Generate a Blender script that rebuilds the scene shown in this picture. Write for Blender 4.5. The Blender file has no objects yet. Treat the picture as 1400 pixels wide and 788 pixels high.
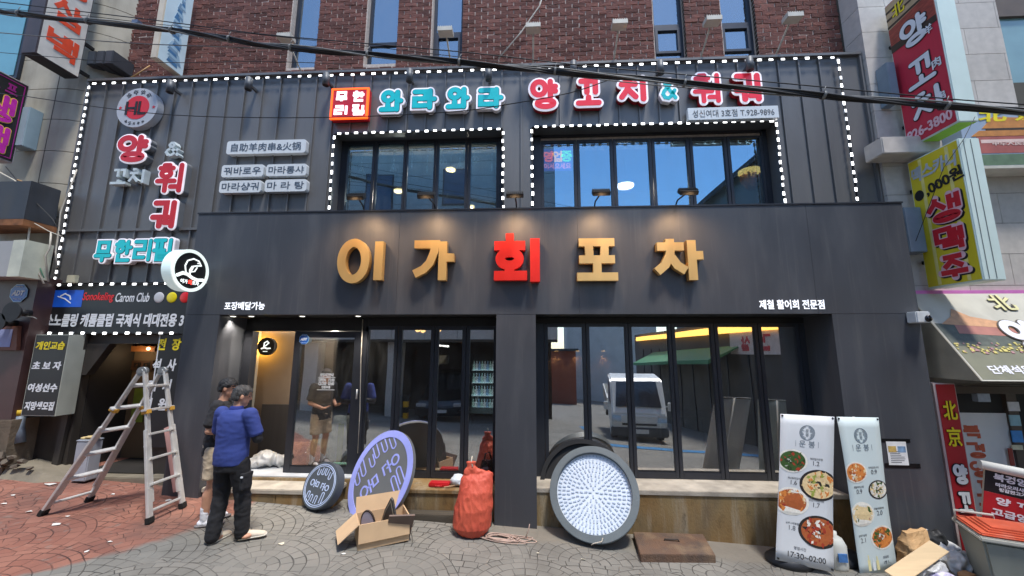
import bpy, bmesh, math, random
from math import pi, sin, cos, radians, sqrt, atan2
from mathutils import Vector, Matrix, Euler, noise as mnoise
random.seed(7)
SC = bpy.context.scene
COL = SC.collection
# ---------------------------------------------------------------- camera
F, PIT, YAW, ROLL = 530.0, 0.156006553, -0.0531132273, 0.0031698682
CAM = Vector((0, -5.5, 2.35))
_f = Vector((sin(YAW)*cos(PIT), cos(YAW)*cos(PIT), sin(PIT)))
_r0 = _f.cross(Vector((0, 0, 1))).normalized()
_u0 = _r0.cross(_f)
_r = cos(ROLL)*_r0 + sin(ROLL)*_u0
_u = -sin(ROLL)*_r0 + cos(ROLL)*_u0
cd = bpy.data.cameras.new('camera'); cam = bpy.data.objects.new('camera', cd); COL.objects.link(cam)
cd.sensor_width = 36; cd.lens = F/1400*36; cd.clip_start = .05; cd.clip_end = 500
m = Matrix.Identity(4)
for i in range(3):
    m[i][0] = _r[i]; m[i][1] = _u[i]; m[i][2] = -_f[i]; m[i][3] = CAM[i]
cam.matrix_world = m
SC.camera = cam
# ---------------------------------------------------------------- sky, sun, exposure
SUN_EL, SUN_AZ = radians(69), radians(30)      # azimuth: turned from -Y (street side) towards +X
sd = Vector((cos(SUN_EL)*sin(SUN_AZ), -cos(SUN_EL)*cos(SUN_AZ), sin(SUN_EL)))
W = bpy.data.worlds.new('World'); SC.world = W; W.use_nodes = True
nt = W.node_tree; nt.nodes.clear()
sky = nt.nodes.new('ShaderNodeTexSky'); sky.sky_type = 'NISHITA'; sky.sun_disc = False
sky.sun_elevation = SUN_EL; sky.sun_rotation = atan2(sd.x, sd.y)
sky.air_density = 1.0; sky.dust_density = 0.3; sky.ozone_density = 2.5
bg = nt.nodes.new('ShaderNodeBackground'); bg.inputs[1].default_value = .15
wo = nt.nodes.new('ShaderNodeOutputWorld')
nt.links.new(sky.outputs[0], bg.inputs[0]); nt.links.new(bg.outputs[0], wo.inputs[0])
sl = bpy.data.lights.new('sun', 'SUN'); sl.energy = 2.0; sl.angle = radians(8.0); sl.color = (1, .97, .93)
so = bpy.data.objects.new('sun', sl); COL.objects.link(so)
so.rotation_euler = sd.to_track_quat('Z', 'Y').to_euler(); so.location = (6, -9, 14)
SC.view_settings.view_transform = 'Standard'; SC.view_settings.look = 'None'
SC.view_settings.exposure = 1.12; SC.view_settings.gamma = 1; SC.view_settings.use_curve_mapping = False
SC.render.engine = 'CYCLES'
SC.cycles.max_bounces = 8; SC.cycles.transparent_max_bounces = 12
SC.cycles.use_denoising = True
SC.cycles.sample_clamp_indirect = 6

# ---------------------------------------------------------------- helpers
def ray(px, py):
    return _r*((px-700)/F) + _u*(-(py-394)/F) + _f
def P(px, py, Y=0.0):
    d = ray(px, py); return CAM + d*((Y-CAM.y)/d.y)
def PX(px, py, X):
    d = ray(px, py); return CAM + d*((X-CAM.x)/d.x)
def PZ(px, py, Z):
    d = ray(px, py); return CAM + d*((Z-CAM.z)/d.z)
GS, GZ0 = -.058, .03
def gz(x, y):
    return GZ0 + GS*x - max(0.0, min(2.2, (-3.2-y)*.10))
def G(px, py):
    d = ray(px, py); t = (GZ0+GS*CAM.x-CAM.z)/(d.z-GS*d.x); return CAM + d*t

def s2l(c):
    return tuple(((v/12.92) if v <= .04045 else ((v+.055)/1.055)**2.4) for v in c)
def rgb(r, g, b):
    return s2l((r/255, g/255, b/255))

MATS = {}
def mat(name, col, rough=.55, metal=0.0, var=.12, scale=6.0, bump=0.0, bscale=60.0, emit=None, estr=0.0,
        island=0.0, stretch=(1, 1, 1), spec=.5, trans=0.0, col2=None, dirt=0.0, dirtcol=(.09, .075, .055)):
    """procedural surface: base colour broken up by noise, optional grime, bump and per-piece variation"""
    if name in MATS: return MATS[name]
    mt = bpy.data.materials.new(name); mt.use_nodes = True; MATS[name] = mt
    n = mt.node_tree.nodes; l = mt.node_tree.links
    b = n['Principled BSDF']
    b.inputs['Roughness'].default_value = rough; b.inputs['Metallic'].default_value = metal
    b.inputs['Specular IOR Level'].default_value = spec
    tc = n.new('ShaderNodeTexCoord'); mp = n.new('ShaderNodeMapping'); mp.inputs['Scale'].default_value = stretch
    l.new(tc.outputs['Object'], mp.inputs[0])
    ns = n.new('ShaderNodeTexNoise'); ns.inputs['Scale'].default_value = scale; ns.inputs['Detail'].default_value = 6
    l.new(mp.outputs[0], ns.inputs['Vector'])
    mx = n.new('ShaderNodeMix'); mx.data_type = 'RGBA'
    lo = tuple(max(0, v*(1-var)) for v in col); hi = tuple(min(1, v*(1+var)) for v in (col2 or col))
    if col2: lo = col
    mx.inputs[6].default_value = (*lo, 1); mx.inputs[7].default_value = (*hi, 1)
    rp = n.new('ShaderNodeMapRange'); rp.inputs[1].default_value = .3; rp.inputs[2].default_value = .7
    l.new(ns.outputs[0], rp.inputs[0]); l.new(rp.outputs[0], mx.inputs[0])
    out = mx.outputs[2]
    if island:
        gi = n.new('ShaderNodeNewGeometry'); hs = n.new('ShaderNodeHueSaturation')
        mr = n.new('ShaderNodeMapRange'); mr.inputs[3].default_value = 1-island; mr.inputs[4].default_value = 1+island
        l.new(gi.outputs['Random Per Island'], mr.inputs[0]); l.new(mr.outputs[0], hs.inputs['Value'])
        l.new(out, hs.inputs['Color']); out = hs.outputs[0]
    if dirt:
        n2 = n.new('ShaderNodeTexNoise'); n2.inputs['Scale'].default_value = 1.7; n2.inputs['Detail'].default_value = 8
        mp2 = n.new('ShaderNodeMapping'); mp2.inputs['Scale'].default_value = (2.2, 2.2, .5)
        l.new(tc.outputs['Object'], mp2.inputs[0]); l.new(mp2.outputs[0], n2.inputs['Vector'])
        r2 = n.new('ShaderNodeMapRange'); r2.inputs[1].default_value = .5; r2.inputs[2].default_value = .75; r2.inputs[4].default_value = dirt
        m2 = n.new('ShaderNodeMix'); m2.data_type = 'RGBA'; m2.inputs[7].default_value = (*dirtcol, 1)
        l.new(n2.outputs[0], r2.inputs[0]); l.new(r2.outputs[0], m2.inputs[0]); l.new(out, m2.inputs[6]); out = m2.outputs[2]
    l.new(out, b.inputs['Base Color'])
    rv = n.new('ShaderNodeMapRange'); rv.inputs[3].default_value = max(.02, rough-.08); rv.inputs[4].default_value = min(1, rough+.1)
    l.new(ns.outputs[0], rv.inputs[0]); l.new(rv.outputs[0], b.inputs['Roughness'])
    if bump:
        nb = n.new('ShaderNodeTexNoise'); nb.inputs['Scale'].default_value = bscale; nb.inputs['Detail'].default_value = 4
        l.new(mp.outputs[0], nb.inputs['Vector'])
        bp = n.new('ShaderNodeBump'); bp.inputs['Strength'].default_value = bump; bp.inputs['Distance'].default_value = .02
        l.new(nb.outputs[0], bp.inputs['Height']); l.new(bp.outputs[0], b.inputs['Normal'])
    if emit:
        b.inputs['Emission Color'].default_value = (*emit, 1); b.inputs['Emission Strength'].default_value = estr
    if trans:
        b.inputs['Transmission Weight'].default_value = trans
    return mt

def glass(name, tint=(.75, .8, .8), refl=.12, blend=.3, rough=0.0, rcol=(1, 1, 1), wavy=0.0):
    if name in MATS: return MATS[name]
    mt = bpy.data.materials.new(name); mt.use_nodes = True; MATS[name] = mt
    n = mt.node_tree.nodes; l = mt.node_tree.links; n.clear()
    o = n.new('ShaderNodeOutputMaterial'); t = n.new('ShaderNodeBsdfTransparent'); g = n.new('ShaderNodeBsdfGlossy')
    t.inputs[0].default_value = (*tint, 1); g.inputs['Roughness'].default_value = rough; g.inputs['Color'].default_value = (*rcol, 1)
    fr = n.new('ShaderNodeLayerWeight'); fr.inputs[0].default_value = blend
    mr = n.new('ShaderNodeMapRange'); mr.inputs[3].default_value = refl; mr.inputs[4].default_value = 1
    mx = n.new('ShaderNodeMixShader')
    l.new(fr.outputs['Fresnel'], mr.inputs[0]); l.new(mr.outputs[0], mx.inputs[0])
    l.new(t.outputs[0], mx.inputs[1]); l.new(g.outputs[0], mx.inputs[2])
    # a thin uneven film of dust
    td = n.new('ShaderNodeTexCoord'); md = n.new('ShaderNodeMapping'); md.inputs['Scale'].default_value = (3, 3, .8); l.new(td.outputs['Object'], md.inputs[0])
    nd = n.new('ShaderNodeTexNoise'); nd.inputs['Scale'].default_value = 2.2; nd.inputs['Detail'].default_value = 8; nd.inputs['Roughness'].default_value = .7; l.new(md.outputs[0], nd.inputs['Vector'])
    rd_ = n.new('ShaderNodeMapRange'); rd_.inputs[1].default_value = .4; rd_.inputs[2].default_value = .8; rd_.inputs[3].default_value = .012; rd_.inputs[4].default_value = .10; l.new(nd.outputs[0], rd_.inputs[0])
    df = n.new('ShaderNodeBsdfDiffuse'); df.inputs[0].default_value = (.42, .42, .41, 1)
    m2 = n.new('ShaderNodeMixShader'); l.new(rd_.outputs[0], m2.inputs[0]); l.new(mx.outputs[0], m2.inputs[1]); l.new(df.outputs[0], m2.inputs[2]); l.new(m2.outputs[0], o.inputs[0])
    if wavy:
        nb = n.new('ShaderNodeTexNoise'); nb.inputs['Scale'].default_value = 1.6; nb.inputs['Detail'].default_value = 0
        tc = n.new('ShaderNodeTexCoord'); l.new(tc.outputs['Object'], nb.inputs['Vector'])
        bp = n.new('ShaderNodeBump'); bp.inputs['Strength'].default_value = wavy; bp.inputs['Distance'].default_value = .02
        l.new(nb.outputs[0], bp.inputs['Height']); l.new(bp.outputs[0], g.inputs['Normal'])
    return mt

def emis(name, col, s=1.0):
    return mat(name, tuple(min(1, v) for v in col), rough=.5, var=.02, emit=col, estr=s)

def wpos(o):
    v = Vector((0, 0, 0))
    while o is not None:
        v += o.location; o = o.parent
    return v

class MB:
    def __init__(s): s.v = []; s.f = []; s.mi = []; s.sm = []
    def add(s, vs, fs, mi=0, smooth=False, M=None):
        o = len(s.v)
        for p in vs:
            p = Vector(p)
            s.v.append(M @ p if M is not None else p)
        for f in fs:
            s.f.append([i+o for i in f]); s.mi.append(mi); s.sm.append(smooth)
        return s
    def box(s, x0, x1, y0, y1, z0, z1, mi=0, M=None):
        if x1 < x0: x0, x1 = x1, x0
        if y1 < y0: y0, y1 = y1, y0
        if z1 < z0: z0, z1 = z1, z0
        return s.add([(x0,y0,z0),(x1,y0,z0),(x1,y1,z0),(x0,y1,z0),(x0,y0,z1),(x1,y0,z1),(x1,y1,z1),(x0,y1,z1)],
              [(0,3,2,1),(4,5,6,7),(0,1,5,4),(1,2,6,5),(2,3,7,6),(3,0,4,7)], mi, False, M)
    def beam(s, a, b, w, h, up=(0, 0, 1), mi=0):
        a, b = Vector(a), Vector(b); d = b-a; L = d.length; d.normalize()
        x = d.cross(Vector(up)); x = x.normalized() if x.length > 1e-5 else Vector((1, 0, 0)); z = x.cross(d)
        M = Matrix((( x.x, d.x, z.x, a.x),(x.y, d.y, z.y, a.y),(x.z, d.z, z.z, a.z),(0,0,0,1)))
        return s.box(-w/2, w/2, 0, L, -h/2, h/2, mi, M)
    def tube(s, pts, r, n=8, mi=0, cap=True, M=None):
        pts = [Vector(p) for p in pts]; vs = []; fs = []
        rr = r if isinstance(r, (list, tuple)) else [r]*len(pts)
        pu = None
        for i, p in enumerate(pts):
            d = (pts[min(i+1, len(pts)-1)]-pts[max(i-1, 0)])
            d = d.normalized() if d.length > 1e-9 else Vector((0, 0, 1))
            if pu is None:
                pu = d.orthogonal().normalized()
            pu = (pu-d*pu.dot(d)); pu = pu.normalized() if pu.length > 1e-6 else d.orthogonal().normalized()
            q = d.cross(pu)
            for k in range(n):
                a = 2*pi*k/n
                vs.append(p+(pu*cos(a)+q*sin(a))*rr[i])
        for i in range(len(pts)-1):
            for k in range(n):
                fs.append((i*n+k, i*n+(k+1) % n, (i+1)*n+(k+1) % n, (i+1)*n+k))
        s.add(vs, fs, mi, True, M)
        if cap:
            o = len(s.v)-len(vs)
            s.f.append([o+k for k in range(n)][::-1]); s.mi.append(mi); s.sm.append(False)
            s.f.append([o+(len(pts)-1)*n+k for k in range(n)]); s.mi.append(mi); s.sm.append(False)
        return s
    def cyl(s, a, b, r, r1=None, n=20, mi=0, cap=True, M=None):
        return s.tube([a, b], [r, r if r1 is None else r1], n, mi, cap, M)
    def prism(s, poly, y0, y1, mi=0, M=None):
        """polygon in XZ (counter-clockwise seen from -Y) pushed from y0 (front) back to y1"""
        n = len(poly)
        vs = [(x, y0, z) for x, z in poly]+[(x, y1, z) for x, z in poly]
        fs = [tuple(range(n)), tuple(range(2*n-1, n-1, -1))]+[(i, i+n, (i+1) % n+n, (i+1) % n) for i in range(n)]
        return s.add(vs, fs, mi, False, M)
    def ring(s, cx, cz, r0, r1, y0, y1, n=40, mi=0, ax=1.0, az=1.0, M=None):
        vs = []
        for k in range(n):
            a = 2*pi*k/n
            for r, y in ((r0, y0), (r1, y0), (r1, y1), (r0, y1)):
                vs.append((cx+cos(a)*r*ax, y, cz+sin(a)*r*az))
        fs = []
        for k in range(n):
            a, b = k*4, ((k+1) % n)*4
            for q in range(4):
                fs.append((a+q, a+(q+1) % 4, b+(q+1) % 4, b+q))
        return s.add(vs, fs, mi, False, M)
    def disc(s, cx, cz, r, y0, y1, n=48, mi=0, ax=1.0, az=1.0, M=None):
        return s.prism([(cx+cos(2*pi*k/n)*r*ax, cz+sin(2*pi*k/n)*r*az) for k in range(n)], y0, y1, mi, M)
    def ell(s, c, r, n=14, m_=9, mi=0, M=None):
        vs = [(c[0], c[1], c[2]+r[2])]; fs = []
        for i in range(1, m_):
            t = pi*i/m_
            for k in range(n):
                a = 2*pi*k/n; vs.append((c[0]+r[0]*sin(t)*cos(a), c[1]+r[1]*sin(t)*sin(a), c[2]+r[2]*cos(t)))
        vs.append((c[0], c[1], c[2]-r[2])); e = len(vs)-1
        for k in range(n):
            fs.append((0, 1+k, 1+(k+1) % n)); fs.append((e, e-n+(k+1) % n, e-n+k))
        for i in range(m_-2):
            for k in range(n):
                fs.append((1+i*n+k, 1+(i+1)*n+k, 1+(i+1)*n+(k+1) % n, 1+i*n+(k+1) % n))
        return s.add(vs, fs, mi, True, M)
    def loft(s, rings, n=18, mi=0, cap=True, M=None):
        """rings: (centre, rx, ry, frame or None) stacked; each an ellipse in the frame's x/y"""
        vs = []; fs = []
        for c, rx, ry, fr in rings:
            fr = fr or Matrix.Identity(3)
            for k in range(n):
                a = 2*pi*k/n; vs.append(Vector(c)+fr @ Vector((rx*cos(a), ry*sin(a), 0)))
        for i in range(len(rings)-1):
            for k in range(n):
                fs.append((i*n+k, i*n+(k+1) % n, (i+1)*n+(k+1) % n, (i+1)*n+k))
        s.add(vs, fs, mi, True, M)
        if cap:
            o = len(s.v)-len(vs)
            s.f.append([o+k for k in range(n)][::-1]); s.mi.append(mi); s.sm.append(True)
            s.f.append([o+(len(rings)-1)*n+k for k in range(n)]); s.mi.append(mi); s.sm.append(True)
        return s
    def build(s, name, mats, parent=None, local=False, bevel=0.0, label=None):
        me = bpy.data.meshes.new(name)
        off = Vector((0, 0, 0))
        if parent is not None and not local: off = wpos(parent)
        me.from_pydata([tuple(v-off) for v in s.v], [], s.f)
        if not isinstance(mats, (list, tuple)): mats = [mats]
        for mm in mats: me.materials.append(mm)
        me.polygons.foreach_set('material_index', s.mi)
        me.polygons.foreach_set('use_smooth', s.sm)
        bm = bmesh.new(); bm.from_mesh(me); bmesh.ops.recalc_face_normals(bm, faces=bm.faces)
        if bevel:
            bmesh.ops.bevel(bm, geom=[e for e in bm.edges if len(e.link_faces) == 2 and e.calc_face_angle(0) > .6], offset=bevel, segments=2, affect='EDGES', clamp_overlap=True)
        bm.to_mesh(me); bm.free()
        me.update()
        o = bpy.data.objects.new(name, me); COL.objects.link(o)
        if parent is not None: o.parent = parent
        if label: o['label'] = label
        return o

def tag(o, label, cat, group=None, kind=None):
    o['label'] = label; o['category'] = cat
    if group: o['group'] = group
    if kind: o['kind'] = kind
    return o
def thing(name, label, cat, loc=(0, 0, 0), rot=(0, 0, 0), group=None):
    o = bpy.data.objects.new(name, None); COL.objects.link(o); o.empty_display_size = .1
    o.location = loc; o.rotation_euler = rot
    return tag(o, label, cat, group)
def struct(o):
    o['kind'] = 'structure'; return o
def dup(src, loc, rot=None, label=None):
    r = src.copy(); COL.objects.link(r); r.location = loc
    if rot is not None: r.rotation_euler = rot
    if label: r['label'] = label
    for ch in list(src.children):
        c = ch.copy(); COL.objects.link(c); c.parent = r
        for g2 in list(ch.children):
            d = g2.copy(); COL.objects.link(d); d.parent = c
    return r

# ---- written characters ------------------------------------------------
_TX = {}
def txt(body, w=None, h=None, off=0.0, ext=.004, shear=0.0, space=1.0):
    """typeset text as a solid in XZ, front towards -Y, centred on its own box; fitted to w and/or h"""
    key = (body, off, shear, space)
    if key not in _TX:
        c = bpy.data.curves.new('lettering', 'FONT'); c.body = body; c.offset = off; c.shear = shear
        c.space_character = space; c.resolution_u = 3; c.align_x = 'CENTER'
        o = bpy.data.objects.new('lettering', c); COL.objects.link(o)
        dg = bpy.context.evaluated_depsgraph_get()
        me = bpy.data.meshes.new_from_object(o.evaluated_get(dg))
        vs = [(v.co.x, v.co.y) for v in me.vertices]; fs = [tuple(p.vertices) for p in me.polygons]
        bpy.data.objects.remove(o); bpy.data.curves.remove(c); bpy.data.meshes.remove(me)
        x0 = min(v[0] for v in vs); x1 = max(v[0] for v in vs); y0 = min(v[1] for v in vs); y1 = max(v[1] for v in vs)
        _TX[key] = ([(x-(x0+x1)/2, y-(y0+y1)/2) for x, y in vs], fs, x1-x0, y1-y0)
    vs, fs, tw, th = _TX[key]
    if w is not None and h is not None: sx, sy = w/tw, h/th
    elif w is not None: sx = sy = w/tw
    else: sx = sy = h/th
    # open edges get side walls
    cnt = {}
    for f in fs:
        for i in range(len(f)):
            a, b = f[i], f[(i+1) % len(f)]
            if (b, a) in cnt: del cnt[(b, a)]
            else: cnt[(a, b)] = 1
    n = len(vs)
    V = [(x*sx, -ext, y*sy) for x, y in vs]+[(x*sx, 0, y*sy) for x, y in vs]
    Fc = list(fs)+[(a, a+n, b+n, b) for a, b in cnt]
    return V, Fc
def put_text(mb, body, cx, cz, y, w=None, h=None, mi=0, rot=0.0, M=None, **k):
    V, Fc = txt(body, w, h, **k)
    R = Matrix.Translation((cx, y, cz)) @ Matrix.Rotation(-rot, 4, 'Y')
    if M is not None: R = M @ R
    mb.add(V, Fc, mi, False, R)

CHO = ['ㄱ','ㄲ','ㄴ','ㄷ','ㄸ','ㄹ','ㅁ','ㅂ','ㅃ','ㅅ','ㅆ','ㅇ','ㅈ','ㅉ','ㅊ','ㅋ','ㅌ','ㅍ','ㅎ']
JUNG = ['ㅏ','ㅐ','ㅑ','ㅒ','ㅓ','ㅔ','ㅕ','ㅖ','ㅗ','ㅗㅏ','ㅗㅐ','ㅗㅣ','ㅛ','ㅜ','ㅜㅓ','ㅜㅔ','ㅜㅣ','ㅠ','ㅡ','ㅡㅣ','ㅣ']
JONG = ['','ㄱ','ㄲ','ㄳ','ㄴ','ㄵ','ㄶ','ㄷ','ㄹ','ㄺ','ㄻ','ㄼ','ㄽ','ㄾ','ㄿ','ㅀ','ㅁ','ㅂ','ㅄ','ㅅ','ㅆ','ㅇ','ㅈ','ㅊ','ㅋ','ㅌ','ㅍ','ㅎ']
def circ(cx, cy, rx, ry, n=24):
    return [(cx+rx*cos(2*pi*k/n+pi/2), cy+ry*sin(2*pi*k/n+pi/2)) for k in range(n)]+['c']
CONS = {
 'ㄱ': [[(0,1),(1,1),(1,0)]], 'ㄱv': [[(0,1),(.95,1),(.9,.62),(.62,.28),(.05,0)]],
 'ㄲ': [[(0,1),(.4,1),(.4,0)], [(.6,1),(1,1),(1,0)]],
 'ㄴ': [[(0,1),(0,0),(1,0)]], 'ㄷ': [[(1,1),(0,1),(0,0),(1,0)]],
 'ㄹ': [[(0,1),(1,1),(1,.5),(0,.5),(0,0),(1,0)]],
 'ㅁ': [[(0,0),(0,1),(1,1),(1,0),'c']], 'ㅂ': [[(0,1),(0,0),(1,0),(1,1)], [(0,.5),(1,.5)]],
 'ㅅ': [[(.5,1),(.42,.6),(0,0)], [(.47,.65),(1,0)]],
 'ㅇ': [circ(.5,.5,.5,.5)],
 'ㅈ': [[(0,1),(1,1)], [(.5,1),(.42,.6),(0,0)], [(.46,.6),(1,0)]],
 'ㅊ': [[(.3,1.08),(.7,1.08)], [(0,.76),(1,.76)], [(.5,.76),(.42,.45),(0,0)], [(.46,.45),(1,0)]],
 'ㅋ': [[(0,1),(1,1),(1,0)], [(0,.5),(1,.5)]], 'ㅌ': [[(1,1),(0,1),(0,0),(1,0)], [(0,.5),(1,.5)]],
 'ㅍ': [[(0,1),(1,1)], [(0,0),(1,0)], [(.28,1),(.28,0)], [(.72,1),(.72,0)]],
 'ㅎ': [[(.3,1.02),(.7,1.02)], [(0,.76),(1,.76)], circ(.5,.26,.36,.28)],
}
VERT = {'ㅏ': [[(.3,1),(.3,0)], [(.3,.5),(1,.5)]], 'ㅑ': [[(.3,1),(.3,0)], [(.3,.67),(1,.67)], [(.3,.36),(1,.36)]],
 'ㅓ': [[(.8,1),(.8,0)], [(0,.5),(.8,.5)]], 'ㅕ': [[(.8,1),(.8,0)], [(0,.67),(.8,.67)], [(0,.36),(.8,.36)]],
 'ㅣ': [[(.6,1),(.6,0)]], 'ㅐ': [[(.15,1),(.15,0)], [(.15,.5),(.9,.5)], [(.9,1),(.9,0)]],
 'ㅔ': [[(.4,1),(.4,0)], [(-.1,.5),(.4,.5)], [(.95,1),(.95,0)]]}
HOR = {'ㅗ': [[(.5,1),(.5,0)], [(0,0),(1,0)]], 'ㅛ': [[(.3,1),(.3,0)], [(.7,1),(.7,0)], [(0,0),(1,0)]],
 'ㅜ': [[(0,1),(1,1)], [(.5,1),(.5,0)]], 'ㅠ': [[(0,1),(1,1)], [(.3,1),(.3,0)], [(.7,1),(.7,0)]], 'ㅡ': [[(0,.6),(1,.6)]]}
def _place(strokes, x0, x1, y0, y1):
    return [[(p if p == 'c' else (x0+p[0]*(x1-x0), y0+p[1]*(y1-y0))) for p in st] for st in strokes]
def hangul(ch):
    """one syllable as centre-line strokes inside a unit square"""
    k = ord(ch)-0xAC00
    c, v, t = CHO[k//588], JUNG[(k % 588)//28], JONG[k % 28]
    y0 = .40 if t else 0.0
    out = []
    vv = v[-1] if v[-1] in VERT else None
    hv = v[0] if v[0] in HOR else None
    if hv and vv:
        if hv == 'ㅜ' and vv == 'ㅓ':
            out += _place(CONS[c], .06, .58, .56, 1.0) + [[(0, .38), (.70, .38)], [(.34, .38), (.34, 0)], [(.94, 1), (.94, 0)], [(.58, .15), (.94, .15)]]
        else:
            out += _place(CONS[c], .08, .58, y0+(1-y0)*.52, 1.0) + _place(HOR[hv], .0, .66, y0+.02, y0+(1-y0)*.30) + _place(VERT[vv], .74, 1.0, y0*.9, 1.0)
    elif hv:
        out += _place(CONS[c], .15, .85, y0+(1-y0)*.50, 1.0) + _place(HOR[hv], .0, 1.0, y0+.02 if not t else y0+.04, y0+(1-y0)*.27)
    else:
        cc = c+'v' if c+'v' in CONS and not t else c
        out += _place(CONS[cc], .0, .56, y0+(1-y0)*.12, .96 if not t else 1.0) + _place(VERT[vv], .68, 1.0, y0*.96, 1.0)
    if t:
        out += _place(CONS[t], .2, .92, 0.0, .26 if t != 'ㄹ' else .3)
    return out
def ribbon(mb, st, r, y0, y1, mi, rnd, M, k):
    closed = st[-1] == 'c'; pts = [Vector((p[0], p[1])) for p in st if p != 'c']
    n = len(pts); L = []; Rr = []
    for i in range(n):
        a = pts[i-1] if (closed or i > 0) else None
        b = pts[(i+1) % n] if (closed or i < n-1) else None
        d1 = (pts[i]-a).normalized() if a is not None else None
        d2 = (b-pts[i]).normalized() if b is not None else None
        d1 = d1 or d2; d2 = d2 or d1
        n1 = Vector((-d1.y, d1.x)); n2 = Vector((-d2.y, d2.x))
        mm = (n1+n2); mm = mm.normalized() if mm.length > 1e-4 else n1
        sc = r/max(.45, mm.dot(n1))
        L.append(pts[i]+mm*sc); Rr.append(pts[i]-mm*sc)
    y0 = y0-k*.0007
    segs = n if closed else n-1
    vs = []; fs = []
    for i in range(n):
        vs += [(L[i].x, y0, L[i].y), (Rr[i].x, y0, Rr[i].y), (Rr[i].x, y1, Rr[i].y), (L[i].x, y1, L[i].y)]
    for i in range(segs):
        a, b = 4*i, 4*((i+1) % n)
        for q in range(4):
            fs.append((a+q, b+q, b+(q+1) % 4, a+(q+1) % 4))
    if not closed: fs += [(0, 1, 2, 3), (4*n-1, 4*n-2, 4*n-3, 4*n-4)]
    mb.add(vs, fs, mi, False, M)
    if rnd and not closed:
        for i, p in enumerate(pts):
            if i in (0, n-1) or rnd == 2:
                mb.disc(p.x, p.y, r*.999, y0-.0002*(i+1), y1, 16, mi, 1, 1, M)
def glyph(mb, strokes, x0, x1, z0, z1, r, y0, y1, mi=0, rnd=2, M=None, grow=0.0, cond=None):
    """fit centre-line strokes to a box so that strokes of half-width r end at its edges"""
    P_ = [p for st in strokes for p in st if p != 'c']
    ax, bx = min(p[0] for p in P_), max(p[0] for p in P_); az, bz = min(p[1] for p in P_), max(p[1] for p in P_)
    sx = (x1-x0-2*r)/max(bx-ax, 1e-6); sz = (z1-z0-2*r)/max(bz-az, 1e-6)
    for k, st in enumerate(strokes):
        q = [(p if p == 'c' else (x0+r+(p[0]-ax)*sx, z0+r+(p[1]-az)*sz)) for p in st]
        ribbon(mb, q, r+grow, y0, y1, mi, rnd, M, k)
def word(mb, s, x0, x1, z0, z1, r, y0, y1, mi=0, rnd=0, M=None, gap=.18, grow=0.0, vertical=False):
    n = len(s)
    if vertical:
        ch = (z1-z0)/(n+gap*(n-1))
        for i, c in enumerate(s):
            if c == ' ': continue
            t = z1-i*ch*(1+gap); glyph(mb, hangul(c), x0, x1, t-ch, t, r, y0, y1, mi, rnd, M, grow)
        return
    cw = (x1-x0)/(n+gap*(n-1))
    for i, c in enumerate(s):
        if c == ' ': continue
        a = x0+i*cw*(1+gap)
        if 0xAC00 <= ord(c) <= 0xD7A3: glyph(mb, hangul(c), a, a+cw, z0, z1, r, y0, y1, mi, rnd, M, grow)
        else: put_text(mb, c, a+cw/2, (z0+z1)/2, y1, h=(z1-z0)*.95, mi=mi, M=M, off=.02, ext=abs(y1-y0))
# ---------------------------------------------------------------- materials
ANTH = mat('anthracite panel', rgb(70, 72, 77), .46, 0.1, .12, 1.6, .04, 140, stretch=(1, 1, .35), dirt=.28, dirtcol=rgb(112, 112, 112))
ANTH2 = mat('dark clad metal', rgb(106, 105, 104), .42, .2, .12, 2.0, .05, 60, stretch=(1, 1, .2), dirt=.22, dirtcol=rgb(120, 116, 110))
FRAME = mat('dark aluminium frame', rgb(52, 54, 60), .42, .3, .06, 9)
BLACK = mat('black', rgb(24, 24, 25), .6, 0, .2, 5)
WHITEP = mat('white plate', rgb(212, 216, 216), .45, 0, .04, 8)
WHITEL = mat('white letter', rgb(225, 228, 230), .5, 0, .03, 8)
GREYT = mat('grey print', rgb(90, 92, 95), .6, 0, .05, 8)
INK = mat('black ink', rgb(20, 20, 22), .5, 0, .05, 8)
REDL = mat('red acrylic', rgb(205, 24, 34), .35, 0, .06, 7, spec=.5)
TEAL = mat('teal acrylic', rgb(0, 178, 184), .35, 0, .06, 7, emit=rgb(0, 178, 184), estr=.10)
WHITEA = mat('white acrylic', rgb(236, 232, 234), .35, 0, .03, 7)
WHITEB = mat('lit white border', rgb(236, 230, 236), .35, 0, .03, 7, emit=(1, .95, 1), estr=.16)
SIDEG = mat('letter return', rgb(120, 122, 124), .5, .2, .1, 9)
DARKT = mat('dark outline', rgb(18, 70, 78), .5, 0, .05, 9)
GOLD = mat('brushed gold', rgb(228, 184, 114), .34, .55, .10, 3, .03, 200, stretch=(1, 1, .1))
GOLDS = mat('gold return', rgb(150, 100, 40), .4, .7, .1, 5)
REDM = mat('red sign paint', rgb(214, 34, 18), .4, 0, .06, 5)
LED = emis('led module', (1, 1, 1), 2.6)
CABLE = mat('black cable', rgb(22, 22, 24), .6, 0, .2, 12)
GCABLE = mat('grey cable', rgb(120, 120, 116), .6, 0, .2, 12)
WCABLE = mat('pale cable', rgb(186, 178, 162), .6, 0, .2, 12)
ALU = mat('aluminium', rgb(212, 211, 208), .38, .4, .1, 10, .03, 90)
CONC = mat('stained concrete', rgb(126, 117, 100), .85, 0, .18, 3, .25, 40, dirt=.35)

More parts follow.
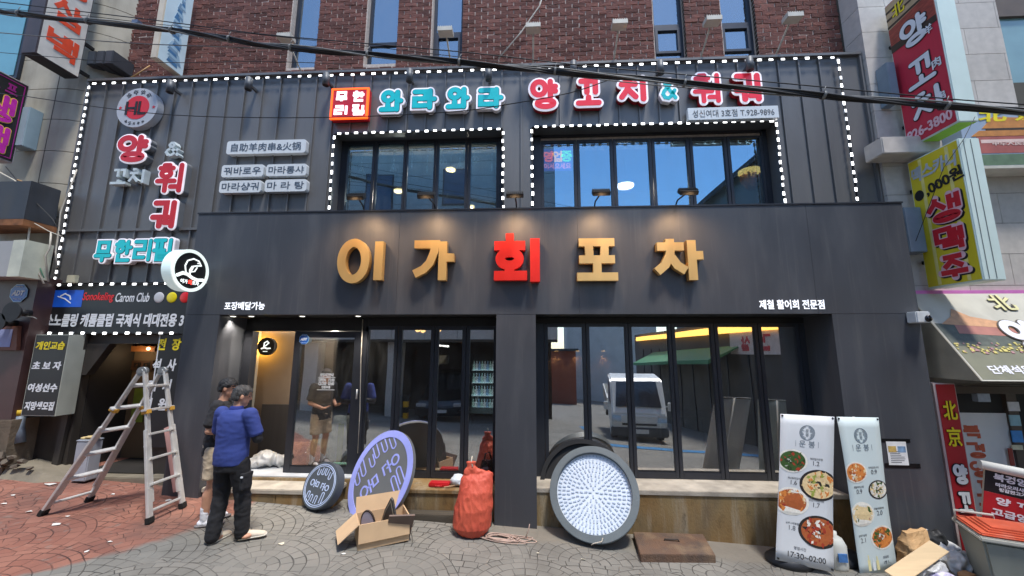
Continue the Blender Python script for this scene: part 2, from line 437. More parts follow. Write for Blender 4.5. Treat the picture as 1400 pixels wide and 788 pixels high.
def plinth_mat():
    mt = mat('weathered plinth', rgb(138, 120, 84), .8, 0, .3, 2.2, .25, 50, col2=rgb(112, 84, 46), dirt=.75, stretch=(1, 1, .6))
    n, l = mt.node_tree.nodes, mt.node_tree.links; b = n['Principled BSDF']
    src = b.inputs['Base Color'].links[0].from_socket
    tc = n.new('ShaderNodeTexCoord')
    for sc_, st_, lo, hi, fac, col in ((1.4, (3.2, 3.2, .35), .52, .72, .75, rgb(168, 160, 140)), (5.5, (1.6, 1.6, .5), .55, .70, .6, rgb(60, 50, 34)), (2.0, (.8, .8, 2.2), .58, .78, .35, rgb(140, 104, 56))):
        mp = n.new('ShaderNodeMapping'); mp.inputs['Scale'].default_value = st_; mp.inputs['Location'].default_value = (sc_*3, sc_, 0); l.new(tc.outputs['Object'], mp.inputs[0])
        ns = n.new('ShaderNodeTexNoise'); ns.inputs['Scale'].default_value = sc_; ns.inputs['Detail'].default_value = 9; ns.inputs['Roughness'].default_value = .65; l.new(mp.outputs[0], ns.inputs['Vector'])
        mr = n.new('ShaderNodeMapRange'); mr.inputs[1].default_value = lo; mr.inputs[2].default_value = hi; mr.inputs[4].default_value = fac; l.new(ns.outputs[0], mr.inputs[0])
        mx = n.new('ShaderNodeMix'); mx.data_type = 'RGBA'; mx.inputs[7].default_value = (*col, 1); l.new(mr.outputs[0], mx.inputs[0]); l.new(src, mx.inputs[6]); src = mx.outputs[2]
    l.new(src, b.inputs['Base Color'])
    return mt
PLINTH = plinth_mat()
def layer(mt, sc_, st_, lo, hi, fac, col):
    n, l = mt.node_tree.nodes, mt.node_tree.links; b = n['Principled BSDF']; src = b.inputs['Base Color'].links[0].from_socket
    tc = n.new('ShaderNodeTexCoord'); mp = n.new('ShaderNodeMapping'); mp.inputs['Scale'].default_value = st_; mp.inputs['Location'].default_value = (sc_*2, 1, sc_); l.new(tc.outputs['Object'], mp.inputs[0])
    ns = n.new('ShaderNodeTexNoise'); ns.inputs['Scale'].default_value = sc_; ns.inputs['Detail'].default_value = 10; ns.inputs['Roughness'].default_value = .7; l.new(mp.outputs[0], ns.inputs['Vector'])
    mr = n.new('ShaderNodeMapRange'); mr.inputs[1].default_value = lo; mr.inputs[2].default_value = hi; mr.inputs[4].default_value = fac; l.new(ns.outputs[0], mr.inputs[0])
    mx = n.new('ShaderNodeMix'); mx.data_type = 'RGBA'; mx.inputs[7].default_value = (*col, 1); l.new(mr.outputs[0], mx.inputs[0]); l.new(src, mx.inputs[6]); l.new(mx.outputs[2], b.inputs['Base Color'])
layer(ANTH, 2.6, (6, 6, .22), .56, .78, .30, rgb(118, 116, 112)); layer(ANTH, 16, (1, 1, 1), .70, .76, .35, rgb(126, 124, 120)); layer(ANTH, .7, (1, 1, .6), .5, .8, .2, rgb(54, 56, 60))
layer(ANTH2, 3.0, (5, 5, .2), .56, .8, .3, rgb(140, 134, 124)); layer(ANTH2, .8, (1, 1, .5), .5, .8, .4, rgb(82, 80, 78))
def led_vary(mt):
    n, l = mt.node_tree.nodes, mt.node_tree.links; b = n['Principled BSDF']; oi = n.new('ShaderNodeObjectInfo')
    mr = n.new('ShaderNodeMapRange'); mr.inputs[1].default_value = .02; mr.inputs[2].default_value = .5; mr.inputs[3].default_value = .5; mr.inputs[4].default_value = 3.2
    l.new(oi.outputs['Random'], mr.inputs[0]); l.new(mr.outputs[0], b.inputs['Emission Strength'])
led_vary(LED)
GL_SHOP = glass('shopfront glass', (.84, .86, .86), .46, .30, wavy=.06)
GL_UP = glass('upper glass', (.62, .68, .70), .44, .35, wavy=.06, rcol=(.34, .58, .74))
GL_BR = glass('brick window glass', (.45, .52, .55), .30, .35, wavy=.05, rcol=(.75, .9, 1))

# ---------------------------------------------------------------- ground
def paving():
    mt = bpy.data.materials.new('fan cobble paving'); mt.use_nodes = True
    n = mt.node_tree.nodes; l = mt.node_tree.links; b = n['Principled BSDF']
    def N(op, a, c=None, d=None, clamp=False):
        x = n.new('ShaderNodeMath'); x.operation = op; x.use_clamp = clamp
        for i, v in enumerate((a, c, d)):
            if v is None: continue
            if isinstance(v, (int, float)): x.inputs[i].default_value = v
            else: l.new(v, x.inputs[i])
        return x.outputs[0]
    tc = n.new('ShaderNodeTexCoord'); sp = n.new('ShaderNodeSeparateXYZ')
    nz = n.new('ShaderNodeTexNoise'); nz.inputs['Scale'].default_value = 1.6; nz.inputs['Detail'].default_value = 3
    l.new(tc.outputs['Object'], nz.inputs['Vector'])
    wv = n.new('ShaderNodeVectorMath'); wv.operation = 'MULTIPLY_ADD'; wv.inputs[1].default_value = (.10, .10, 0)
    l.new(nz.outputs['Color'], wv.inputs[0]); l.new(tc.outputs['Object'], wv.inputs[2])
    l.new(wv.outputs[0], sp.inputs[0])
    X, Y = sp.outputs[0], sp.outputs[1]
    Wd, d, sL = 1.36, .118, .150
    h_ = Wd/2
    def fan(j):
        sh = N('MULTIPLY', N('MODULO', N('ADD', j, 1000), 2), .5)
        q = N('ADD', N('SUBTRACT', N('DIVIDE', X, Wd), sh), .5); qi = N('FLOOR', q)
        u = N('MULTIPLY', N('SUBTRACT', N('SUBTRACT', q, qi), .5), Wd); dv = N('SUBTRACT', Y, N('MULTIPLY', j, h_))
        return qi, u, dv, N('SQRT', N('ADD', N('MULTIPLY', u, u), N('MULTIPLY', dv, dv)))
    j1 = N('FLOOR', N('DIVIDE', Y, h_)); j2 = N('SUBTRACT', j1, 1)
    A_, B_ = fan(j1), fan(j2)
    sel = N('LESS_THAN', A_[3], h_)
    def pick(p, q): return N('ADD', N('MULTIPLY', p, sel), N('MULTIPLY', q, N('SUBTRACT', 1, sel)))
    cu = N('ADD', N('MULTIPLY', pick(j1, j2), 37), pick(A_[0], B_[0])); u_, dv_, r_ = pick(A_[1], B_[1]), pick(A_[2], B_[2]), pick(A_[3], B_[3])
    t = N('DIVIDE', r_, d); co = N('FLOOR', t); fr = N('SUBTRACT', t, co)
    rm = N('MULTIPLY', N('ADD', co, .5), d)
    nst = N('ADD', N('FLOOR', N('DIVIDE', N('MULTIPLY', rm, 2*pi), sL)), 2)
    cmb = n.new('ShaderNodeCombineXYZ'); l.new(cu, cmb.inputs[0]); l.new(co, cmb.inputs[1])
    wn = n.new('ShaderNodeTexWhiteNoise'); l.new(cmb.outputs[0], wn.inputs['Vector'])
    bb = N('ADD', N('MULTIPLY', N('DIVIDE', N('ARCTAN2', u_, dv_), 2*pi), nst), wn.outputs['Value']); bi = N('FLOOR', bb); fb = N('SUBTRACT', bb, bi)
    e1 = N('MULTIPLY', N('MINIMUM', fr, N('SUBTRACT', 1, fr)), d); e2 = N('MULTIPLY', N('MINIMUM', fb, N('SUBTRACT', 1, fb)), sL)
    e3 = N('MULTIPLY', N('ABSOLUTE', N('SUBTRACT', A_[3], h_)), 1.0); e1 = N('MINIMUM', e1, e3)
    dist = N('MINIMUM', e1, e2)
    n4 = n.new('ShaderNodeTexNoise'); n4.inputs['Scale'].default_value = 5; l.new(tc.outputs['Object'], n4.inputs['Vector'])
    wid = N('MULTIPLY_ADD', n4.outputs[0], .020, -.0025)
    joint = n.new('ShaderNodeMapRange'); joint.interpolation_type = 'SMOOTHSTEP'
    l.new(dist, joint.inputs[0]); joint.inputs[1].default_value = .000; l.new(wid, joint.inputs[2])
    joint.inputs[3].default_value = 1; joint.inputs[4].default_value = 0
    c2 = n.new('ShaderNodeCombineXYZ'); l.new(cu, c2.inputs[0]); l.new(co, c2.inputs[1]); l.new(bi, c2.inputs[2])
    w2 = n.new('ShaderNodeTexWhiteNoise'); l.new(c2.outputs[0], w2.inputs['Vector'])
    # masks from plain ground coordinates
    s0 = n.new('ShaderNodeSeparateXYZ'); l.new(tc.outputs['Object'], s0.inputs[0]); GX, GY = s0.outputs[0], s0.outputs[1]
    nm = n.new('ShaderNodeTexNoise'); nm.inputs['Scale'].default_value = 2.4; nm.inputs['Detail'].default_value = 5
    l.new(tc.outputs['Object'], nm.inputs['Vector'])
    edge = N('ADD', GX, N('MULTIPLY', N('SUBTRACT', nm.outputs[0], .5), .35))
    bound = N('ADD', N('MULTIPLY', N('ADD', GY, 1.1), .30), -4.02)       # painted red to the left of this line
    bow = N('MULTIPLY', N('MULTIPLY', N('ADD', GY, .6), N('ADD', GY, .6)), -.26)
    red = n.new('ShaderNodeMapRange'); red.interpolation_type = 'SMOOTHSTEP'
    l.new(N('SUBTRACT', N('ADD', bound, bow), edge), red.inputs[0]); red.inputs[1].default_value = -.06; red.inputs[2].default_value = .08
    cm = n.new('ShaderNodeMapRange'); cm.interpolation_type = 'SMOOTHSTEP'
    l.new(N('ADD', GY, N('MULTIPLY', N('SUBTRACT', nm.outputs[0], .5), .5)), cm.inputs[0]); cm.inputs[1].default_value = -.42; cm.inputs[2].default_value = -.22
    right = n.new('ShaderNodeMapRange'); l.new(GX, right.inputs[0]); right.inputs[1].default_value = -1.2; right.inputs[2].default_value = 0.2
    conc = N('MULTIPLY', cm.outputs[0], right.outputs[0])
    def mixc(fac, A, B):
        m_ = n.new('ShaderNodeMix'); m_.data_type = 'RGBA'
        if isinstance(fac, (int, float)): m_.inputs[0].default_value = fac
        else: l.new(fac, m_.inputs[0])
        for i, v in ((6, A), (7, B)):
            if isinstance(v, tuple): m_.inputs[i].default_value = (*v, 1)
            else: l.new(v, m_.inputs[i])
        return m_.outputs[2]
    stone = mixc(w2.outputs['Value'], rgb(116, 114, 107), rgb(128, 125, 117))
    n5 = n.new('ShaderNodeTexNoise'); n5.inputs['Scale'].default_value = 1.1; n5.inputs['Detail'].default_value = 7; l.new(tc.outputs['Object'], n5.inputs['Vector'])
    r5 = n.new('ShaderNodeMapRange'); r5.inputs[1].default_value = .42; r5.inputs[2].default_value = .68; r5.inputs[4].default_value = .6; l.new(n5.outputs[0], r5.inputs[0])
    stone = mixc(r5.outputs[0], stone, rgb(106, 104, 98))
    redc = mixc(w2.outputs['Value'], rgb(136, 88, 72), rgb(152, 104, 86)); redc = mixc(r5.outputs[0], redc, rgb(98, 62, 55))
    n6 = n.new('ShaderNodeTexNoise'); n6.inputs['Scale'].default_value = 9; n6.inputs['Detail'].default_value = 6; l.new(tc.outputs['Object'], n6.inputs['Vector'])
    worn = n.new('ShaderNodeMapRange'); worn.inputs[1].default_value = .60; worn.inputs[2].default_value = .70; worn.inputs[4].default_value = .55; l.new(n6.outputs[0], worn.inputs[0])
    redc = mixc(worn.outputs[0], redc, rgb(128, 112, 102))
    base = mixc(red.outputs[0], stone, redc)
    cc = mixc(n5.outputs[0], rgb(112, 107, 97), rgb(132, 126, 114))
    base = mixc(conc, base, cc)
    jn = N('MULTIPLY', joint.outputs[0], N('SUBTRACT', 1, conc, clamp=True))
    nj = n.new('ShaderNodeTexNoise'); nj.inputs['Scale'].default_value = 3.1; l.new(tc.outputs['Object'], nj.inputs['Vector'])
    jf = n.new('ShaderNodeMapRange'); jf.inputs[1].default_value = .35; jf.inputs[2].default_value = .6; jf.inputs[3].default_value = .25; jf.inputs[4].default_value = .95; l.new(nj.outputs[0], jf.inputs[0])
    jn2 = N('MULTIPLY', jn, jf.outputs[0])
    base = mixc(jn2, base, mixc(red.outputs[0], rgb(44, 41, 36), rgb(54, 36, 31)))
    # scattered grit
    v = n.new('ShaderNodeTexVoronoi'); v.inputs['Scale'].default_value = 26; l.new(tc.outputs['Object'], v.inputs['Vector'])
    gr = n.new('ShaderNodeMapRange'); gr.inputs[1].default_value = .035; gr.inputs[2].default_value = .05; gr.inputs[3].default_value = .6; gr.inputs[4].default_value = 0; l.new(v.outputs['Distance'], gr.inputs[0])
    vs = n.new('ShaderNodeSeparateColor'); l.new(v.outputs['Color'], vs.inputs[0])
    gk = N('MULTIPLY', gr.outputs[0], N('GREATER_THAN', vs.outputs[0], .72))
    base = mixc(gk, base, rgb(205, 198, 186))
    vg = n.new('ShaderNodeTexVoronoi'); vg.inputs['Scale'].default_value = 4.2; l.new(tc.outputs['Object'], vg.inputs['Vector'])
    gg = n.new('ShaderNodeMapRange'); gg.inputs[1].default_value = .05; gg.inputs[2].default_value = .085; gg.inputs[3].default_value = .5; gg.inputs[4].default_value = 0; l.new(vg.outputs['Distance'], gg.inputs[0])
    vc = n.new('ShaderNodeSeparateColor'); l.new(vg.outputs['Color'], vc.inputs[0])
    base = mixc(N('MULTIPLY', gg.outputs[0], N('GREATER_THAN', vc.outputs[1], .62)), base, rgb(66, 64, 60))
    ns3 = n.new('ShaderNodeTexNoise'); ns3.inputs['Scale'].default_value = .55; ns3.inputs['Detail'].default_value = 8; ns3.inputs['Roughness'].default_value = .7; l.new(tc.outputs['Object'], ns3.inputs['Vector'])
    rs3 = n.new('ShaderNodeMapRange'); rs3.inputs[1].default_value = .52; rs3.inputs[2].default_value = .66; rs3.inputs[4].default_value = .32; l.new(ns3.outputs[0], rs3.inputs[0])
    base = mixc(rs3.outputs[0], base, rgb(84, 78, 70))
    l.new(base, b.inputs['Base Color'])
    b.inputs['Roughness'].default_value = .82
    hgt = N('ADD', N('MULTIPLY', N('MULTIPLY', jn2, -1), 1.0), N('ADD', N('MULTIPLY', w2.outputs['Value'], .22), N('MULTIPLY', n6.outputs[0], .5)))
    bp = n.new('ShaderNodeBump'); bp.inputs['Strength'].default_value = .7; bp.inputs['Distance'].default_value = .014
    l.new(hgt, bp.inputs['Height']); l.new(bp.outputs[0], b.inputs['Normal'])
    return mt
def make_ground():
    xs = [-60, -30, -16] + [-12+i*.5 for i in range(49)] + [16, 30, 60]
    ys = [-60, -30, -16, -12, -10, -9, -8.2, -7.6, -7, -6, -5, -4.2, -3.7, -3.2, -2.5, -1.8, -1.2, -.6, 0, .6, 1.2, 3, 8, 30]
    vs = [(x, y, gz(x, y)) for y in ys for x in xs]; nx = len(xs)
    fs = [(j*nx+i, j*nx+i+1, (j+1)*nx+i+1, (j+1)*nx+i) for j in range(len(ys)-1) for i in range(nx-1)]
    mb = MB(); mb.add(vs, fs)
    return struct(mb.build('pavement', paving()))
make_ground()

# ---------------------------------------------------------------- the restaurant building
YC, YB, YF, YU = .5, .8, .57, .76     # cladding face, brick face, ground-floor frames, upper frames
ZF0, ZF1 = 2.84, 4.40
bld = thing('restaurant_building', 'brown brick building with a dark grey metal facade and wide anthracite shopfront canopy', 'building', (0, 0, 0))
# brick windows: opening px at the brick face
BW = []
for (xl, xr, yb, ym, yl) in [(396, 434, 92, 58, 62), (500, 543, 87, 53, 57), (590, 632, 82, 39, 43), (895, 938, 84, 28, 66), (989, 1036, 82, 25, 63)]:
    z0 = P((xl+xr)/2, yb, YB).z; zm = P((xl+xr)/2, ym, YB).z
    ymid = 50
    BW.append((P(xl, ymid, YB).x, P(xr, ymid, YB).x, z0, zm, P((xl+xr)/2, yl, YB).z))
BX0, BX1, BZ0, BZ1 = P(127, 100, YB).x, P(1166, 60, YB).x, 7.0, 9.7
def bricks():
    mb = MB(); mort = MB()
    ph, L, g = .083, .240, .019
    xs_edges = [(w[0], w[1], w[2]) for w in BW]
    r = 0; z = BZ0
    while z < BZ1:
        # free spans of this course
        spans = [(BX0, BX1)]
        for a, b, z0 in xs_edges:
            if z+ph > z0:
                ns = []
                for s0, s1 in spans:
                    if b <= s0 or a >= s1: ns.append((s0, s1)); continue
                    if a > s0: ns.append((s0, a))
                    if b < s1: ns.append((b, s1))
                spans = ns
        for s0, s1 in spans:
            x = s0; k = 0
            while x < s1-.03:
                l_ = L if not (k == 0 and r % 2) else L*.5
                x1 = min(x+l_, s1)
                if s1-x1 < .05: x1 = s1
                dy = random.uniform(-.014, .004); t1 = random.uniform(.004, .012)
                # split-face brick: the top edge stands out, the bottom edge leans back
                y = YB+dy
                vs = [(x, y+t1, z), (x1-g, y+t1+random.uniform(-.004, .004), z), (x1-g, YB+.09, z), (x, YB+.09, z),
                      (x, y-.003, z+ph-g), (x1-g, y-.003, z+ph-g), (x1-g, YB+.09, z+ph-g), (x, YB+.09, z+ph-g)]
                mb.add(vs, [(0,3,2,1),(4,5,6,7),(0,1,5,4),(1,2,6,5),(2,3,7,6),(3,0,4,7)])
                x = x1; k += 1
        z += ph; r += 1
    o = mb.build('brick_wall', brick_m, bld)
    # mortar bed
    for s0, s1, z0, z1 in [(BX0, BX1, 5.9, min(w[2] for w in BW))]:
        mort.box(s0, s1, YB+.014, YB+.3, z0, z1)
    xs = sorted([BX0]+[w[0] for w in BW]+[w[1] for w in BW]+[BX1])
    zb = min(w[2] for w in BW)
    for i in range(0, len(xs), 2):
        mort.box(xs[i], xs[i+1], YB+.014, YB+.3, zb, BZ1+.1)
    for w in BW:
        if w[2] > zb+.01: mort.box(w[0], w[1], YB+.0135, YB+.3, zb, w[2])
    mort.build('mortar_bed', mat('mortar', rgb(184, 170, 158), .9, 0, .2, 20, .2, 80), bld)
def brick_material():
    mt = mat('split brick', rgb(130, 80, 66), .9, 0, .25, 14, .7, 46, island=.34, col2=rgb(98, 66, 59))
    return mt
brick_m = brick_material()
bricks()
WINF = mat('window frame navy', rgb(40, 46, 58), .45, .2, .08, 9)
for i, (a, b, z0, zm, zl) in enumerate(BW):
    w = MB(); y = YB+.13; t = .05
    top = BZ1+.05
    w.box(a, a+t, y, y+.07, z0, top); w.box(b-t, b, y, y+.07, z0, top); w.box(a+t, b-t, y, y+.07, z0, z0+t)
    w.box(a+t, b-t, y-.002, y+.07, zm-.04, zm+.03)
    if i >= 2:   # opening sash
        zs0, zs1 = (zl if i >= 3 else z0+.06), zm-.05
        for q in ((a+t+.003, a+t+.05, zs0, zs1), (b-t-.05, b-t-.003, zs0, zs1), (a+t+.05, b-t-.05, zs0, zs0+.045), (a+t+.05, b-t-.05, zs1-.045, zs1)):
            w.box(q[0], q[1], y-.012, y+.05, q[2], q[3])
    fr = w.build('window', WINF, bld)
    g = MB(); g.box(a+t-.002, b-t+.002, y+.03, y+.04, z0+t-.002, top); g.build('pane', GL_BR, fr)
    rm = MB(); rm.box(a+.0, b-.0, y+.5, y+.52, z0, top)
    if i in (0,):
        rm.build('curtain', mat('beige curtain', rgb(150, 138, 110), .9, 0, .2, 3, stretch=(12, 1, .3)), fr)
    elif i == 1:
        rm.build('printed_panel', mat('printed panel', rgb(205, 205, 160), .7, 0, .08, 3), fr)
        dd = MB()
        for (cx, cy, cr, ci) in ((522, 13, 9, 0), (522, 27, 9, 1), (522, 42, 9.5, 2)):
            c = P(cx, cy, y+.49); rr = (P(cx+cr, cy, y+.49)-c).length
            dd.disc(c.x, c.z, rr, y+.485, y+.499, 28, ci)
        dd.build('colour_dots', [mat('dot coral', rgb(214, 120, 90), .6), mat('dot pale blue', rgb(170, 200, 205), .6), mat('dot yellow', rgb(222, 200, 70), .6)], fr)
    elif i == 2:
        rm.build('blind', mat('grey blind', rgb(96, 112, 122), .7, 0, .15, 2, stretch=(.4, 1, 5)), fr)
    else:
        rm.build('ceiling_back', mat('pale room', rgb(110, 130, 150), .8, 0, .2, 2), fr)

# ---- cladding with two window openings
CX0, CX1, CZ0, CZ1 = -8.04, P(1173.5, 76, YC).x, 3.42, 7.12
U1 = (P(457.6, 183.4, YC).x, P(687.6, 177, YC).x, 6.0)      # left opening
U2 = (P(727.5, 173, YC).x, P(1060.6, 166, YC).x, 6.02)      # right opening
UZ0 = 4.45
cl = MB(); y1 = YC+.28
def clad(x0, x1, z0, z1, seams=True):
    cl.box(x0, x1, YC, y1, z0, z1)
clad(CX0, -5.2, CZ0, CZ1); clad(-5.2, U1[0], 4.2, CZ1); clad(U1[0], U1[1], U1[2], CZ1); clad(U1[1], U2[0], 4.2, CZ1)
clad(U2[0], U2[1], U2[2], CZ1); clad(U2[1], CX1, 4.2, CZ1)
cl.build('metal_cladding', ANTH2, bld)
sm = MB(); x = CX0+.12; pitch = .3265
x = -4.744-pitch*10
while x < CX1-.05:
    if x > CX0:
        lo = CZ0 if x < -5.25 else 4.2
        for a, b, zt in (U1, U2):
            if a-.005 < x < b+.005: lo = zt+.004
        sm.box(x-.011, x+.011, YC-.03, YC-.002, lo, CZ1-.03)
    x += pitch
sm.box(CX0+.02, -5.22, YC-.045, YC-.003, 4.30, 4.34)
sm.box(CX0, CX1, YC-.06, YC+.2, CZ1+.003, CZ1+.045)
sm.box(CX0, CX0+.03, YC-.05, YC-.001, CZ0, CZ1)
sm.box(CX1-.03, CX1+.002, YC-.05, YC-.001, 4.4, CZ1)
sm.build('standing_seam', ANTH2, bld)

# ---- canopy fascia, piers, soffit
FX0, FX1 = -5.164, 5.21
cn = MB(); js = [FX0, -1.98, .66, 3.9, FX1]
for i in range(4):
    cn.box(js[i]+.0015, js[i+1]-.0015, 0, .04, ZF0, ZF1)
cn.box(FX0+.004, FX1-.004, .04, .5, ZF0+.02, ZF1-.003)
cn.box(FX0, FX0+.003, .0405, .5, ZF0, ZF1); cn.box(FX1-.003, FX1, .0405, .5, ZF0, ZF1)
cn.build('canopy_fascia', ANTH, bld)
tr = MB(); tr.box(FX0-.01, FX1+.01, -.012, .5, ZF1+.002, ZF1+.022); tr.build('canopy_cap', FRAME, bld)
PIERS = [(FX0+.002, -4.63), (-.515, .045), (4.08, FX1-.002)]
for a, b in PIERS:
    p = MB(); p.box(a, b, .002, YF+.2, -.6, ZF0-.004); p.build('pier', ANTH, bld)
# right pier flares slightly towards its base like the photo: a narrow return strip
sf = MB(); sf.box(-4.63, 4.08, .04, YF+.1, ZF0-.0, ZF0+.018); sf.build('soffit', BLACK, bld)
LAMP = emis('soffit lamp', (1, .95, .85), 2.2)
for px_ in (316, 341, 411, 488):
    c = P(px_, 433.6, .16)
    dl = MB(); dl.cyl((c.x, .2, ZF0-.012), (c.x, .2, ZF0+.001), .05, n=18); d_ = dl.build('downlight', ALU, bld)
    dl = MB(); dl.cyl((c.x, .2, ZF0-.014), (c.x, .2, ZF0-.0125), .035, n=18); dl.build('lamp', LAMP, d_)
    L = bpy.data.lights.new('downlight_beam', 'SPOT'); L.energy = 22; L.color = (1, .9, .78); L.spot_size = radians(95); L.spot_blend = .7; L.shadow_soft_size = .04
    o = bpy.data.objects.new('downlight_beam', L); COL.objects.link(o); o.parent = d_; o.location = (c.x, .2, ZF0-.03); o.rotation_euler = (radians(12), 0, 0)

# ---- shop interior shell (dark room behind the glass)
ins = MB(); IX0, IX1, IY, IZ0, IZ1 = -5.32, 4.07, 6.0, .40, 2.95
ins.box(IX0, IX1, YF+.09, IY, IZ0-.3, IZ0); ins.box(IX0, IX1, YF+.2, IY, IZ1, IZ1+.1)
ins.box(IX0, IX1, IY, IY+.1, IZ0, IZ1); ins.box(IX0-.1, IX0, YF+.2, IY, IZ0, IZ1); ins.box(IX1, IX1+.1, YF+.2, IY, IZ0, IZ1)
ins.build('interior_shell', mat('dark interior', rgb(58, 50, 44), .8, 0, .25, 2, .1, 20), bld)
hd = MB(); hd.box(-4.63, P(497, 560, YF).x, YF-.0, YF+.2, 2.625, ZF0-.006); hd.box(P(497, 560, YF).x+.002, -.515, YF+.001, YF+.2, 2.703, ZF0-.006); hd.box(.045, 4.08, YF, YF+.2, 2.745, ZF0-.006); hd.build('door_header', BLACK, bld)

# ---- plinths, sills, steps
SZR, SZL = .50, .44
pl = MB(); pl.box(.046, 4.079, .10, .62, -.6, SZR-.06); pl.build('plinth_wall', PLINTH, bld)
SILL = mat('worn sill', rgb(168, 160, 146), .8, 0, .22, 5, .2, 50, dirt=.3)
si = MB(); si.box(.046, 4.079, .085, .66, SZR-.058, SZR); si.build('sill', SILL, bld, bevel=.006)
pl = MB(); pl.box(-2.35, -.516, .12, .62, -.6, SZL-.05); pl.build('plinth_wall', PLINTH, bld)
si = MB(); si.box(-2.35, -.516, .10, .66, SZL-.048, SZL); si.build('sill', PLINTH, bld, bevel=.006)
st = MB()
st.box(-4.628, -3.56, .06, .42, -.3, .355); st.box(-3.557, -2.75, .06, .42, -.3, .355)
st.build('step', PLINTH, bld, bevel=.008)
st = MB(); st.box(-4.629, -2.72, .04, .425, .357, .42); st.build('step_tread', SILL, bld, bevel=.01)
st = MB(); st.box(-4.628, -2.36, .40, .66, -.2, .46); st.build('upper_step', PLINTH, bld, bevel=.006)
st = MB(); st.box(-4.628, -2.36, .42, 1.6, .462, .478); st.build('threshold', mat('pale threshold', rgb(176, 180, 184), .5, 0, .08, 6), bld)
st = MB(); st.box(-2.0, -.55, -.06, .1, -.2, .19); st.build('timber_step', mat('dark timber', rgb(74, 68, 58), .85, 0, .3, 6, .3, 60, stretch=(.4, 4, 4)), bld, bevel=.008)

# ---- glazed panels
def panel(x0, x1, z0, z1, y, gl, t=.055, tb=.09, name='folding_door', dep=.06, seat=None):
    w = MB()
    w.box(x0, x0+t, y, y+dep, z0, z1); w.box(x1-t, x1, y, y+dep, z0, z1)
    w.box(x0+t, x1-t, y+.001, y+dep-.001, z1-t, z1); w.box(x0+t, x1-t, y+.001, y+dep-.001, z0, z0+tb)
    w.box(x0+t-.012, x1-t+.012, y+.012, y+.02, z0+tb, z0+tb+.015)
    fr = w.build(name, FRAME, bld, bevel=.004)
    g = MB(); g.box(x0+t-.004, x1-t+.004, y+.03, y+.036, z0+tb-.004, z1-t+.004); g.build('pane', gl, fr)
    return fr
def row(pxs, yref, z0, z1, y, gl, **k):
    """pxs: visible glass spans in the photograph at height yref on the frame plane"""
    xs = [(P(a, yref, y).x, P(b, yref, y).x) for a, b in pxs]
    t = k.get('t', .055)
    for i, (a, b) in enumerate(xs):
        l_ = (a+xs[i-1][1])/2+.004 if i else a-t
        r_ = (b+xs[i+1][0])/2-.004 if i < len(xs)-1 else b+t
        kk = dict(k); kk['t'] = min(a-l_, r_-b)
        kk['t'] = max(.035, kk['t'])
        panel(l_, r_, z0, z1, y, gl, **kk)
row([(750, 798), (809, 858), (868, 918), (929, 978), (990, 1040), (1051, 1098)], 550, SZR+.002, 2.743, YF, GL_SHOP)
row([(499, 533), (547, 586), (597, 629), (642, 674)], 550, SZL+.002, 2.70, YF, GL_SHOP)
# single sliding glass door with an open doorway on its left
dA, dB = P(394, 560, YF).x, P(487, 560, YF).x
door = panel(dA, dB, .48, 2.62, YF, GL_SHOP, t=.10, tb=.09, name='glass_door')
fm = MB(); fm.box(dB+.004, P(497, 560, YF).x-.004, YF-.02, YF+.1, .48, 2.62); fm.build('door_post', FRAME, bld)
fm = MB(); fm.box(-4.63, P(336, 560, YF).x, YF-.02, YF+.12, .48, 2.62)
fm.build('door_post', FRAME, bld)
# end posts beside the folding doors
ep = MB()
xa = P(1098, 550, YF).x+.055
ep.box(xa+.004, 4.08, YF, YF+.1, SZR, 2.74); ep.build('frame_post', FRAME, bld); ep = MB()
ep.box(.046, P(750, 550, YF).x-.06, YF, YF+.1, SZR, 2.74)
ep.build('frame_post', FRAME, bld)
# upper windows
row([(473, 507), (515, 550), (556, 591), (599, 635), (643, 678)], 245, 4.3, P(573, 196, YU).z+.055, YU, GL_UP, t=.05, name='upper_window')
row([(744, 785), (793.5, 835), (845, 889), (898, 942), (951, 994), (1003, 1044)], 250, 4.3, P(890, 193, YU).z+.055, YU, GL_UP, t=.05, name='upper_window')
rv = MB()
for a, b, zt in (U1, U2):
    rv.box(a-.0, a+.004, YC+.281, YU+.1, 4.3, zt); rv.box(b-.004, b, YC+.281, YU+.1, 4.3, zt); 
    rv.box(a+.004, b-.004, YU+.0, YU+.1, P(573, 196, YU).z+.058, zt+.3)
    rv.box(a+.004, P(474, 245, YU).x-.052 if a == U1[0] else P(744, 250, YU).x-.052, YU, YU+.08, 4.3, zt)
    rv.box(P(678, 245, YU).x+.052 if a == U1[0] else P(1044, 250, YU).x+.052, b-.004, YU, YU+.08, 4.3, zt)
rv.build('window_reveal', FRAME, bld)
up = MB()
up.box(U1[0]-.5, U2[1]+.5, 4.0, 4.1, 4.3, 6.3); up.box(U1[0]-.5, U2[1]+.5, YU+.15, 4.0, 6.3, 6.35); up.box(U1[0]-.5, U2[1]+.5, YU+.1, 4.0, 4.2, 4.29)
up.box(U1[0]-.55, U1[0]-.5, YU+.15, 4.1, 4.3, 6.3); up.box(U2[1]+.5, U2[1]+.55, YU+.15, 4.1, 4.3, 6.3)
up.build('upper_room_shell', mat('upper room', rgb(70, 72, 74), .8, 0, .2, 1.5), bld)
# ---------------------------------------------------------------- facade signs
def bx(px0, py0, px1, py1, Y):
    """box on the plane Y from a pixel box: x0, x1, z0, z1"""
    a, b = P(px0, (py0+py1)/2, Y), P(px1, (py0+py1)/2, Y); c = P((px0+px1)/2, py0, Y); d = P((px0+px1)/2, py1, Y)
    return a.x, b.x, d.z, c.z
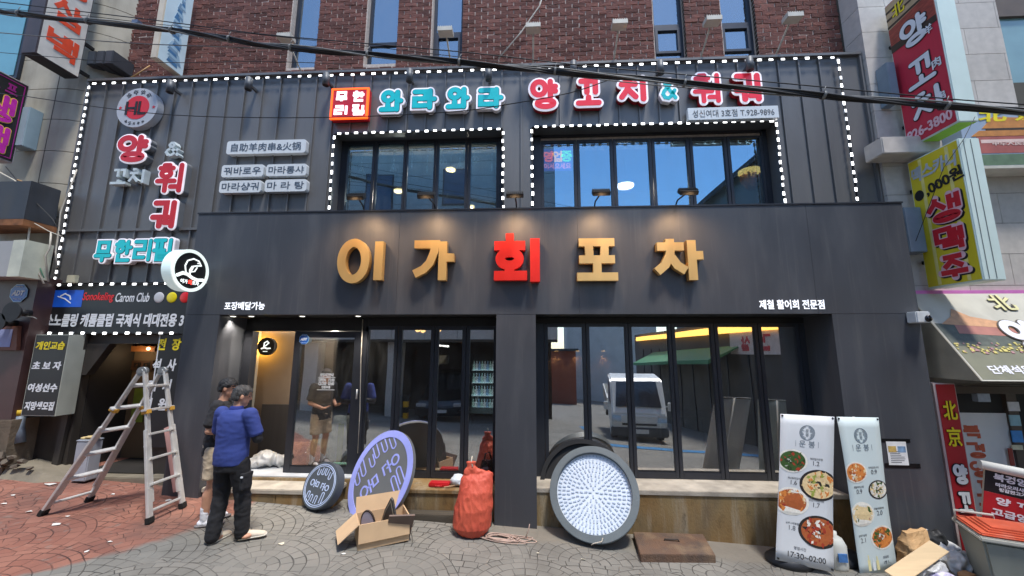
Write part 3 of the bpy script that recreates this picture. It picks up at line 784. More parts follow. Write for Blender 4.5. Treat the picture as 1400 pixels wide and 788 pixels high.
# main sign: five gold and red channel letters stood off the fascia
Ym = -.13
root = thing('shop_sign', 'big gold channel letter sign with one red letter on the anthracite canopy', 'sign', (0, Ym, 3.8))
for ch, b, r in (('이', (461, 325, 523, 389), .062), ('가', (560, 325, 626, 389), .060), ('회', (669, 319, 738, 392), .068), ('포', (783, 326, 850, 384), .058), ('차', (892, 321, 968, 389), .060)):
    x0, x1, z0, z1 = bx(*b, Ym); red = ch == '회'
    if ch == '이':
        s = [circ(.3, .5, .30, .47, 40), [(.93, 1), (.93, 0)]]
    elif ch == '가':
        s = [[(0, .93), (.52, .93), (.50, .72), (.40, .45), (.25, .28), (.02, .16)], [(.72, 1), (.72, 0)], [(.72, .58), (1, .58)]]
    elif ch == '회':
        s = [[(.26, 1.0), (.44, 1.0)], [(0, .82), (.70, .82)], circ(.35, .52, .21, .15, 36), [(.35, .3), (.35, .16)], [(0, .14), (.74, .14)], [(.92, .98), (.92, 0)]]
    elif ch == '포':
        s = [[(.06, 1), (.94, 1)], [(.30, 1), (.32, .52)], [(.70, 1), (.68, .52)], [(.06, .5), (.94, .5)], [(.5, .5), (.5, .03)], [(0, 0), (1, 0)]]
    else:
        s = [[(.30, 1.04), (.30, .84)], [(.02, .84), (.60, .84)], [(.31, .84), (.29, .62), (.18, .36), (0, .18)], [(.32, .56), (.44, .34), (.62, .2)], [(.76, 1), (.76, -.04)], [(.76, .6), (1, .6)]]
    mb = MB(); glyph(mb, s, x0, x1, z0, z1, r, Ym, Ym+.085, 0, 0)
    o = mb.build('letter', REDM if red else GOLD, root)
    if red: o['label'] = 'red letter in the middle of the gold ones'
    rb = MB(); glyph(rb, s, x0+.012, x1-.012, z0+.012, z1-.012, r-.012, Ym+.086, -.004, 0, 0)
    rb.build('letter_return', REDM if red else GOLDS, o)
# small white lit words on the canopy
def words(name, label, body, px, Y, m, r=.0, dep=.004, ratio=.0, cat='lettering', off=.03):
    x0, x1, z0, z1 = bx(*px, Y); mb = MB()
    put_text(mb, body, (x0+x1)/2, (z0+z1)/2, Y, x1-x0, z1-z0, off=off, ext=dep)
    return tag(mb.build(name, m), label, cat)
WL = emis('lit white', (.90, .93, 1), .42)
words('canopy_lettering', 'small white takeaway words on the canopy above the open doorway', '포장배달가능', (307, 413, 362, 424), -.003, WL, off=.018, dep=.003)
words('canopy_lettering', 'small white raw fish words on the canopy above the right folding doors', '제철 활어회 전문점', (1038, 410, 1127, 423), -.003, WL, off=.018, dep=.003)

# cartoon letters with a coloured face and a white border
def toon(ch, px, Y, r, grow, face, border, side, parent, dep=.10, body=None, dark=None):
    x0, x1, z0, z1 = bx(*px, Y)
    mb = MB()
    if body: s = body
    else: s = hangul(ch)
    g = grow
    glyph(mb, s, x0+g, x1-g, z0+g, z1-g, r, Y+.006, Y+.02, 0, 2, None, g)
    o = mb.build('letter', WHITEB if border is WHITEA else border, parent)
    mb = MB(); glyph(mb, s, x0+g, x1-g, z0+g, z1-g, r, Y+.021, Y+dep, 0, 2, None, g-.003); mb.build('letter_return', side, o)
    if dark:
        mb = MB(); glyph(mb, s, x0+g, x1-g, z0+g, z1-g, r, Y+.001, Y+.0059, 0, 2, None, .008); mb.build('letter_outline', dark, o)
    mb = MB(); glyph(mb, s, x0+g, x1-g, z0+g, z1-g, r, Y-.006, Y+.0009 if dark else Y+.0059, 0, 2); mb.build('letter_face', face, o)
    return o
AMP = [[(.92, .02), (.35, .66), (.24, .84), (.36, 1), (.52, 1), (.60, .85), (.5, .68), (.14, .42), (.04, .24), (.18, .04), (.42, 0), (.66, .14), (.88, .44)]]
Yl = YC-.13
root = thing('channel_letter_sign', 'teal rounded letters with white borders on the dark cladding', 'sign', (-1.3, Yl, 6.5))
for ch, b in (('와', (516, 121, 554, 156)), ('라', (561, 119, 600, 153)), ('와', (607, 117, 645, 152)), ('라', (651, 117, 691, 151))):
    toon(ch, b, Yl, .042, .036, TEAL, WHITEA, WHITEA, root, dark=DARKT)
root = thing('channel_letter_sign', 'red rounded letters with white borders and one teal ampersand above the right upper window', 'sign', (1.9, Yl, 6.6))
REDF = mat('bright red acrylic', rgb(226, 38, 56), .3, 0, .05, 7, emit=rgb(226, 38, 56), estr=.10)
REDS = mat('red return', rgb(150, 16, 30), .4, 0, .05, 7)
for ch, b, r in (('양', (722, 106, 766, 152), .045), ('꼬', (784, 105, 825, 147), .046), ('치', (843, 102, 886, 142), .046), ('&', (901, 106, 928, 139), .03), ('훠', (944, 98, 987, 144), .036), ('궈', (1000, 98, 1043, 142), .045)):
    if ch == '&': toon(ch, b, Yl, r, .03, TEAL, WHITEA, WHITEA, root, body=AMP)
    else: toon(ch, b, Yl, r, .034, REDF, WHITEA, REDS, root)
def boxed(name, label, px, Y, dep, m, texts, cat='sign', rim=None, corner=0.0, group=None):
    """flat box sign with raised print; texts: (body, u, v, wfrac, hfrac, material)"""
    x0, x1, z0, z1 = bx(*px, Y)
    r = thing(name, label, cat, ((x0+x1)/2, Y, z0), group=group)
    mb = MB()
    if corner:
        poly = []
        for cx, cz, a0 in ((x1-corner, z1-corner, 0), (x0+corner, z1-corner, 90), (x0+corner, z0+corner, 180), (x1-corner, z0+corner, 270)):
            poly += [(cx+cos(radians(a0+k*15))*corner, cz+sin(radians(a0+k*15))*corner) for k in range(7)]
        mb.prism(poly, Y, Y+dep)
    else: mb.box(x0, x1, Y, Y+dep, z0, z1)
    mb.build('sign_box', m, r, bevel=0 if corner else .006)
    if rim:
        q = MB(); t = rim[1]
        q.box(x0-.004, x1+.004, Y-.006, Y+.03, z1-t, z1+.004); q.box(x0-.004, x1+.004, Y-.006, Y+.03, z0-.004, z0+t)
        q.box(x0-.004, x0+t, Y-.0058, Y+.03, z0+t, z1-t); q.box(x1-t, x1+.004, Y-.0058, Y+.03, z0+t, z1-t)
        q.build('sign_rim', rim[0], r)
    for t in texts:
        body, u, v, wf, hf, tm = t[:6]; kw = t[6] if len(t) > 6 else {}
        q = MB(); put_text(q, body, x0+(x1-x0)*u, z0+(z1-z0)*v, Y-.001, (x1-x0)*wf, (z1-z0)*hf if hf else None, ext=.003, **kw)
        q.build('lettering', tm, r)
    return r
# small red box sign with an orange rim
r = boxed('box_sign', 'small red square box sign with orange glowing rim and four white characters', (452.5, 121, 503, 162), Yl-.02, .13, mat('red face', rgb(205, 22, 40), .35), [], rim=(emis('orange rim', rgb(255, 88, 16), .9), .03))
x0, x1, z0, z1 = bx(452.5, 121, 503, 162, Yl-.02)
for ch, u, v in (('무', .28, .72), ('한', .74, .72), ('리', .28, .27), ('필', .74, .27)):
    q = MB(); w_, h_ = (x1-x0)*.36, (z1-z0)*.36
    glyph(q, hangul(ch), x0+(x1-x0)*u-w_/2, x0+(x1-x0)*u+w_/2, z0+(z1-z0)*v-h_/2, z0+(z1-z0)*v+h_/2, .021, Yl-.027, Yl-.0201, 0, 0)
    q.build('letter', emis('pinkish white', (1, .86, .92), .7), r)
boxed('phone_plate', 'long white plate with branch name and phone number under red letters', (940.5, 146, 1065, 163), Yl, .08, WHITEP, [('성신여대 3호점 T.928-9896', .5, .5, .9, .58, GREYT)])
for i, (body, px, lab) in enumerate((('自助羊肉串&火锅', (310, 192, 418, 210), 'long white plate with Chinese writing above four smaller plates'), ('꿔바로우', (303, 225.5, 360, 242), 'small white plate at the upper left of the four menu plates'),
      ('마라롱샤', (364, 224.5, 419, 240.5), 'small white plate at the upper right of the four menu plates'), ('마라샹궈', (300, 247, 357, 263.5), 'small white plate at the lower left of the four menu plates'), ('마 라 탕', (362, 245.5, 419, 262), 'small white plate with three spaced characters at the lower right of the four'))):
    boxed('menu_plate', lab, px, YC-.10, .09, WHITEP, [(body, .5, .5, .88, .62, mat('grey blue print', rgb(70, 84, 100), .6), {'off': .008})], corner=.045, group='white menu plates on the cladding')
# left vertical sign group
Yv = YC-.13
r = thing('round_logo_sign', 'round grey and red logo sign with black HL letters on the dark cladding', 'sign', (P(187, 147, Yv).x, Yv, P(187, 147, Yv).z))
x0, x1, z0, z1 = bx(160, 121, 215, 174, Yv); cx, cz, R_ = (x0+x1)/2, (z0+z1)/2, (z1-z0)/2
ax_ = (x1-x0)/(z1-z0)
mb = MB(); mb.disc(cx, cz, R_, Yv, Yv+.12, 56, 0, ax_); mb.build('sign_disc', mat('grey disc', rgb(176, 178, 182), .4, 0, .05), r)
mb = MB(); mb.disc(cx, cz, R_*.60, Yv-.004, Yv-.0005, 48, 0, ax_); mb.build('red_centre', REDL, r)
mb = MB(); put_text(mb, 'H', cx-.1, cz-.01, Yv-.0055, h=.25, off=.012, ext=.004); put_text(mb, 'L', cx+.1, cz-.01, Yv-.0055, h=.25, off=.012, ext=.004); mb.build('lettering', INK, r)
mb = MB()
for k, ch in enumerate('와라와라'):
    a = radians(128-k*26); put_text(mb, ch, cx+cos(a)*R_*.8, cz+sin(a)*R_*.8, Yv-.001, h=.09, rot=pi/2-a, off=.01)
for k, ch in enumerate('양꼬치훠궈'):
    a = radians(238+k*15); put_text(mb, ch, cx+cos(a)*R_*.82, cz+sin(a)*R_*.82, Yv-.001, h=.05, rot=pi/2-a+pi)
mb.build('rim_lettering', mat('dark grey print', rgb(70, 70, 74), .6), r)
mb = MB()
for sx in (-1, 1):
    pts = []
    for k in range(10):
        a = pi/2+k*pi/5; q = .035 if k % 2 == 0 else .015; pts.append((cx+sx*R_*.82*ax_+cos(a)*q, cz+sin(a)*q))
    mb.prism(pts, Yv-.004, Yv-.0005)
mb.build('stars', REDL, r)
root = thing('channel_letter_sign', 'vertical run of red letters, white letters and an ampersand below the round logo', 'sign', (-6.5, Yv, 5.2))
SD = mat('grey return', rgb(110, 112, 114), .5)
toon('양', (158, 183, 204, 224), Yv, .046, .028, REDL, WHITEA, SD, root, dep=.13)
toon('훠', (211, 221, 252, 266), Yv, .040, .028, REDL, WHITEA, SD, root, dep=.13)
toon('궈', (204, 272, 242, 315), Yv, .046, .028, REDL, WHITEA, SD, root, dep=.13)
for ch, b in (('꼬', (150, 231, 174, 252)), ('치', (175, 230, 197, 252))):
    x0, x1, z0, z1 = bx(*b, Yv); mb = MB(); glyph(mb, hangul(ch), x0, x1, z0, z1, .022, Yv, Yv+.1, 0, 0); mb.build('letter', mat('silver letter', rgb(196, 206, 206), .4), root, label='small white letter')
x0, x1, z0, z1 = bx(226, 194, 245, 214, Yv); mb = MB(); glyph(mb, AMP, x0, x1, z0, z1, .024, Yv, Yv+.1, 0, 2); mb.build('ampersand', mat('silver letter', (0, 0, 0)), root)
root = thing('channel_letter_sign', 'teal word with white border at the foot of the left cladding', 'sign', (-6.3, Yv, 4.0))
for ch, b in (('무', (127, 327, 155, 361)), ('한', (154, 326, 183, 361)), ('리', (180, 325, 209, 360)), ('필', (206, 324, 238, 360))):
    toon(ch, b, Yv, .030, .030, TEAL, WHITEA, WHITEA, root, dark=DARKT)

# ---- LED module strings
def string(label, runs, Y, n_of, seed=0):
    root = thing('string_light', label, 'string lights', (runs[0][0].x, Y, runs[0][0].z), group='white LED strings edging the facade')
    cb = MB()
    me = None
    for (a, b), n in zip(runs, n_of):
        cb.tube([a, b], .008, 6)
        d = b-a; L = d.length; d = d.normalized()
        for k in range(n):
            c = a+d*(L*(k+.5)/n)
            ln = min(.062, L/n*.48)*random.uniform(.85, 1.1)
            mb = MB(); q = MB()
            M = d.to_track_quat('X', 'Y').to_matrix().to_4x4()
            if me is None:
                mb.box(-.5, .5, -.012, .006, -.017, .017, 1); mb.mi[2] = 0
                o = mb.build('led_module', [LED, WHITEP], root, local=True); me = o.data
            else:
                o = bpy.data.objects.new('led_module', me); COL.objects.link(o); o.parent = root
            up = Vector((0, -1, 0)); zz = d.cross(-up); 
            M3 = Matrix((( d.x, 0, zz.x), (d.y, 1, zz.y), (d.z, 0, zz.z)))
            c = c+zz*random.uniform(-.006, .006)+d*random.uniform(-.01, .01)
            o.matrix_basis = Matrix.Translation(c-Vector(root.location)) @ M3.to_4x4() @ Matrix.Diagonal((ln, 1, 1, 1))
    cb.build('cable', BLACK, root)
    return root
Ys = YC-.065
a, b, c, d = P(75, 388, Ys), P(123, 115.5, Ys), P(1145, 79, Ys), P(1172.5, 279, Ys)
string('LED string up the left edge of the dark cladding', [(a, b)], Ys, [27])
string('long LED string along the top edge of the dark cladding', [(b, c)], Ys, [68])
string('LED string down the right edge of the dark cladding', [(c, d)], Ys, [17])
Ys = YC-.02
string('LED string framing the smaller upper window on three sides', [(P(450, 290, Ys), P(457.6, 183.4, Ys)), (P(457.6, 183.4, Ys), P(687.6, 176.5, Ys)), (P(687.6, 176.5, Ys), P(688, 289, Ys))], Ys, [9, 19, 10])
string('LED string framing the wide upper window on three sides', [(P(728.5, 285, Ys), P(727, 174, Ys)), (P(727, 174, Ys), P(1060.6, 165.8, Ys)), (P(1060.6, 165.8, Ys), P(1073, 281, Ys))], Ys, [9, 27, 11])

# ---- cylinder spotlights on the cladding top
def spot_proto():
    r = thing('cylinder_spotlight', '', 'spotlight', (0, 0, 0), group='grey cylinder spotlights along the cladding top')
    mb = MB(); mb.cyl((0, 0, -.11), (0, 0, .11), .055, n=20); mb.build('housing', mat('spot grey', rgb(86, 88, 90), .5, .2), r)
    mb = MB(); mb.cyl((0, 0, -.112), (0, 0, -.105), .045, n=20); mb.build('lens', BLACK, r)
    mb = MB(); mb.box(-.02, .02, .05, .19, -.02, .02); mb.build('bracket', mat('spot grey', (0, 0, 0)), r)
    return r
spx = [(233, 119, 'cylinder spotlight above the round logo'), (340, 115, 'cylinder spotlight between the round logo and red box sign'), (446, 109, 'cylinder spotlight over the left end of the red box sign'), (560, 104, 'cylinder spotlight over the second teal letter'),
       (668, 102, 'cylinder spotlight over the last teal letter'), (784, 93, 'cylinder spotlight over the second red letter'), (903, 93, 'cylinder spotlight over the teal ampersand'), (1025, 88, 'cylinder spotlight over the last red letter')]
sp0 = spot_proto()
for i, (px, py, lab) in enumerate(spx):
    c = P(px, py, YC-.19)
    if i == 0: sp0.location = c; sp0['label'] = lab
    else: dup(sp0, c, None, lab)
# ---- pale flood lights on arms above the cladding
def flood_proto():
    r = thing('flood_light', '', 'flood light', (0, 0, 0), group='pale flood lights on arms above the cladding')
    mb = MB(); mb.tube([(0, .2, 0), (0, .0, .10), (0, -.42, .36)], .014, 8); mb.build('arm', WCABLE, r)
    mb = MB(); mb.box(-.12, .12, -.56, -.40, .33, .40); 
    for k in range(7): mb.box(-.11+k*.035, -.10+k*.035, -.55, -.41, .40, .425)
    mb.build('lamp_head', mat('cream housing', rgb(190, 184, 170), .5), r)
    return r
fl = [(407, 100, 'pale flood light arm nearest the round blue white sign'), (615, 96, 'pale flood light above the third teal letter'), (729, 87, 'pale flood light above the first red letter'), (841, 85, 'pale flood light above the third red letter'), (962, 81, 'pale flood light below the brick window pair'), (1066, 76, 'pale flood light nearest the granite building')]
f0 = flood_proto()
for i, (px, py, lab) in enumerate(fl):
    c = P(px, py, YC); c.z = CZ1+.05; c.y = YC+.1
    if i == 0: f0.location = c; f0['label'] = lab
    else: dup(f0, c, None, lab)
# ---- black flood lights on the canopy, lit
def gooseneck(px, py, bxp, label):
    h = P(px, py, -.38); base = P(bxp, 288, -.0)
    r = thing('canopy_floodlight', label, 'flood light', (base.x, 0, ZF1+.02), group='black flood lights on the canopy edge')
    mb = MB(); mb.tube([(base.x, .03, ZF1+.02), (base.x+(h.x-base.x)*.15, -.05, ZF1+.08), (h.x, -.33, h.z+.0)], .011, 8); mb.build('arm', BLACK, r)
    T = Matrix.Translation((h.x, -.37, h.z)) @ Matrix.Rotation(radians(38), 4, 'X')
    mb = MB(); mb.box(-.12, .12, -.065, .065, -.03, .03, 0, T)
    for k in range(9): mb.box(-.112+k*.027, -.104+k*.027, -.055, .055, .031, .048, 0, T)
    mb.build('lamp_head', BLACK, r, bevel=.005)
    mb = MB(); mb.box(-.085, .085, -.03, .05, -.036, -.0305, 0, T); mb.build('lens', emis('warm lens', (1, .72, .38), 2.0), r)
    L = bpy.data.lights.new('lamp', 'SPOT'); L.energy = 32; L.color = (1, .62, .32); L.spot_size = radians(140); L.spot_blend = 1; L.shadow_soft_size = .09
    o = bpy.data.objects.new('lamp', L); COL.objects.link(o); o.parent = r
    o.location = Vector((h.x, -.46, h.z-.05))-r.location
    o.rotation_euler = Vector((0, -.34, .9)).to_track_quat('Z', 'Y').to_euler()
for px, py, b, lab in ((487, 269, 497, 'black canopy flood light above the first gold letter'), (583, 267, 595, 'black canopy flood light above the second gold letter'), (704, 266, 706, 'black canopy flood light above the red letter'), (822, 263, 813, 'black canopy flood light above the fourth gold letter'), (941, 262, 925, 'black canopy flood light above the last gold letter')):
    gooseneck(px, py, b, lab)

# ---- round lit blade sign with the fish
XB = -4.90
r = thing('round_blade_sign', 'round lit blade sign with a white fish on black beside the canopy end', 'sign', (XB, -.37, 3.43), (0, 0, pi/2))
mb = MB(); mb.disc(0, 0, .295, -.07, .07, 56); mb.build('drum', emis('cool lit drum', (.70, .86, .86), .16), r, local=True)
mb = MB(); mb.ring(0, 0, .255, .30, -.085, -.0705, 56); mb.build('rim', emis('white rim', (.86, .95, .88), .30), r, local=True)
mb = MB(); mb.disc(0, 0, .254, -.078, -.071, 56); mb.build('sign_face', BLACK, r, local=True)
mb = MB()
FW = emis('lit white print', (.9, .95, .92), .45)
ribbon(mb, [(-.20, -.10), (-.12, -.055), (-.05, -.06), (.04, -.10), (.12, -.115), (.21, -.10)], .022, -.084, -.0785, 0, 2, None, 0)
ribbon(mb, [(-.07, -.06), (-.10, .05), (-.07, .13), (.02, .175), (.11, .16), (.155, .10)], .009, -.084, -.0785, 0, 2, None, 1)
ribbon(mb, [(.155, .10), (.08, .085), (.01, .06), (-.02, .0), (-.01, -.05)], .009, -.084, -.0785, 0, 2, None, 2)
ribbon(mb, [(.03, .06), (.0, -.02), (.06, .0), (.09, .06)], .007, -.084, -.0785, 0, 2, None, 3)
mb.disc(.1, .125, .01, -.084, -.0785, 12); mb.build('fish_mark', FW, r, local=True)
mb = MB(); put_text(mb, '이가', -.085, -.165, -.079, h=.06, off=.03); put_text(mb, '포차', .1, -.165, -.079, h=.06, off=.03); mb.build('lettering', FW, r, local=True)
mb = MB(); put_text(mb, '회', .008, -.165, -.0791, h=.066, off=.03); mb.build('red_letter', emis('lit red', (1, .06, .04), .8), r, local=True)
mb = MB()
for z in (.09, -.11): mb.box(.28, .37, -.012, .012, z-.012, z+.012)
mb.build('bracket', ALU, r, local=True)

# ---- LED sign, hanging ornaments and lamps behind the upper glass
r = thing('led_window_sign', 'rainbow LED open sign behind the first pane of the wide upper window', 'sign', (P(760, 212, YU+.12).x, YU+.12, P(760, 212, YU+.12).z))
x0, x1, z0, z1 = bx(742, 203, 782, 233, YU+.12)
mb = MB(); mb.box(x0, x1, YU+.13, YU+.15, z0, z1); mb.build('panel', emis('blue led panel', (.10, .10, .75), .5), r)
for ch, u, c in (('영', .18, (1, .12, .15)), ('업', .5, (1, .45, .12)), ('중', .82, (.15, .9, .35))):
    mb = MB(); put_text(mb, ch, x0+(x1-x0)*u, z0+(z1-z0)*.64, YU+.129, h=(z1-z0)*.5, off=.04); mb.build('letter', emis('led '+ch, c, 1.6), r)
mb = MB(); put_text(mb, '어서오세요', (x0+x1)/2, z0+(z1-z0)*.2, YU+.129, (x1-x0)*.92, (z1-z0)*.28, off=.03); mb.build('lettering', emis('led pink', (1, .3, .5), 1.2), r)
orn = mat('ornament line', rgb(205, 215, 220), .4, .2)
og = [(497, 225, 0), (545, 232, 0), (538, 230, 0), (564, 220, 1), (583, 232, 1), (606, 221, 2), (628, 226, 0), (650, 218, 2), (673, 230, 1)]
for i, (px, py, kind) in enumerate([(494, 232, 0), (538, 229, 0), (563, 224, 1), (584, 230, 1), (606, 222, 2), (628.5, 226, 0), (649, 218, 2), (672.5, 228, 1)]):
    c = P(px, py, YU+.1); zt = 5.93
    r = thing('hanging_ornament', ['wire ornament string hanging in the first pane of the smaller upper window', 'triangle ornament string hanging in the second pane of the smaller upper window', 'thin drop ornament at the left of the third pane', 'thin drop ornament at the right of the third pane', 'ring ornament string in front of the blue reflection pane', 'triangle ornament at the right of the fourth pane', 'ring ornament at the left of the last pane', 'thin drop ornament at the right of the last pane'][i], 'ornament', (c.x, c.y, c.z), group='wire ornaments hung in the upper window')
    mb = MB(); mb.tube([(c.x, c.y, c.z+.06), (c.x, c.y, zt)], .003, 5)
    for k in range(5): mb.ell((c.x, c.y, c.z+.13+k*.1), (.014, .014, .016), 8, 5)
    mb.build('bead_string', orn, r)
    mb = MB()
    if kind == 0: pts = [(c.x, c.y, c.z+.07), (c.x-.055, c.y, c.z-.06), (c.x+.055, c.y, c.z-.06), (c.x, c.y, c.z+.07)]; mb.tube(pts, .006, 6); mb.ell((c.x, c.y, c.z-.02), (.016, .012, .03), 8, 5)
    elif kind == 1: mb.ell((c.x, c.y, c.z-.01), (.014, .014, .085), 8, 8)
    else:
        mb.tube([(c.x+.06*cos(2*pi*k/16), c.y, c.z+.06*sin(2*pi*k/16)) for k in range(17)], .007, 6, cap=False); mb.box(c.x-.012, c.x+.012, c.y-.01, c.y+.01, c.z-.03, c.z+.03)
    mb.build('pendant', orn, r)
wl = emis('warm lamp', (1, .68, .3), 4.0); wl2 = emis('white ceiling lamp', (1, .97, .9), 4.0)
for i, (px, py, Y, rr, m_, lab) in enumerate([(616, 233, 2.0, .10, wl, 'round warm ceiling lamp in the fourth pane of the smaller upper window'), (545, 262, 1.7, .09, wl, 'warm pendant lamp low behind the second pane of the smaller upper window'), (855, 255, 2.2, .17, wl2, 'white disc ceiling lamp behind the third pane of the wide upper window'), (644, 284, 1.6, .07, wl, 'small warm lamp low at the last pane of the smaller upper window')]):
    c = P(px, py, Y); r = thing('ceiling_lamp', lab, 'lamp', (c.x, c.y, c.z))
    mb = MB(); mb.cyl((c.x, c.y, c.z), (c.x, c.y, c.z+.03), rr, n=24); mb.build('lamp_disc', m_, r)
    L = bpy.data.lights.new('lamp_glow', 'POINT'); L.energy = 30; L.color = (1, .9, .76); L.shadow_soft_size = 0
    o = bpy.data.objects.new('lamp_glow', L); COL.objects.link(o); o.parent = r; o.location = (0, 0, -.14)
    mb = MB(); mb.cyl((c.x, c.y, c.z+.031), (c.x, c.y, 6.31), .012, n=8); mb.build('rod', BLACK, r)
c = P(1025, 237, 1.5); r = thing('chandelier', 'gold beaded chandelier behind the last pane of the wide upper window', 'chandelier', (c.x, c.y, c.z))
mb = MB(); mb.cyl((c.x, c.y, c.z-.0), (c.x, c.y, c.z+.05), .19, n=28); mb.build('lamp_disc', emis('gold lamp', (1, .7, .22), 1.6), r)
mb = MB()
for k in range(60):
    a = random.uniform(0, 2*pi); q = .16*sqrt(random.random()); L_ = .42*(1-q/.25)
    for j in range(6): mb.ell((c.x+q*cos(a), c.y+q*sin(a), c.z-.03-L_*j/6), (.011, .011, .014), 6, 4)
mb.build('beads', mat('amber beads', rgb(190, 120, 80), .3, .2, .4, 30, island=.5), r)
mb = MB(); mb.cyl((c.x, c.y, c.z+.05), (c.x, c.y, 6.31), .01, n=8); mb.build('rod', BLACK, r)
# ---------------------------------------------------------------- billiard club entrance, left of the canopy
YBs = .43
r = thing('club_sign_board', 'long black billiard club sign board edged with LEDs, left of the canopy', 'sign', (-6.6, YBs, 2.8))
xl, zt, zb = P(60, 390, YBs).x, P(150, 390, YBs).z, P(150, 457, YBs).z
mb = MB(); mb.box(xl, -5.168, YBs, YBs+.2, zb, zt); mb.build('board', mat('board black', rgb(30, 31, 34), .4), r, bevel=.005)
def on(px, py, Y=YBs): return P(px, py, Y)
mb = MB(); a, b = on(71, 397), on(111, 420); mb.box(a.x, b.x, YBs-.004, YBs-.0005, b.z, a.z); mb.build('blue_panel', mat('logo blue', rgb(24, 92, 205), .4), r)
mb = MB(); c = on(91, 408)
ribbon(mb, [(c.x-.15, c.z+.03), (c.x-.02, c.z-.01), (c.x+.09, c.z-.08)], .008, YBs-.008, YBs-.0045, 0, 2, None, 0)
ribbon(mb, [(c.x-.1, c.z+.035), (c.x-.03, c.z+.075), (c.x+.06, c.z+.035), (c.x+.08, c.z-.02)], .010, YBs-.008, YBs-.0045, 0, 2, None, 1)
mb.build('player_mark', WHITEL, r)
mb = MB(); c = on(133, 407); put_text(mb, 'Sonokeling', c.x+.02, c.z, YBs-.001, on(156, 407).x-on(113, 407).x, .17, shear=.25, off=.014); mb.build('red_lettering', mat('script red', rgb(226, 30, 40), .4), r)
mb = MB(); put_text(mb, 'Carom Club', (on(158, 407).x+on(205, 407).x)/2, c.z, YBs-.001, on(205, 407).x-on(159, 407).x, .15, shear=.2, off=.01); mb.build('lettering', WHITEL, r)
for px, col in ((217.5, rgb(190, 190, 192)), (235, rgb(226, 206, 20)), (253, rgb(214, 28, 32))):
    c = on(px, 407); rr = .088
    mb = MB(); mb.ell((min(c.x, -5.26), YBs-.002, c.z), (rr, .012, rr), 24, 10); mb.build('ball', mat('ball %d' % px, col, .3), r)
mb = MB(); put_text(mb, '소노클링 캐롬클럽 국제식 대대전용 3', (on(60, 437).x+on(251, 437).x)/2+.02, on(150, 438).z, YBs-.001, on(250, 437).x-on(61, 437).x, .215, off=.035, shear=.1); mb.build('lettering', WHITEL, r)
Ys = YBs-.02
string('LED string around the billiard club sign board', [(P(48, 455, Ys), P(60, 390, Ys)), (P(60, 390, Ys), P(236, 388, Ys)), (P(47, 456, Ys), P(243, 456, Ys))], Ys, [5, 12, 13])
# left panel: a box sign with a white side
YP = .22
x0, x1 = P(39, 513, YP).x, P(85.5, 513, YP).x; z1 = P(70, 457.5, YP).z; z0 = P(55, 569, YP).z
dpt = .40
r = thing('lesson_sign', 'tall black box sign with a white side standing out beside the club doorway', 'sign', ((x0+x1)/2, YP, z0))
mb = MB(); mb.box(x0, x1, YP, YP+dpt-.15, z0, z1); mb.build('box', mat('aged white side', rgb(176, 180, 168), .6, 0, .1, 3, dirt=.3), r)
mb = MB(); mb.box(x0+.012, x1-.012, YP-.004, YP-.0005, z0+.012, z1-.012); mb.build('face', mat('board black', (0, 0, 0)), r)
YEL = mat('yellow print', rgb(236, 214, 30), .5)
for t, v, m_ in (('개인교습', .86, YEL), ('초 보 자', .61, WHITEL), ('여성선수', .34, WHITEL), ('지망생모집', .12, WHITEL)):
    mb = MB(); put_text(mb, t, (x0+x1)/2+.0, z0+(z1-z0)*v, YP-.005, (x1-x0)*.86, (z1-z0)*.105, off=.035, shear=.1); mb.build('lettering', m_, r)
# right panel, partly behind the canopy pier
YR = .47
x0, x1 = P(212, 513, YR).x, -5.0; z1 = P(230, 457.5, YR).z; z0 = P(215, 612, YR).z
r = thing('lesson_sign', 'black panel sign with white writing between the club doorway and the pier', 'sign', (x0, YR, z0))
mb = MB(); mb.box(x0, x1, YR, YR+.06, z0, z1); mb.build('board', mat('board black', (0, 0, 0)), r)
mb = MB(); mb.box(x0-.016, x0-.001, YR-.006, YR+.06, z0, z1); mb.build('edge', WHITEL, r)
xa, xb = P(216, 470, YR).x, P(248, 470, YR).x
for t, py, m_ in (('전  장', 471, YEL), ('석  사', 499, WHITEL), ('개  기', 527, WHITEL), ('회  원', 553, WHITEL)):
    mb = MB(); put_text(mb, t, (xa+xb)/2-(py-470)*.0012, P(220, py, YR).z, YR-.001, xb-xa, .19, off=.035, shear=.1); mb.build('lettering', m_, r)
# entrance surround and passage
r = thing('club_entrance', 'dark metal clad doorway of the billiard club with a narrow passage behind', 'entrance', (-6.6, .5, .5))
xl, xr = P(103, 560, .5).x, P(214, 560, .5).x
zt = P(160, 470, .5).z
mb = MB(); mb.box(-8.05, xl, .5, .62, .3, 3.4); mb.box(xl, -5.0, .5, .62, zt, 3.4); mb.box(xr, -5.0, .53, .62, .3, zt-.001)
mb.build('surround', mat('worn dark metal', rgb(64, 60, 56), .55, .2, .2, 3, .05, 40, stretch=(3, 3, .4), dirt=.25), r)
mb = MB(); mb.prism([(xl+.001, zt-.001), (xl+.001, zt-.5), (xl+.10, zt-.5), (xl+.42, zt-.001)][::-1], .48, .60); mb.build('corner_brace', mat('worn dark metal', (0, 0, 0)), r)
mb = MB(); mb.beam((xl-.12, .46, .42), (xl+.02, .46, 3.0), .10, .05, (0, 1, 0)); mb.build('door_jamb', mat('worn dark metal', (0, 0, 0)), r)
psg = MB()
psg.box(xl-.1, xl, .63, 3.4, .3, 3.2); psg.box(xr, xr+.1, .63, 3.4, .3, 3.2); psg.box(xl, xr, 3.4, 3.5, .3, 3.2); psg.box(xl, xr, .63, 3.4, 2.9, 3.0); psg.box(xl-.1, xr+.1, .5, 3.4, .2, .44)
psg.build('passage', mat('passage wall', rgb(44, 40, 36), .8, 0, .3, 2), r)
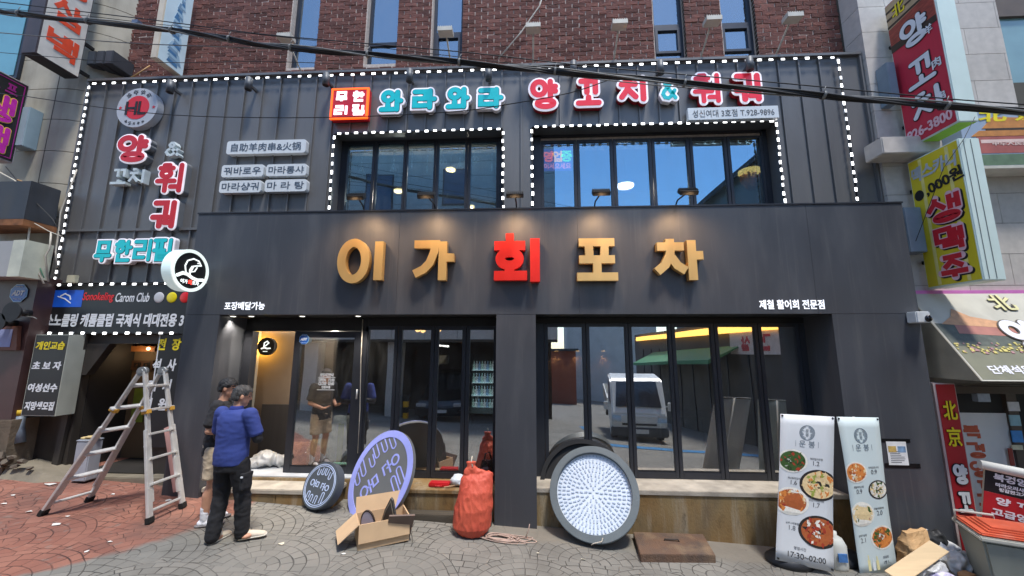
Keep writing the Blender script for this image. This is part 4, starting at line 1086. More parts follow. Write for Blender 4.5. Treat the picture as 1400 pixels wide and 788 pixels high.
mb = MB(); mb.box(P(170, 560, 1.3).x, xr-.001, 1.3, 3.3, .45, 2.8); mb.build('inner_wall', mat('tan inner wall', rgb(104, 86, 62), .8, 0, .2, 2), r)
for k in range(5):
    mb = MB(); mb.box(xl+.02, P(170, 560, 1.6).x, 1.2+k*.28, 3.3, .445+k*.17, .445+k*.17+.165); mb.build('stair', mat('grey stair', rgb(92, 88, 82), .8, 0, .2, 4), r)
mb = MB(); c = P(195, 500, 1.28); mb.box(c.x-.22, c.x+.2, 1.27, 1.295, c.z-.08, c.z+.09); q = mb.build('wall_board', mat('brown board', rgb(70, 46, 30), .6), r)
mb = MB(); put_text(mb, '대 대', c.x, c.z, 1.268, .3, .12, off=.03); mb.build('lettering', INK, q)
mb = MB(); c = P(190, 555, 1.28); mb.box(c.x-.12, c.x+.1, 1.275, 1.296, c.z-.28, c.z+.3); mb.build('green_notice', mat('green notice', rgb(120, 138, 48), .6, 0, .2, 8), r)
mb = MB(); c = P(192, 477, 1.2); mb.box(c.x-.28, c.x+.25, 1.22, 1.3, c.z-.05, c.z+.05); wl_ = mb.build('wood_lintel', mat('orange wood', rgb(150, 92, 44), .6), r)
mb = MB(); mb.ell((c.x+.16, 1.19, c.z+.0), (.03, .03, .03), 10, 6); mb.build('bulb', emis('passage bulb', (1, .6, .25), 2.5), wl_)
L = bpy.data.lights.new('bulb_light', 'POINT'); L.energy = 1.2; L.color = (1, .74, .46); L.shadow_soft_size = .02
o = bpy.data.objects.new('bulb_light', L); COL.objects.link(o); o.parent = wl_; o.location = Vector((c.x+.05, 1.02, c.z-.1))-r.location
mb = MB(); mb.box(xl-.3, -5.2, .32, .55, .2, .44); mb.build('door_step', CONC, r, bevel=.012)
# clad strip above the doorway, between cladding and board
# ---------------------------------------------------------------- left neighbour: pale stone building with a rounded corner
lb = thing('stone_building', 'pale stone neighbour building with a rounded column corner and brown stone shopfront', 'building', (-9.5, .4, .6))
STONE = mat('pale stone', rgb(168, 160, 142), .8, 0, .14, 2.2, .12, 60, dirt=.45)
mb = MB()
cxr, rad = P(62, 250, .5).x, .98
cyr = .42+rad
z = 3.98; ch = .60
while z < 10.2:
    prof = [(-18, .42), (cxr-2.2, .42), (cxr-.6, .42), (cxr, .42)]+[(cxr+rad*sin(radians(a)), cyr-rad*cos(radians(a))) for a in range(9, 91, 9)]+[(cxr+rad, 3.0), (-18, 3.0)]
    n = len(prof); g = .012
    vs = [(x, y, z) for x, y in prof]+[(x, y, z+ch-g) for x, y in prof]
    fs = [tuple(range(n))[::-1], tuple(range(n, 2*n))]+[(i, (i+1) % n, (i+1) % n+n, i+n) for i in range(n)]
    mb.add(vs, fs)
    z += ch
mb.box(-18, cxr, .435, 3.0, 3.9, 10.2)
mb.build('wall', STONE, lb)
mb = MB()
for x in (cxr-.02, cxr-1.25): mb.box(x-.006, x+.006, .4165, .43, 4.0, 10.2)
mb.build('vertical_joint', mat('joint dark', rgb(80, 76, 68), .9), lb)
# glass bay at the upper left
mb = MB(); a = P(26, 60, .3); mb.box(-14, a.x, .36, .41, P(20, 108, .38).z, 10.2); wn = mb.build('window', WINF, lb)
mb = MB(); mb.box(-13.9, a.x-.06, .35, .358, P(20, 106, .35).z+.05, 10.1); mb.build('pane', mat('teal glass', rgb(96, 150, 160), .12, 0, .15, 1.2, spec=.8), wn)
# brown band, recess and stone pier
BRN = mat('brown stone', rgb(74, 52, 50), .45, 0, .15, 5, dirt=.15)
zb1, zb0 = P(60, 312, .3).z, P(60, 338, .3).z
mb = MB(); mb.box(-18, -8.05, .25, 2.4, zb0, 3.9); mb.build('band', BRN, lb)
mb = MB(); mb.box(-18, -8.06, .95, 2.4, .3, zb0-.002); mb.build('recess_wall', BLACK, lb)
xp = P(38, 455, .18).x
mb = MB(); mb.box(-18, xp, .18, .9, P(30, 574, .2).z, P(30, 379, .2).z); mb.build('shop_pier', BRN, lb)
mb = MB(); mb.box(xp+.002, -8.06, .5, .94, .3, P(30, 400, .5).z); mb.build('shop_wall', BLACK, lb)
mb = MB(); mb.box(-18, xp+.05, .16, .93, .3, P(30, 574, .2).z-.003); mb.build('base', mat('dirty base', rgb(104, 92, 76), .9, 0, .3, 5, .4, 30, dirt=.6), lb)
# things on the left neighbour
def board_px(name, label, cat, quad, Y, dep, m, rot=None):
    """flat board from four pixel corners (TL, TR, BR, BL) lying on the plane Y"""
    c = [P(x, y, Y) for x, y in quad]
    r = thing(name, label, cat, tuple(sum(c, Vector())/4))
    vs = [tuple(p) for p in c]+[(p.x, p.y+dep, p.z) for p in c]
    mb = MB(); mb.add(vs, [(0, 1, 2, 3), (7, 6, 5, 4), (0, 4, 5, 1), (1, 5, 6, 2), (2, 6, 7, 3), (3, 7, 4, 0)])
    mb.build('board', m, r)
    return r, c
# large white blade sign, red writing
def blade(name, label, X, ya, yb, z0, z1, th, face, side, side_px=0, cat='sign', under=None):
    """projecting sign whose reading face looks along x; ya = wall edge, yb = street edge; th > 0 grows to +X, < 0 to -X"""
    r = thing(name, label, cat, (X, (ya+yb)/2, z0))
    s = 1 if th > 0 else -1
    mb = MB(); mb.box(X, X+th, yb, ya, z0, z1); mb.build('sign_box', side, r, bevel=.01)
    mb = MB(); mb.box(X-.004*s, X-.0005*s, yb+.02, ya-.02, z0+.02, z1-.02); mb.build('sign_face', face, r)
    if under:
        mb = MB(); mb.box(X+.02*s, X+th-.02*s, yb+.02, ya-.02, z0-.004, z0-.0005); mb.build('underside', under, r)
    return r
def blade_M(X, s, yc, zc):
    """text frame on a blade face: s = +1 when the face looks towards +X"""
    if s > 0: return Matrix.Translation((X, yc, zc)) @ Matrix.Rotation(pi/2, 4, 'Z')
    return Matrix.Translation((X, yc, zc)) @ Matrix.Rotation(-pi/2, 4, 'Z')
XA = -8.01; yb = PX(49, 68, XA).y; z0 = PX(107.9, 107.9, XA).z
za = z0+2.4
r = blade('blade_sign', 'large white blade sign with red writing high on the stone neighbour', XA, .30, yb, z0, za, -.26, mat('warm white face', rgb(206, 200, 188), .5), mat('dark purple brown return', rgb(62, 54, 58), .6, 0, .25, 6), under=BLACK)
ORR = mat('orange red print', rgb(226, 76, 40), .5)
mb = MB(); yc = (.3+yb)/2
for k, ch in enumerate('살님삼맥'[:4]):
    pass
for k, ch in enumerate(('삼', '겹', '살')):
    M = blade_M(XA+.005, 1, yc, z0+.38+(2-k)*.0+k*.62)
    glyph(mb, hangul(('백', '삼', '냉')[k]), -.22, .22, -.24, .24, .036, -.004, 0, 0, 0, M)
mb.build('lettering', ORR, r)
mb = MB(); mb.beam((XA-.1, .28, z0+.75), (XA-.1, .5, z0+.75), .05, .05); mb.beam((XA-.1, .28, z0+.2), (XA-.1, .5, z0+.2), .05, .05); mb.build('bracket', BLACK, r)
# junction boxes behind it
c = P(147, 83, .55); r = thing('junction_box', 'dark grey louvred box on the brick wall beside the white blade sign', 'box', (c.x, .6, c.z))
mb = MB()
for k in range(3): mb.box(c.x-.24+k*.17, c.x-.09+k*.17, .42, .80, c.z-.17, c.z+.10)
mb.build('housing', mat('slate box', rgb(60, 64, 70), .6), r, bevel=.01)
# second blade sign: blue white picture
XA2 = P(250, 107, .62).x; ybb = PX(212, 90, XA2).y; z02 = P(250, 107, .62).z
r = blade('blade_sign', 'narrow pale blade sign with a blue mountain picture on the brick wall', XA2, .62, ybb, z02, z02+2.2, -.12, mat('pale blue face', rgb(206, 224, 226), .5, 0, .06, 3), mat('cream return', rgb(196, 182, 160), .6))
mb = MB()
for k in range(26):
    M = blade_M(XA2+.0045, 1, (.62+ybb)/2, z02)
    t = k/26; zc = .15+t*1.5; w_ = .02+.13*(1-t)*random.uniform(.6, 1.1)
    xo = .03+random.uniform(-.04, .05)
    mb.prism([(xo-w_, zc-.05), (xo+w_*.8, zc-.07), (xo+w_*.5, zc+.06), (xo-w_*.4, zc+.08)], -.003-.0002*k, -.0005, k % 3, M)
mb.build('mountain_print', [mat('print blue', rgb(70, 120, 160), .6), mat('print grey blue', rgb(120, 150, 172), .6), mat('print pale', rgb(160, 190, 205), .6)], r)
# purple and black sign at the left edge
XA3 = P(41, 118, .25).x; z03 = PX(20, 226, XA3).z; yb3 = PX(-30, 190, XA3).y
z13 = P(41, 118, .25).z
HP = z13-P(20, 224, .25).z
r = blade('blade_sign', 'black blade sign with purple border and pink yellow writing at the left edge', XA3, .25, yb3, z13-HP, z13, -.2, BLACK, mat('pale return', rgb(186, 176, 176), .6))
PUR = mat('purple print', rgb(160, 30, 130), .5)
yc3 = (.25+yb3)/2; hw = (.25-yb3)/2
mb = MB(); HH = HP/2; M = blade_M(XA3+.0045, 1, yc3, z13-HH)
for q in ((-hw+.05, hw-.05, HH-.07, HH-.058), (-hw+.05, hw-.05, -HH+.058, -HH+.07), (hw-.062, hw-.05, -HH+.07, HH-.07)): mb.box(q[0], q[1], -.003, 0, q[2], q[3], 0, M)
glyph(mb, hangul('프'), hw-.30, hw-.12, HH-.30, HH-.13, .014, -.004, -.0005, 0, 0, M); glyph(mb, hangul('호'), hw-.52, hw-.34, HH-.30, HH-.13, .014, -.004, -.0005, 0, 0, M)
mb.build('purple_lettering', PUR, r)
mb = MB(); glyph(mb, hangul('생'), hw-.56, hw-.12, HH-.84, HH-.36, .034, -.003, -.0005, 0, 2, M, .012); glyph(mb, hangul('맥'), hw-.56, hw-.12, -HH+.10, HH-.90, .034, -.003, -.0005, 0, 2, M, .012); mb.build('letter_border', mat('gold yellow print', rgb(240, 196, 80), .5), r)
mb = MB(); glyph(mb, hangul('생'), hw-.56, hw-.12, HH-.84, HH-.36, .034, -.008, -.0042, 0, 2, M); glyph(mb, hangul('맥'), hw-.56, hw-.12, -HH+.10, HH-.90, .034, -.008, -.0042, 0, 2, M); mb.build('letter', mat('magenta print', rgb(206, 40, 170), .5), r)
# pale grey box behind purple sign
c = [P(37, 150, .3), P(47, 202, .3)]
r = thing('wall_box', 'pale blue grey box on the stone wall behind the purple blade sign', 'box', (c[0].x, .3, c[1].z)); mb = MB(); mb.box(P(28, 160, .3).x, P(47, 160, .3).x, .22, .42, c[1].z, c[0].z); mb.build('housing', mat('pale blue grey', rgb(150, 170, 176), .5, 0, .1, 4), r, bevel=.01)
# rusty dark unit
c0, c1 = P(-12, 246, 0), P(33, 300, 0)
r = thing('air_conditioner', 'dark rusty outdoor unit above the brown stone band at the left edge', 'outdoor unit', (c0.x, .1, c1.z))
mb = MB(); mb.box(c0.x-.3, c1.x, 0, .40, c1.z, c0.z-.03); mb.build('housing', mat('slate rusty metal', rgb(56, 60, 66), .6, .2, .2, 3, dirt=.3), r, bevel=.01)
mb = MB(); mb.box(c0.x-.3, c1.x+.02, -.02, .42, c1.z-.10, c1.z-.002); mb.build('rusty_tray', mat('rust', rgb(128, 84, 52), .9, 0, .35, 9, .2, 40), r)
# white light box
c0, c1 = P(-14, 330, -.1), P(26, 378, -.1)
r = thing('light_box', 'white lightbox sign with cream end strips under the brown band', 'sign', (c0.x, 0, c1.z))
mb = MB(); mb.box(c0.x-.5, P(16, 350, -.1).x, -.1, .24, c1.z, c0.z); mb.build('sign_box', mat('grey white face', rgb(170, 168, 164), .5, 0, .05), r)
mb = MB(); mb.box(P(16, 350, -.1).x+.002, P(24, 350, -.1).x, -.115, .24, c1.z-.005, c0.z+.01); mb.build('end_strip', mat('cream strip', rgb(206, 206, 184), .5), r)
mb = MB(); mb.box(P(24, 350, -.1).x+.003, P(33, 350, -.1).x, -.118, .24, c1.z-.005, c0.z+.012); mb.build('end_strip', mat('cream strip', (0, 0, 0)), r)
# security sticker
def octo(name, label, px, py, Y, R_, word_, M=None):
    c = P(px, py, Y); r = thing(name, label, 'sticker', tuple(c))
    M = Matrix.Translation(c)
    def oc(q): return [(cos(radians(22.5+45*k))*q, sin(radians(22.5+45*k))*q) for k in range(8)]
    mb = MB(); mb.prism(oc(R_), -.006, 0, 0, M); mb.build('plate', mat('pale blue rim', rgb(150, 190, 215), .4), r)
    mb = MB(); mb.prism(oc(R_*.92), -.0085, -.0065, 0, M); mb.build('blue_face', mat('security blue', rgb(20, 84, 170), .35, 0, .08, 4), r)
    mb = MB(); put_text(mb, word_, 0, 0, -.009, R_*1.35, R_*.52, off=.04, shear=.25, M=M); put_text(mb, 'Security', 0, R_*.66, -.009, R_*.8, R_*.16, M=M); put_text(mb, 'Always There', 0, -R_*.6, -.009, R_*.9, R_*.16, M=M); mb.build('lettering', WHITEL, r)
    return r
octo('security_sign', 'blue octagonal ADT sign on the brown stone pier', 26, 401, .17, .155, 'ADT')
octo('security_sticker', 'small blue octagonal ADT sticker on the glass door', 416, 464, YF-.004, .085, 'ADT')
# black horn / dish and framed notice
c = P(16, 427, .0); r = thing('loudspeaker', 'pair of black round horn speakers on the brown stone pier', 'loudspeaker', (c.x, .1, c.z))
for dx, dz in ((0.06, .0), (-.15, -.16)):
    mb = MB(); mb.cyl((c.x+dx, -.05, c.z+dz), (c.x+dx, .03, c.z+dz), .15, .08, 28); mb.cyl((c.x+dx, .03, c.z+dz), (c.x+dx, .179, c.z+dz), .05, n=14); mb.build('horn', BLACK, r)
r, c = board_px('framed_notice', 'lilac notice in a brown frame on the brown stone pier', 'notice', [(-10, 446), (24, 446), (22, 479), (-14, 479)], .12, .05, mat('brown wood frame', rgb(112, 66, 48), .6))
mb = MB(); mb.box(c[0].x+.04, c[1].x-.06, .115, .1195, c[3].z+.05, c[0].z-.05); mb.build('paper', mat('lilac paper', rgb(150, 160, 200), .7, 0, .1, 6), r)
# downpipe with yellow collar
a, b = P(29, 565, .3), P(27, 606, .3)
tag(MB().tube([a, (a.x+.01, .3, (a.z+b.z)/2), b], .065, 14).build('downpipe', mat('grey blue pipe', rgb(120, 132, 146), .5)), 'short grey blue downpipe at the foot of the lesson box sign', 'pipe')
tag(MB().cyl((a.x, .3, a.z-.03), (a.x, .3, a.z+.05), .07, n=14).build('pipe_collar', mat('yellow collar', rgb(206, 170, 40), .6)), 'yellow collar on top of the grey blue downpipe', 'collar')
# rubble at the base
def hull(c, s, n):
    bm = bmesh.new()
    for k in range(n):
        d = Vector((random.gauss(0, 1), random.gauss(0, 1), random.gauss(0, 1))).normalized()*random.uniform(.8, 1.05)
        bm.verts.new((c[0]+d.x*s[0], c[1]+d.y*s[1], c[2]+d.z*s[2]))
    g_ = bmesh.ops.convex_hull(bm, input=bm.verts)
    bm.verts.ensure_lookup_table(); bm.verts.index_update()
    t_ = MB(); t_.add([v.co.copy() for v in bm.verts], [[v.index for v in f.verts] for f in bm.faces]); bm.free(); return t_
for i, (px, py, s) in enumerate([(4, 622, .11), (16, 630, .09), (8, 636, .07), (27, 636, .06), (36, 630, .07), (47, 639, .05), (22, 624, .06)]):
    c = P(px, py, .15); mb = hull((c.x, .1, c.z), (s*1.2, s*.8, s*.62), 16)
    tag(mb.build('rubble_stone', mat('rubble', rgb(96, 86, 74), .9, 0, .25, 6, .4, 30)), ['broken stone highest at the left edge below the brown pier', 'broken stone left of the downpipe foot', 'broken stone at the left edge touching the red paving', 'broken stone directly below the downpipe', 'broken stone right of the downpipe foot', 'broken stone below the dark metal panel', 'smaller broken stone tucked behind the pile'][i], 'stone', 'broken stones below the brown stone pier')
c = G(70, 645); mb = MB(); mb.add([(P(30, 628, .3).x, .15, .62), (P(80, 640, .3).x, .12, .55), (P(104, 650, .3).x, .2, .46), (P(104, 650, .3).x, .55, .46), (P(30, 628, .3).x, .55, .64), (P(30, 640, .3).x, -.0, .40), (P(80, 650, .3).x, -.05, .36), (P(108, 656, .3).x, .0, .33), (P(108, 656, .3).x, .55, .33), (P(30, 640, .3).x, .55, .40)],
   [(0,1,2,3,4), (5,6,1,0), (6,7,2,1), (7,8,3,2)]); tag(mb.build('kerb_ramp', CONC), 'sloping concrete lump between the red paving and the dark metal panel', 'concrete ramp')

# ---------------------------------------------------------------- right neighbour: granite building
YG = .40
gb = thing('granite_building', 'grey granite block building to the right of the dark facade', 'building', (7, YG, 0))
GRAN = mat('granite', rgb(186, 178, 169), .75, 0, .09, 9, .06, 220, island=.06, dirt=.18)
gx = P(1184, 80, YG).x
zs = [P(1200, y, YG).z for y in (189, 153, 117, 80, 44, 9)]
ph = (zs[-1]-zs[0])/5
mb = MB(); z = zs[0]-ph*9; r_ = 0
wx0 = P(1374, 60, YG).x
while z < 10.5:
    x = gx
    first = True
    while x < 22:
        w_ = (.42 if r_ % 2 == 0 else .95) if first else 1.15
        x1 = x+w_
        z1 = z+ph
        inwin = (x1 > wx0 and z1 > P(1385, 112, YG).z)
        if inwin: x1 = wx0
        if x1-x > .02: mb.box(x, x1-.006, YG, YG+.35, z, z1-.007)
        if inwin: break
        x = x1; first = False
    z += ph; r_ += 1
mb.build('wall', GRAN, gb)
mb = MB(); mb.box(gx+.01, wx0-.01, YG+.01, YG+3, .0, 10.5); mb.box(wx0-.01, 22, YG+.01, YG+3, 0, P(1385, 112, YG).z-.01); mb.build('backing', mat('joint dark', (0, 0, 0)), gb)
mb = MB(); zz = P(1385, 112, YG).z
mb.box(wx0, 22, YG+.22, YG+.3, zz+.02, 10.5); wn = mb.build('window', mat('pale window frame', rgb(150, 156, 156), .5), gb)
mb = MB(); mb.box(wx0+.06, 21, YG+.20, YG+.218, zz+.1, 10.4); mb.build('pane', mat('green grey glass', rgb(120, 150, 150), .12, 0, .15, 1.5, spec=.8), wn)
mb = MB(); mb.box(wx0+.0, 22, YG+.15, YG+.21, P(1385, 12, YG).z, 10.5); mb.build('shutter_box', mat('brown shutter', rgb(96, 84, 76), .7), wn)
mb = MB(); c0, c1 = P(1203, 188, .1), P(1240, 210, .1); mb.box(c0.x, c1.x+.5, .08, YG-.002, c1.z, c0.z); mb.build('stone_ledge', GRAN, gb, bevel=.012)
# corner downpipe between brick and granite
a = P(1160, 40, .75)
tag(MB().tube([(a.x-.05, .74, 6.9), (a.x-.05, .74, 9.8)], .045, 12).build('downpipe', mat('grey pipe', rgb(96, 96, 98), .5)), 'dark grey downpipe between the brick wall and the granite building', 'pipe')
# red blade sign
XR = 5.70; ya, yb = .30, PX(1310.5, 164.6, 5.70).y
z0, z1 = 5.37, 5.37+2.45
r = blade('blade_sign', 'tall red blade sign with white writing and phone number on the granite building', XR, ya, yb, z0, z1, .26, mat('crimson face', rgb(196, 44, 66), .5, 0, .05, 3, stretch=(1, 6, .3)), mat('pale green white return', rgb(206, 222, 214), .5, 0, .04, 4), under=mat('lime underside', rgb(150, 205, 50), .5))
yc = (ya+yb)/2; hw = (ya-yb)/2
M = blade_M(XR-.0045, -1, yc, z0)
mb = MB(); mb.prism([(-hw+.02, 1.72), (hw-.02, 1.66), (hw-.02, 2.42), (-hw+.02, 2.42)], -.002, 0, 0, M); mb.build('picture_sky', mat('print cream', rgb(180, 156, 120), .6, 0, .2, 5), r)
mb = MB(); mb.prism([(-hw+.02, 1.62), (hw-.02, 1.58), (hw-.02, 2.05), (-hw+.02, 2.0)], -.0035, -.0022, 0, M); mb.build('picture_wall', mat('print brick red', rgb(150, 66, 50), .6, 0, .35, 9, stretch=(1, 1, 4)), r)
mb = MB()
mb.prism([(-hw+.02, 1.6), (hw-.02, 1.56), (hw-.02, 1.66), (-hw+.02, 1.72)], -.005, -.0037, 0, M)
for k in range(3): mb.prism([(-hw+.02, 2.02+k*.13), (hw-.02, 2.05+k*.12), (hw-.02, 2.08+k*.12), (-hw+.02, 2.06+k*.13)], -.005, -.0037, 0, M)
mb.build('picture_roof', mat('print dark', rgb(60, 46, 34), .6, 0, .3, 12), r)
def outlined(parent, body, u, zc, w_, h_, M, col, edge, r_, y=-.006, use=None, g=.014):
    a = MB(); s = use or (hangul(body) if body and 0xAC00 <= ord(body) <= 0xD7A3 else None)
    b = MB()
    if s:
        glyph(a, s, u-w_/2, u+w_/2, zc-h_/2, zc+h_/2, r_, y, y+.004, 0, 2, M, g); glyph(b, s, u-w_/2, u+w_/2, zc-h_/2, zc+h_/2, r_, y-.006, y-.0025, 0, 2, M)
    else:
        put_text(a, body, u, zc, y+.004, w_, h_, M=M, off=.05, ext=.004); put_text(b, body, u, zc, y-.001, w_, h_, M=M, off=.018, ext=.004)
    a.build('letter_border', edge, parent); b.build('letter', col, parent)
for ch, zc, h_ in (('양', 1.68, .44), ('꼬', 1.02, .42), ('치', .50, .40)):
    outlined(r, ch, .02, zc, .40, h_, M, WHITEL, INK, .032)
outlined(r, '羊', .22, 1.53, .1, .14, M, WHITEL, INK, .01); outlined(r, '肉', .24, .98, .12, .15, M, WHITEL, INK, .01); outlined(r, '串', .23, .47, .1, .14, M, WHITEL, INK, .01)
outlined(r, '北', -.14, 2.22, .2, .2, M, YEL, INK, .01); outlined(r, '京', .18, 2.30, .2, .2, M, YEL, INK, .01)
mb = MB(); put_text(mb, '926-3800', .0, .16, -.006, hw*1.75, .155, M=M, off=.03); mb.build('phone_number', mat('pink white print', rgb(232, 190, 196), .5), r)
mb = MB(); mb.beam((XR+.1, .29, z0+.4), (XR+.1, .41, z0+.4), .05, .05); mb.beam((XR+.1, .29, z0+1.8), (XR+.1, .41, z0+1.8), .05, .05); mb.build('bracket', BLACK, r)
# yellow blade sign
XY = 5.66; yb = PX(1346, 384, XY).y; ya = .30; z0, z1 = 3.22, 5.14
r = blade('blade_sign', 'yellow blade sign with red and black beer writing under the red one', XY, ya, yb, z0, z1, .27, mat('yellow face', rgb(216, 196, 36), .5, 0, .07, 2.5), mat('pale green white return', (0, 0, 0)))
yc = (ya+yb)/2; hw = (ya-yb)/2; M = blade_M(XY-.0045, -1, yc, z0)
mb = MB()
for u in (-.17, .2): mb.box(u-.022, u+.022, -.0015, 0, .03, 1.88, 0, M)
mb.build('pale_tube_stripe', mat('pale yellow stripe', rgb(226, 214, 130), .5), r)
GRP = mat('grey blue print pale', rgb(176, 184, 190), .5)
mb = MB(); put_text(mb, '맥스카니', .0, 1.68, -.003, hw*1.75, .22, M=M, off=.04, shear=.1); mb.build('lettering', GRP, r)
mb = MB(); mb.disc(-.245, 1.36, .075, -.004, -.002, 24, 0, .9, 1.05, M); put_text(mb, ',000원', .1, 1.43, -.003, .5, .2, M=M, off=.03, rot=.16); mb.build('price_lettering', INK, r)
DRD = mat('deep red print', rgb(200, 30, 44), .5)
for ch, u, zc, w_, h_ in (('생', .04, 1.06, .46, .40), ('맥', .05, .62, .38, .36), ('주', .05, .24, .40, .34)):
    a = MB(); glyph(a, hangul(ch), u-w_/2+.02, u+w_/2+.02, zc-h_/2-.02, zc+h_/2-.02, .034, -.0035, -.002, 0, 2, M, .014); a.build('letter_shadow', INK, r)
    a = MB(); glyph(a, hangul(ch), u-w_/2, u+w_/2, zc-h_/2, zc+h_/2, .034, -.0075, -.006, 0, 2, M, .014); a.build('letter_border', mat('pink white print', (0, 0, 0)), r)
    a = MB(); glyph(a, hangul(ch), u-w_/2, u+w_/2, zc-h_/2, zc+h_/2, .034, -.013, -.0105, 0, 0, M); a.build('letter', DRD, r)
mb = MB(); mb.beam((XY+.1, .29, z0+.4), (XY+.1, .41, z0+.4), .05, .05); mb.beam((XY+.1, .29, z0+1.5), (XY+.1, .41, z0+1.5), .05, .05); mb.build('bracket', BLACK, r)
mb = MB()
for k in range(2): mb.box(XY+.06+k*.09, XY+.065+k*.09, yb-.006, yb-.001, z0+.02, z1-.02)
mb.build('panel_seam', mat('seam grey', rgb(120, 126, 122), .6), r)
# small boxes beside the signs
c = P(1206, 105, .25)
for (px0, py0, px1, py1, lab) in ((1214, 86, 1226, 140, 'slim blue grey box beside the red blade sign'), (1238, 284, 1262, 345, 'slim blue grey box beside the yellow blade sign')):
    x0, x1, zz0, zz1 = bx(px0, py0, px1, py1, .22); r = thing('wall_box', lab, 'box', (x0, .3, zz0)); mb = MB(); mb.box(x0, x1, .2, YG-.002, zz0, zz1); mb.build('housing', mat('blue grey box', rgb(120, 136, 148), .5, 0, .08), r, bevel=.008)
# picture signboard
YS = .12; x0, z1, z0 = P(1316, 190, YS).x, P(1360, 150, YS).z, P(1360, 227, YS).z
r = thing('sign_board', 'wide picture signboard with an orange roofed gate behind the yellow sign', 'sign', (x0+1.2, YS, z0))
mb = MB(); mb.box(x0, x0+3.4, YS, YS+.27, z0, z1); mb.build('board', mat('print sky', rgb(150, 166, 186), .6, 0, .1, 2), r)
mb = MB(); mb.box(x0-.02, x0+3.42, YS-.015, YS+.275, z0-.045, z0-.002); mb.build('lower_rail', mat('cream rail', rgb(196, 192, 178), .6), r)
h = z1-z0
gxc = P(1390, 190, YS).x
mb = MB(); mb.box(gxc-.55, gxc+1.6, YS-.003, YS-.0005, z0+.22*h, z0+.52*h); mb.build('gate_wall', mat('print wall red', rgb(168, 92, 84), .6, 0, .15, 6), r)
mb = MB(); mb.box(gxc-.5, gxc+1.5, YS-.0045, YS-.0032, z0+.40*h, z0+.46*h); put_text(mb, '中华人民共和国万岁', gxc+.1, z0+.39*h, YS-.003, .9, .07, off=.03); mb.build('banner_lettering', mat('print pale pink', rgb(224, 196, 186), .6), r)
mb = MB(); mb.prism([(gxc-.62, z0+.52*h), (gxc+1.65, z0+.52*h), (gxc+1.5, z0+.62*h), (gxc-.5, z0+.62*h)], YS-.006, YS-.0005); mb.prism([(gxc-.45, z0+.66*h), (gxc+1.5, z0+.66*h), (gxc+1.35, z0+.78*h), (gxc-.28, z0+.86*h)], YS-.006, YS-.0005); mb.build('gate_roof', mat('print orange roof', rgb(196, 130, 66), .6, 0, .15, 12), r)
mb = MB(); mb.box(gxc-.4, gxc+1.4, YS-.0062, YS-.0006, z0+.62*h, z0+.66*h); mb.build('gate_shade', mat('print dark', (0, 0, 0)), r)
mb = MB(); mb.box(x0+.05, x0+3.38, YS-.0028, YS-.0004, z0+.01, z0+.2*h); mb.build('lawn_strip', mat('print green', rgb(96, 120, 92), .6, 0, .2, 8), r)
mb = MB(); put_text(mb, '北 京', P(1382, 166, YS).x, z0+.90*h, YS-.004, .9, .22, off=.03, shear=.1); mb.build('lettering', YEL, r)
# awning
ZA1 = P(1270, 402, .34).z; YA1, YA0 = .34, -.42
xa1 = P(1268, 402, YA1).x; pb = P(1310, 521, YA0); xa0 = pb.x; ZA0 = pb.z
xa = (xa1+xa0)/2
r = thing('awning', 'printed cream awning with a gate picture and big brush letters over the right storefront', 'awning', (xa, 0, ZA0))
def aw(u, v):  # u metres along +X, v 0 top..1 bottom
    return Vector((xa+u, YA1+(YA0-YA1)*v, ZA1+(ZA0-ZA1)*v))
mb = MB(); L_ = 4.5
mb.add([aw(0, 0), aw(L_, 0), aw(L_, 1), aw(0, 1), aw(0, 0)+Vector((0, .01, -.03)), aw(L_, 0)+Vector((0, .01, -.03)), aw(L_, 1)+Vector((0, .02, -.0)), aw(0, 1)+Vector((0, .02, -.0))], [(0, 1, 2, 3), (7, 6, 5, 4), (0, 3, 7, 4), (1, 5, 6, 2), (3, 2, 6, 7), (0, 4, 5, 1)])
AWM = mat('awning cream', rgb(190, 185, 170), .6, 0, .08, 2.5, .03, 30, dirt=.2); mb.build('canvas', AWM, r)
mb = MB(); mb.prism([(0, 0), (1, 0), (1, 1)], 0, .01)
mb = MB(); t0, t1 = aw(-.004, 0), aw(-.004, 1); mb.add([t0, t1, (t0.x, YA1, ZA0), (t0.x-.01, t0.y, t0.z), (t1.x-.01, t1.y, t1.z), (t0.x-.01, YA1, ZA0)], [(0, 1, 2), (5, 4, 3), (0, 3, 4, 1), (1, 4, 5, 2), (2, 5, 3, 0)]); mb.build('side_panel', mat('awning side', rgb(150, 140, 120), .6, 0, .15, 4), r)
an = (aw(1, 0)-aw(0, 0)).normalized(); av = (aw(0, 0)-aw(0, 1)); SL = av.length; av = av.normalized(); nn = an.cross(av)
AM = Matrix(((an.x, -nn.x, av.x, aw(0, 1).x), (an.y, -nn.y, av.y, aw(0, 1).y), (an.z, -nn.z, av.z, aw(0, 1).z), (0, 0, 0, 1)))
if (AM.to_3x3() @ Vector((0, -1, 0))).y > 0:
    AM = AM @ Matrix.Diagonal((1, -1, 1, 1))
mb = MB(); mb.prism([(.02, .02), (4.4, .02), (4.4, .33*SL), (1.6, .36*SL), (.02, .40*SL)], -.003, -.001, 0, AM); mb.build('meadow_print', mat('print meadow', rgb(120, 118, 96), .6, 0, .12, 5), r)
mb = MB(); mb.prism([(.02, .36*SL), (.9, .36*SL), (.9, .56*SL), (.5, .6*SL), (.02, .62*SL)], -.0045, -.0032, 0, AM); mb.build('tree_print', mat('print dark green', rgb(86, 90, 80), .6, 0, .3, 14), r)
mb = MB(); mb.prism([(.22, .50*SL), (.95, .46*SL), (.95, .60*SL), (.26, .62*SL)], -.006, -.0047, 0, AM); mb.build('gate_print', mat('print wall red soft', rgb(170, 112, 98), .6, 0, .1, 9), r)
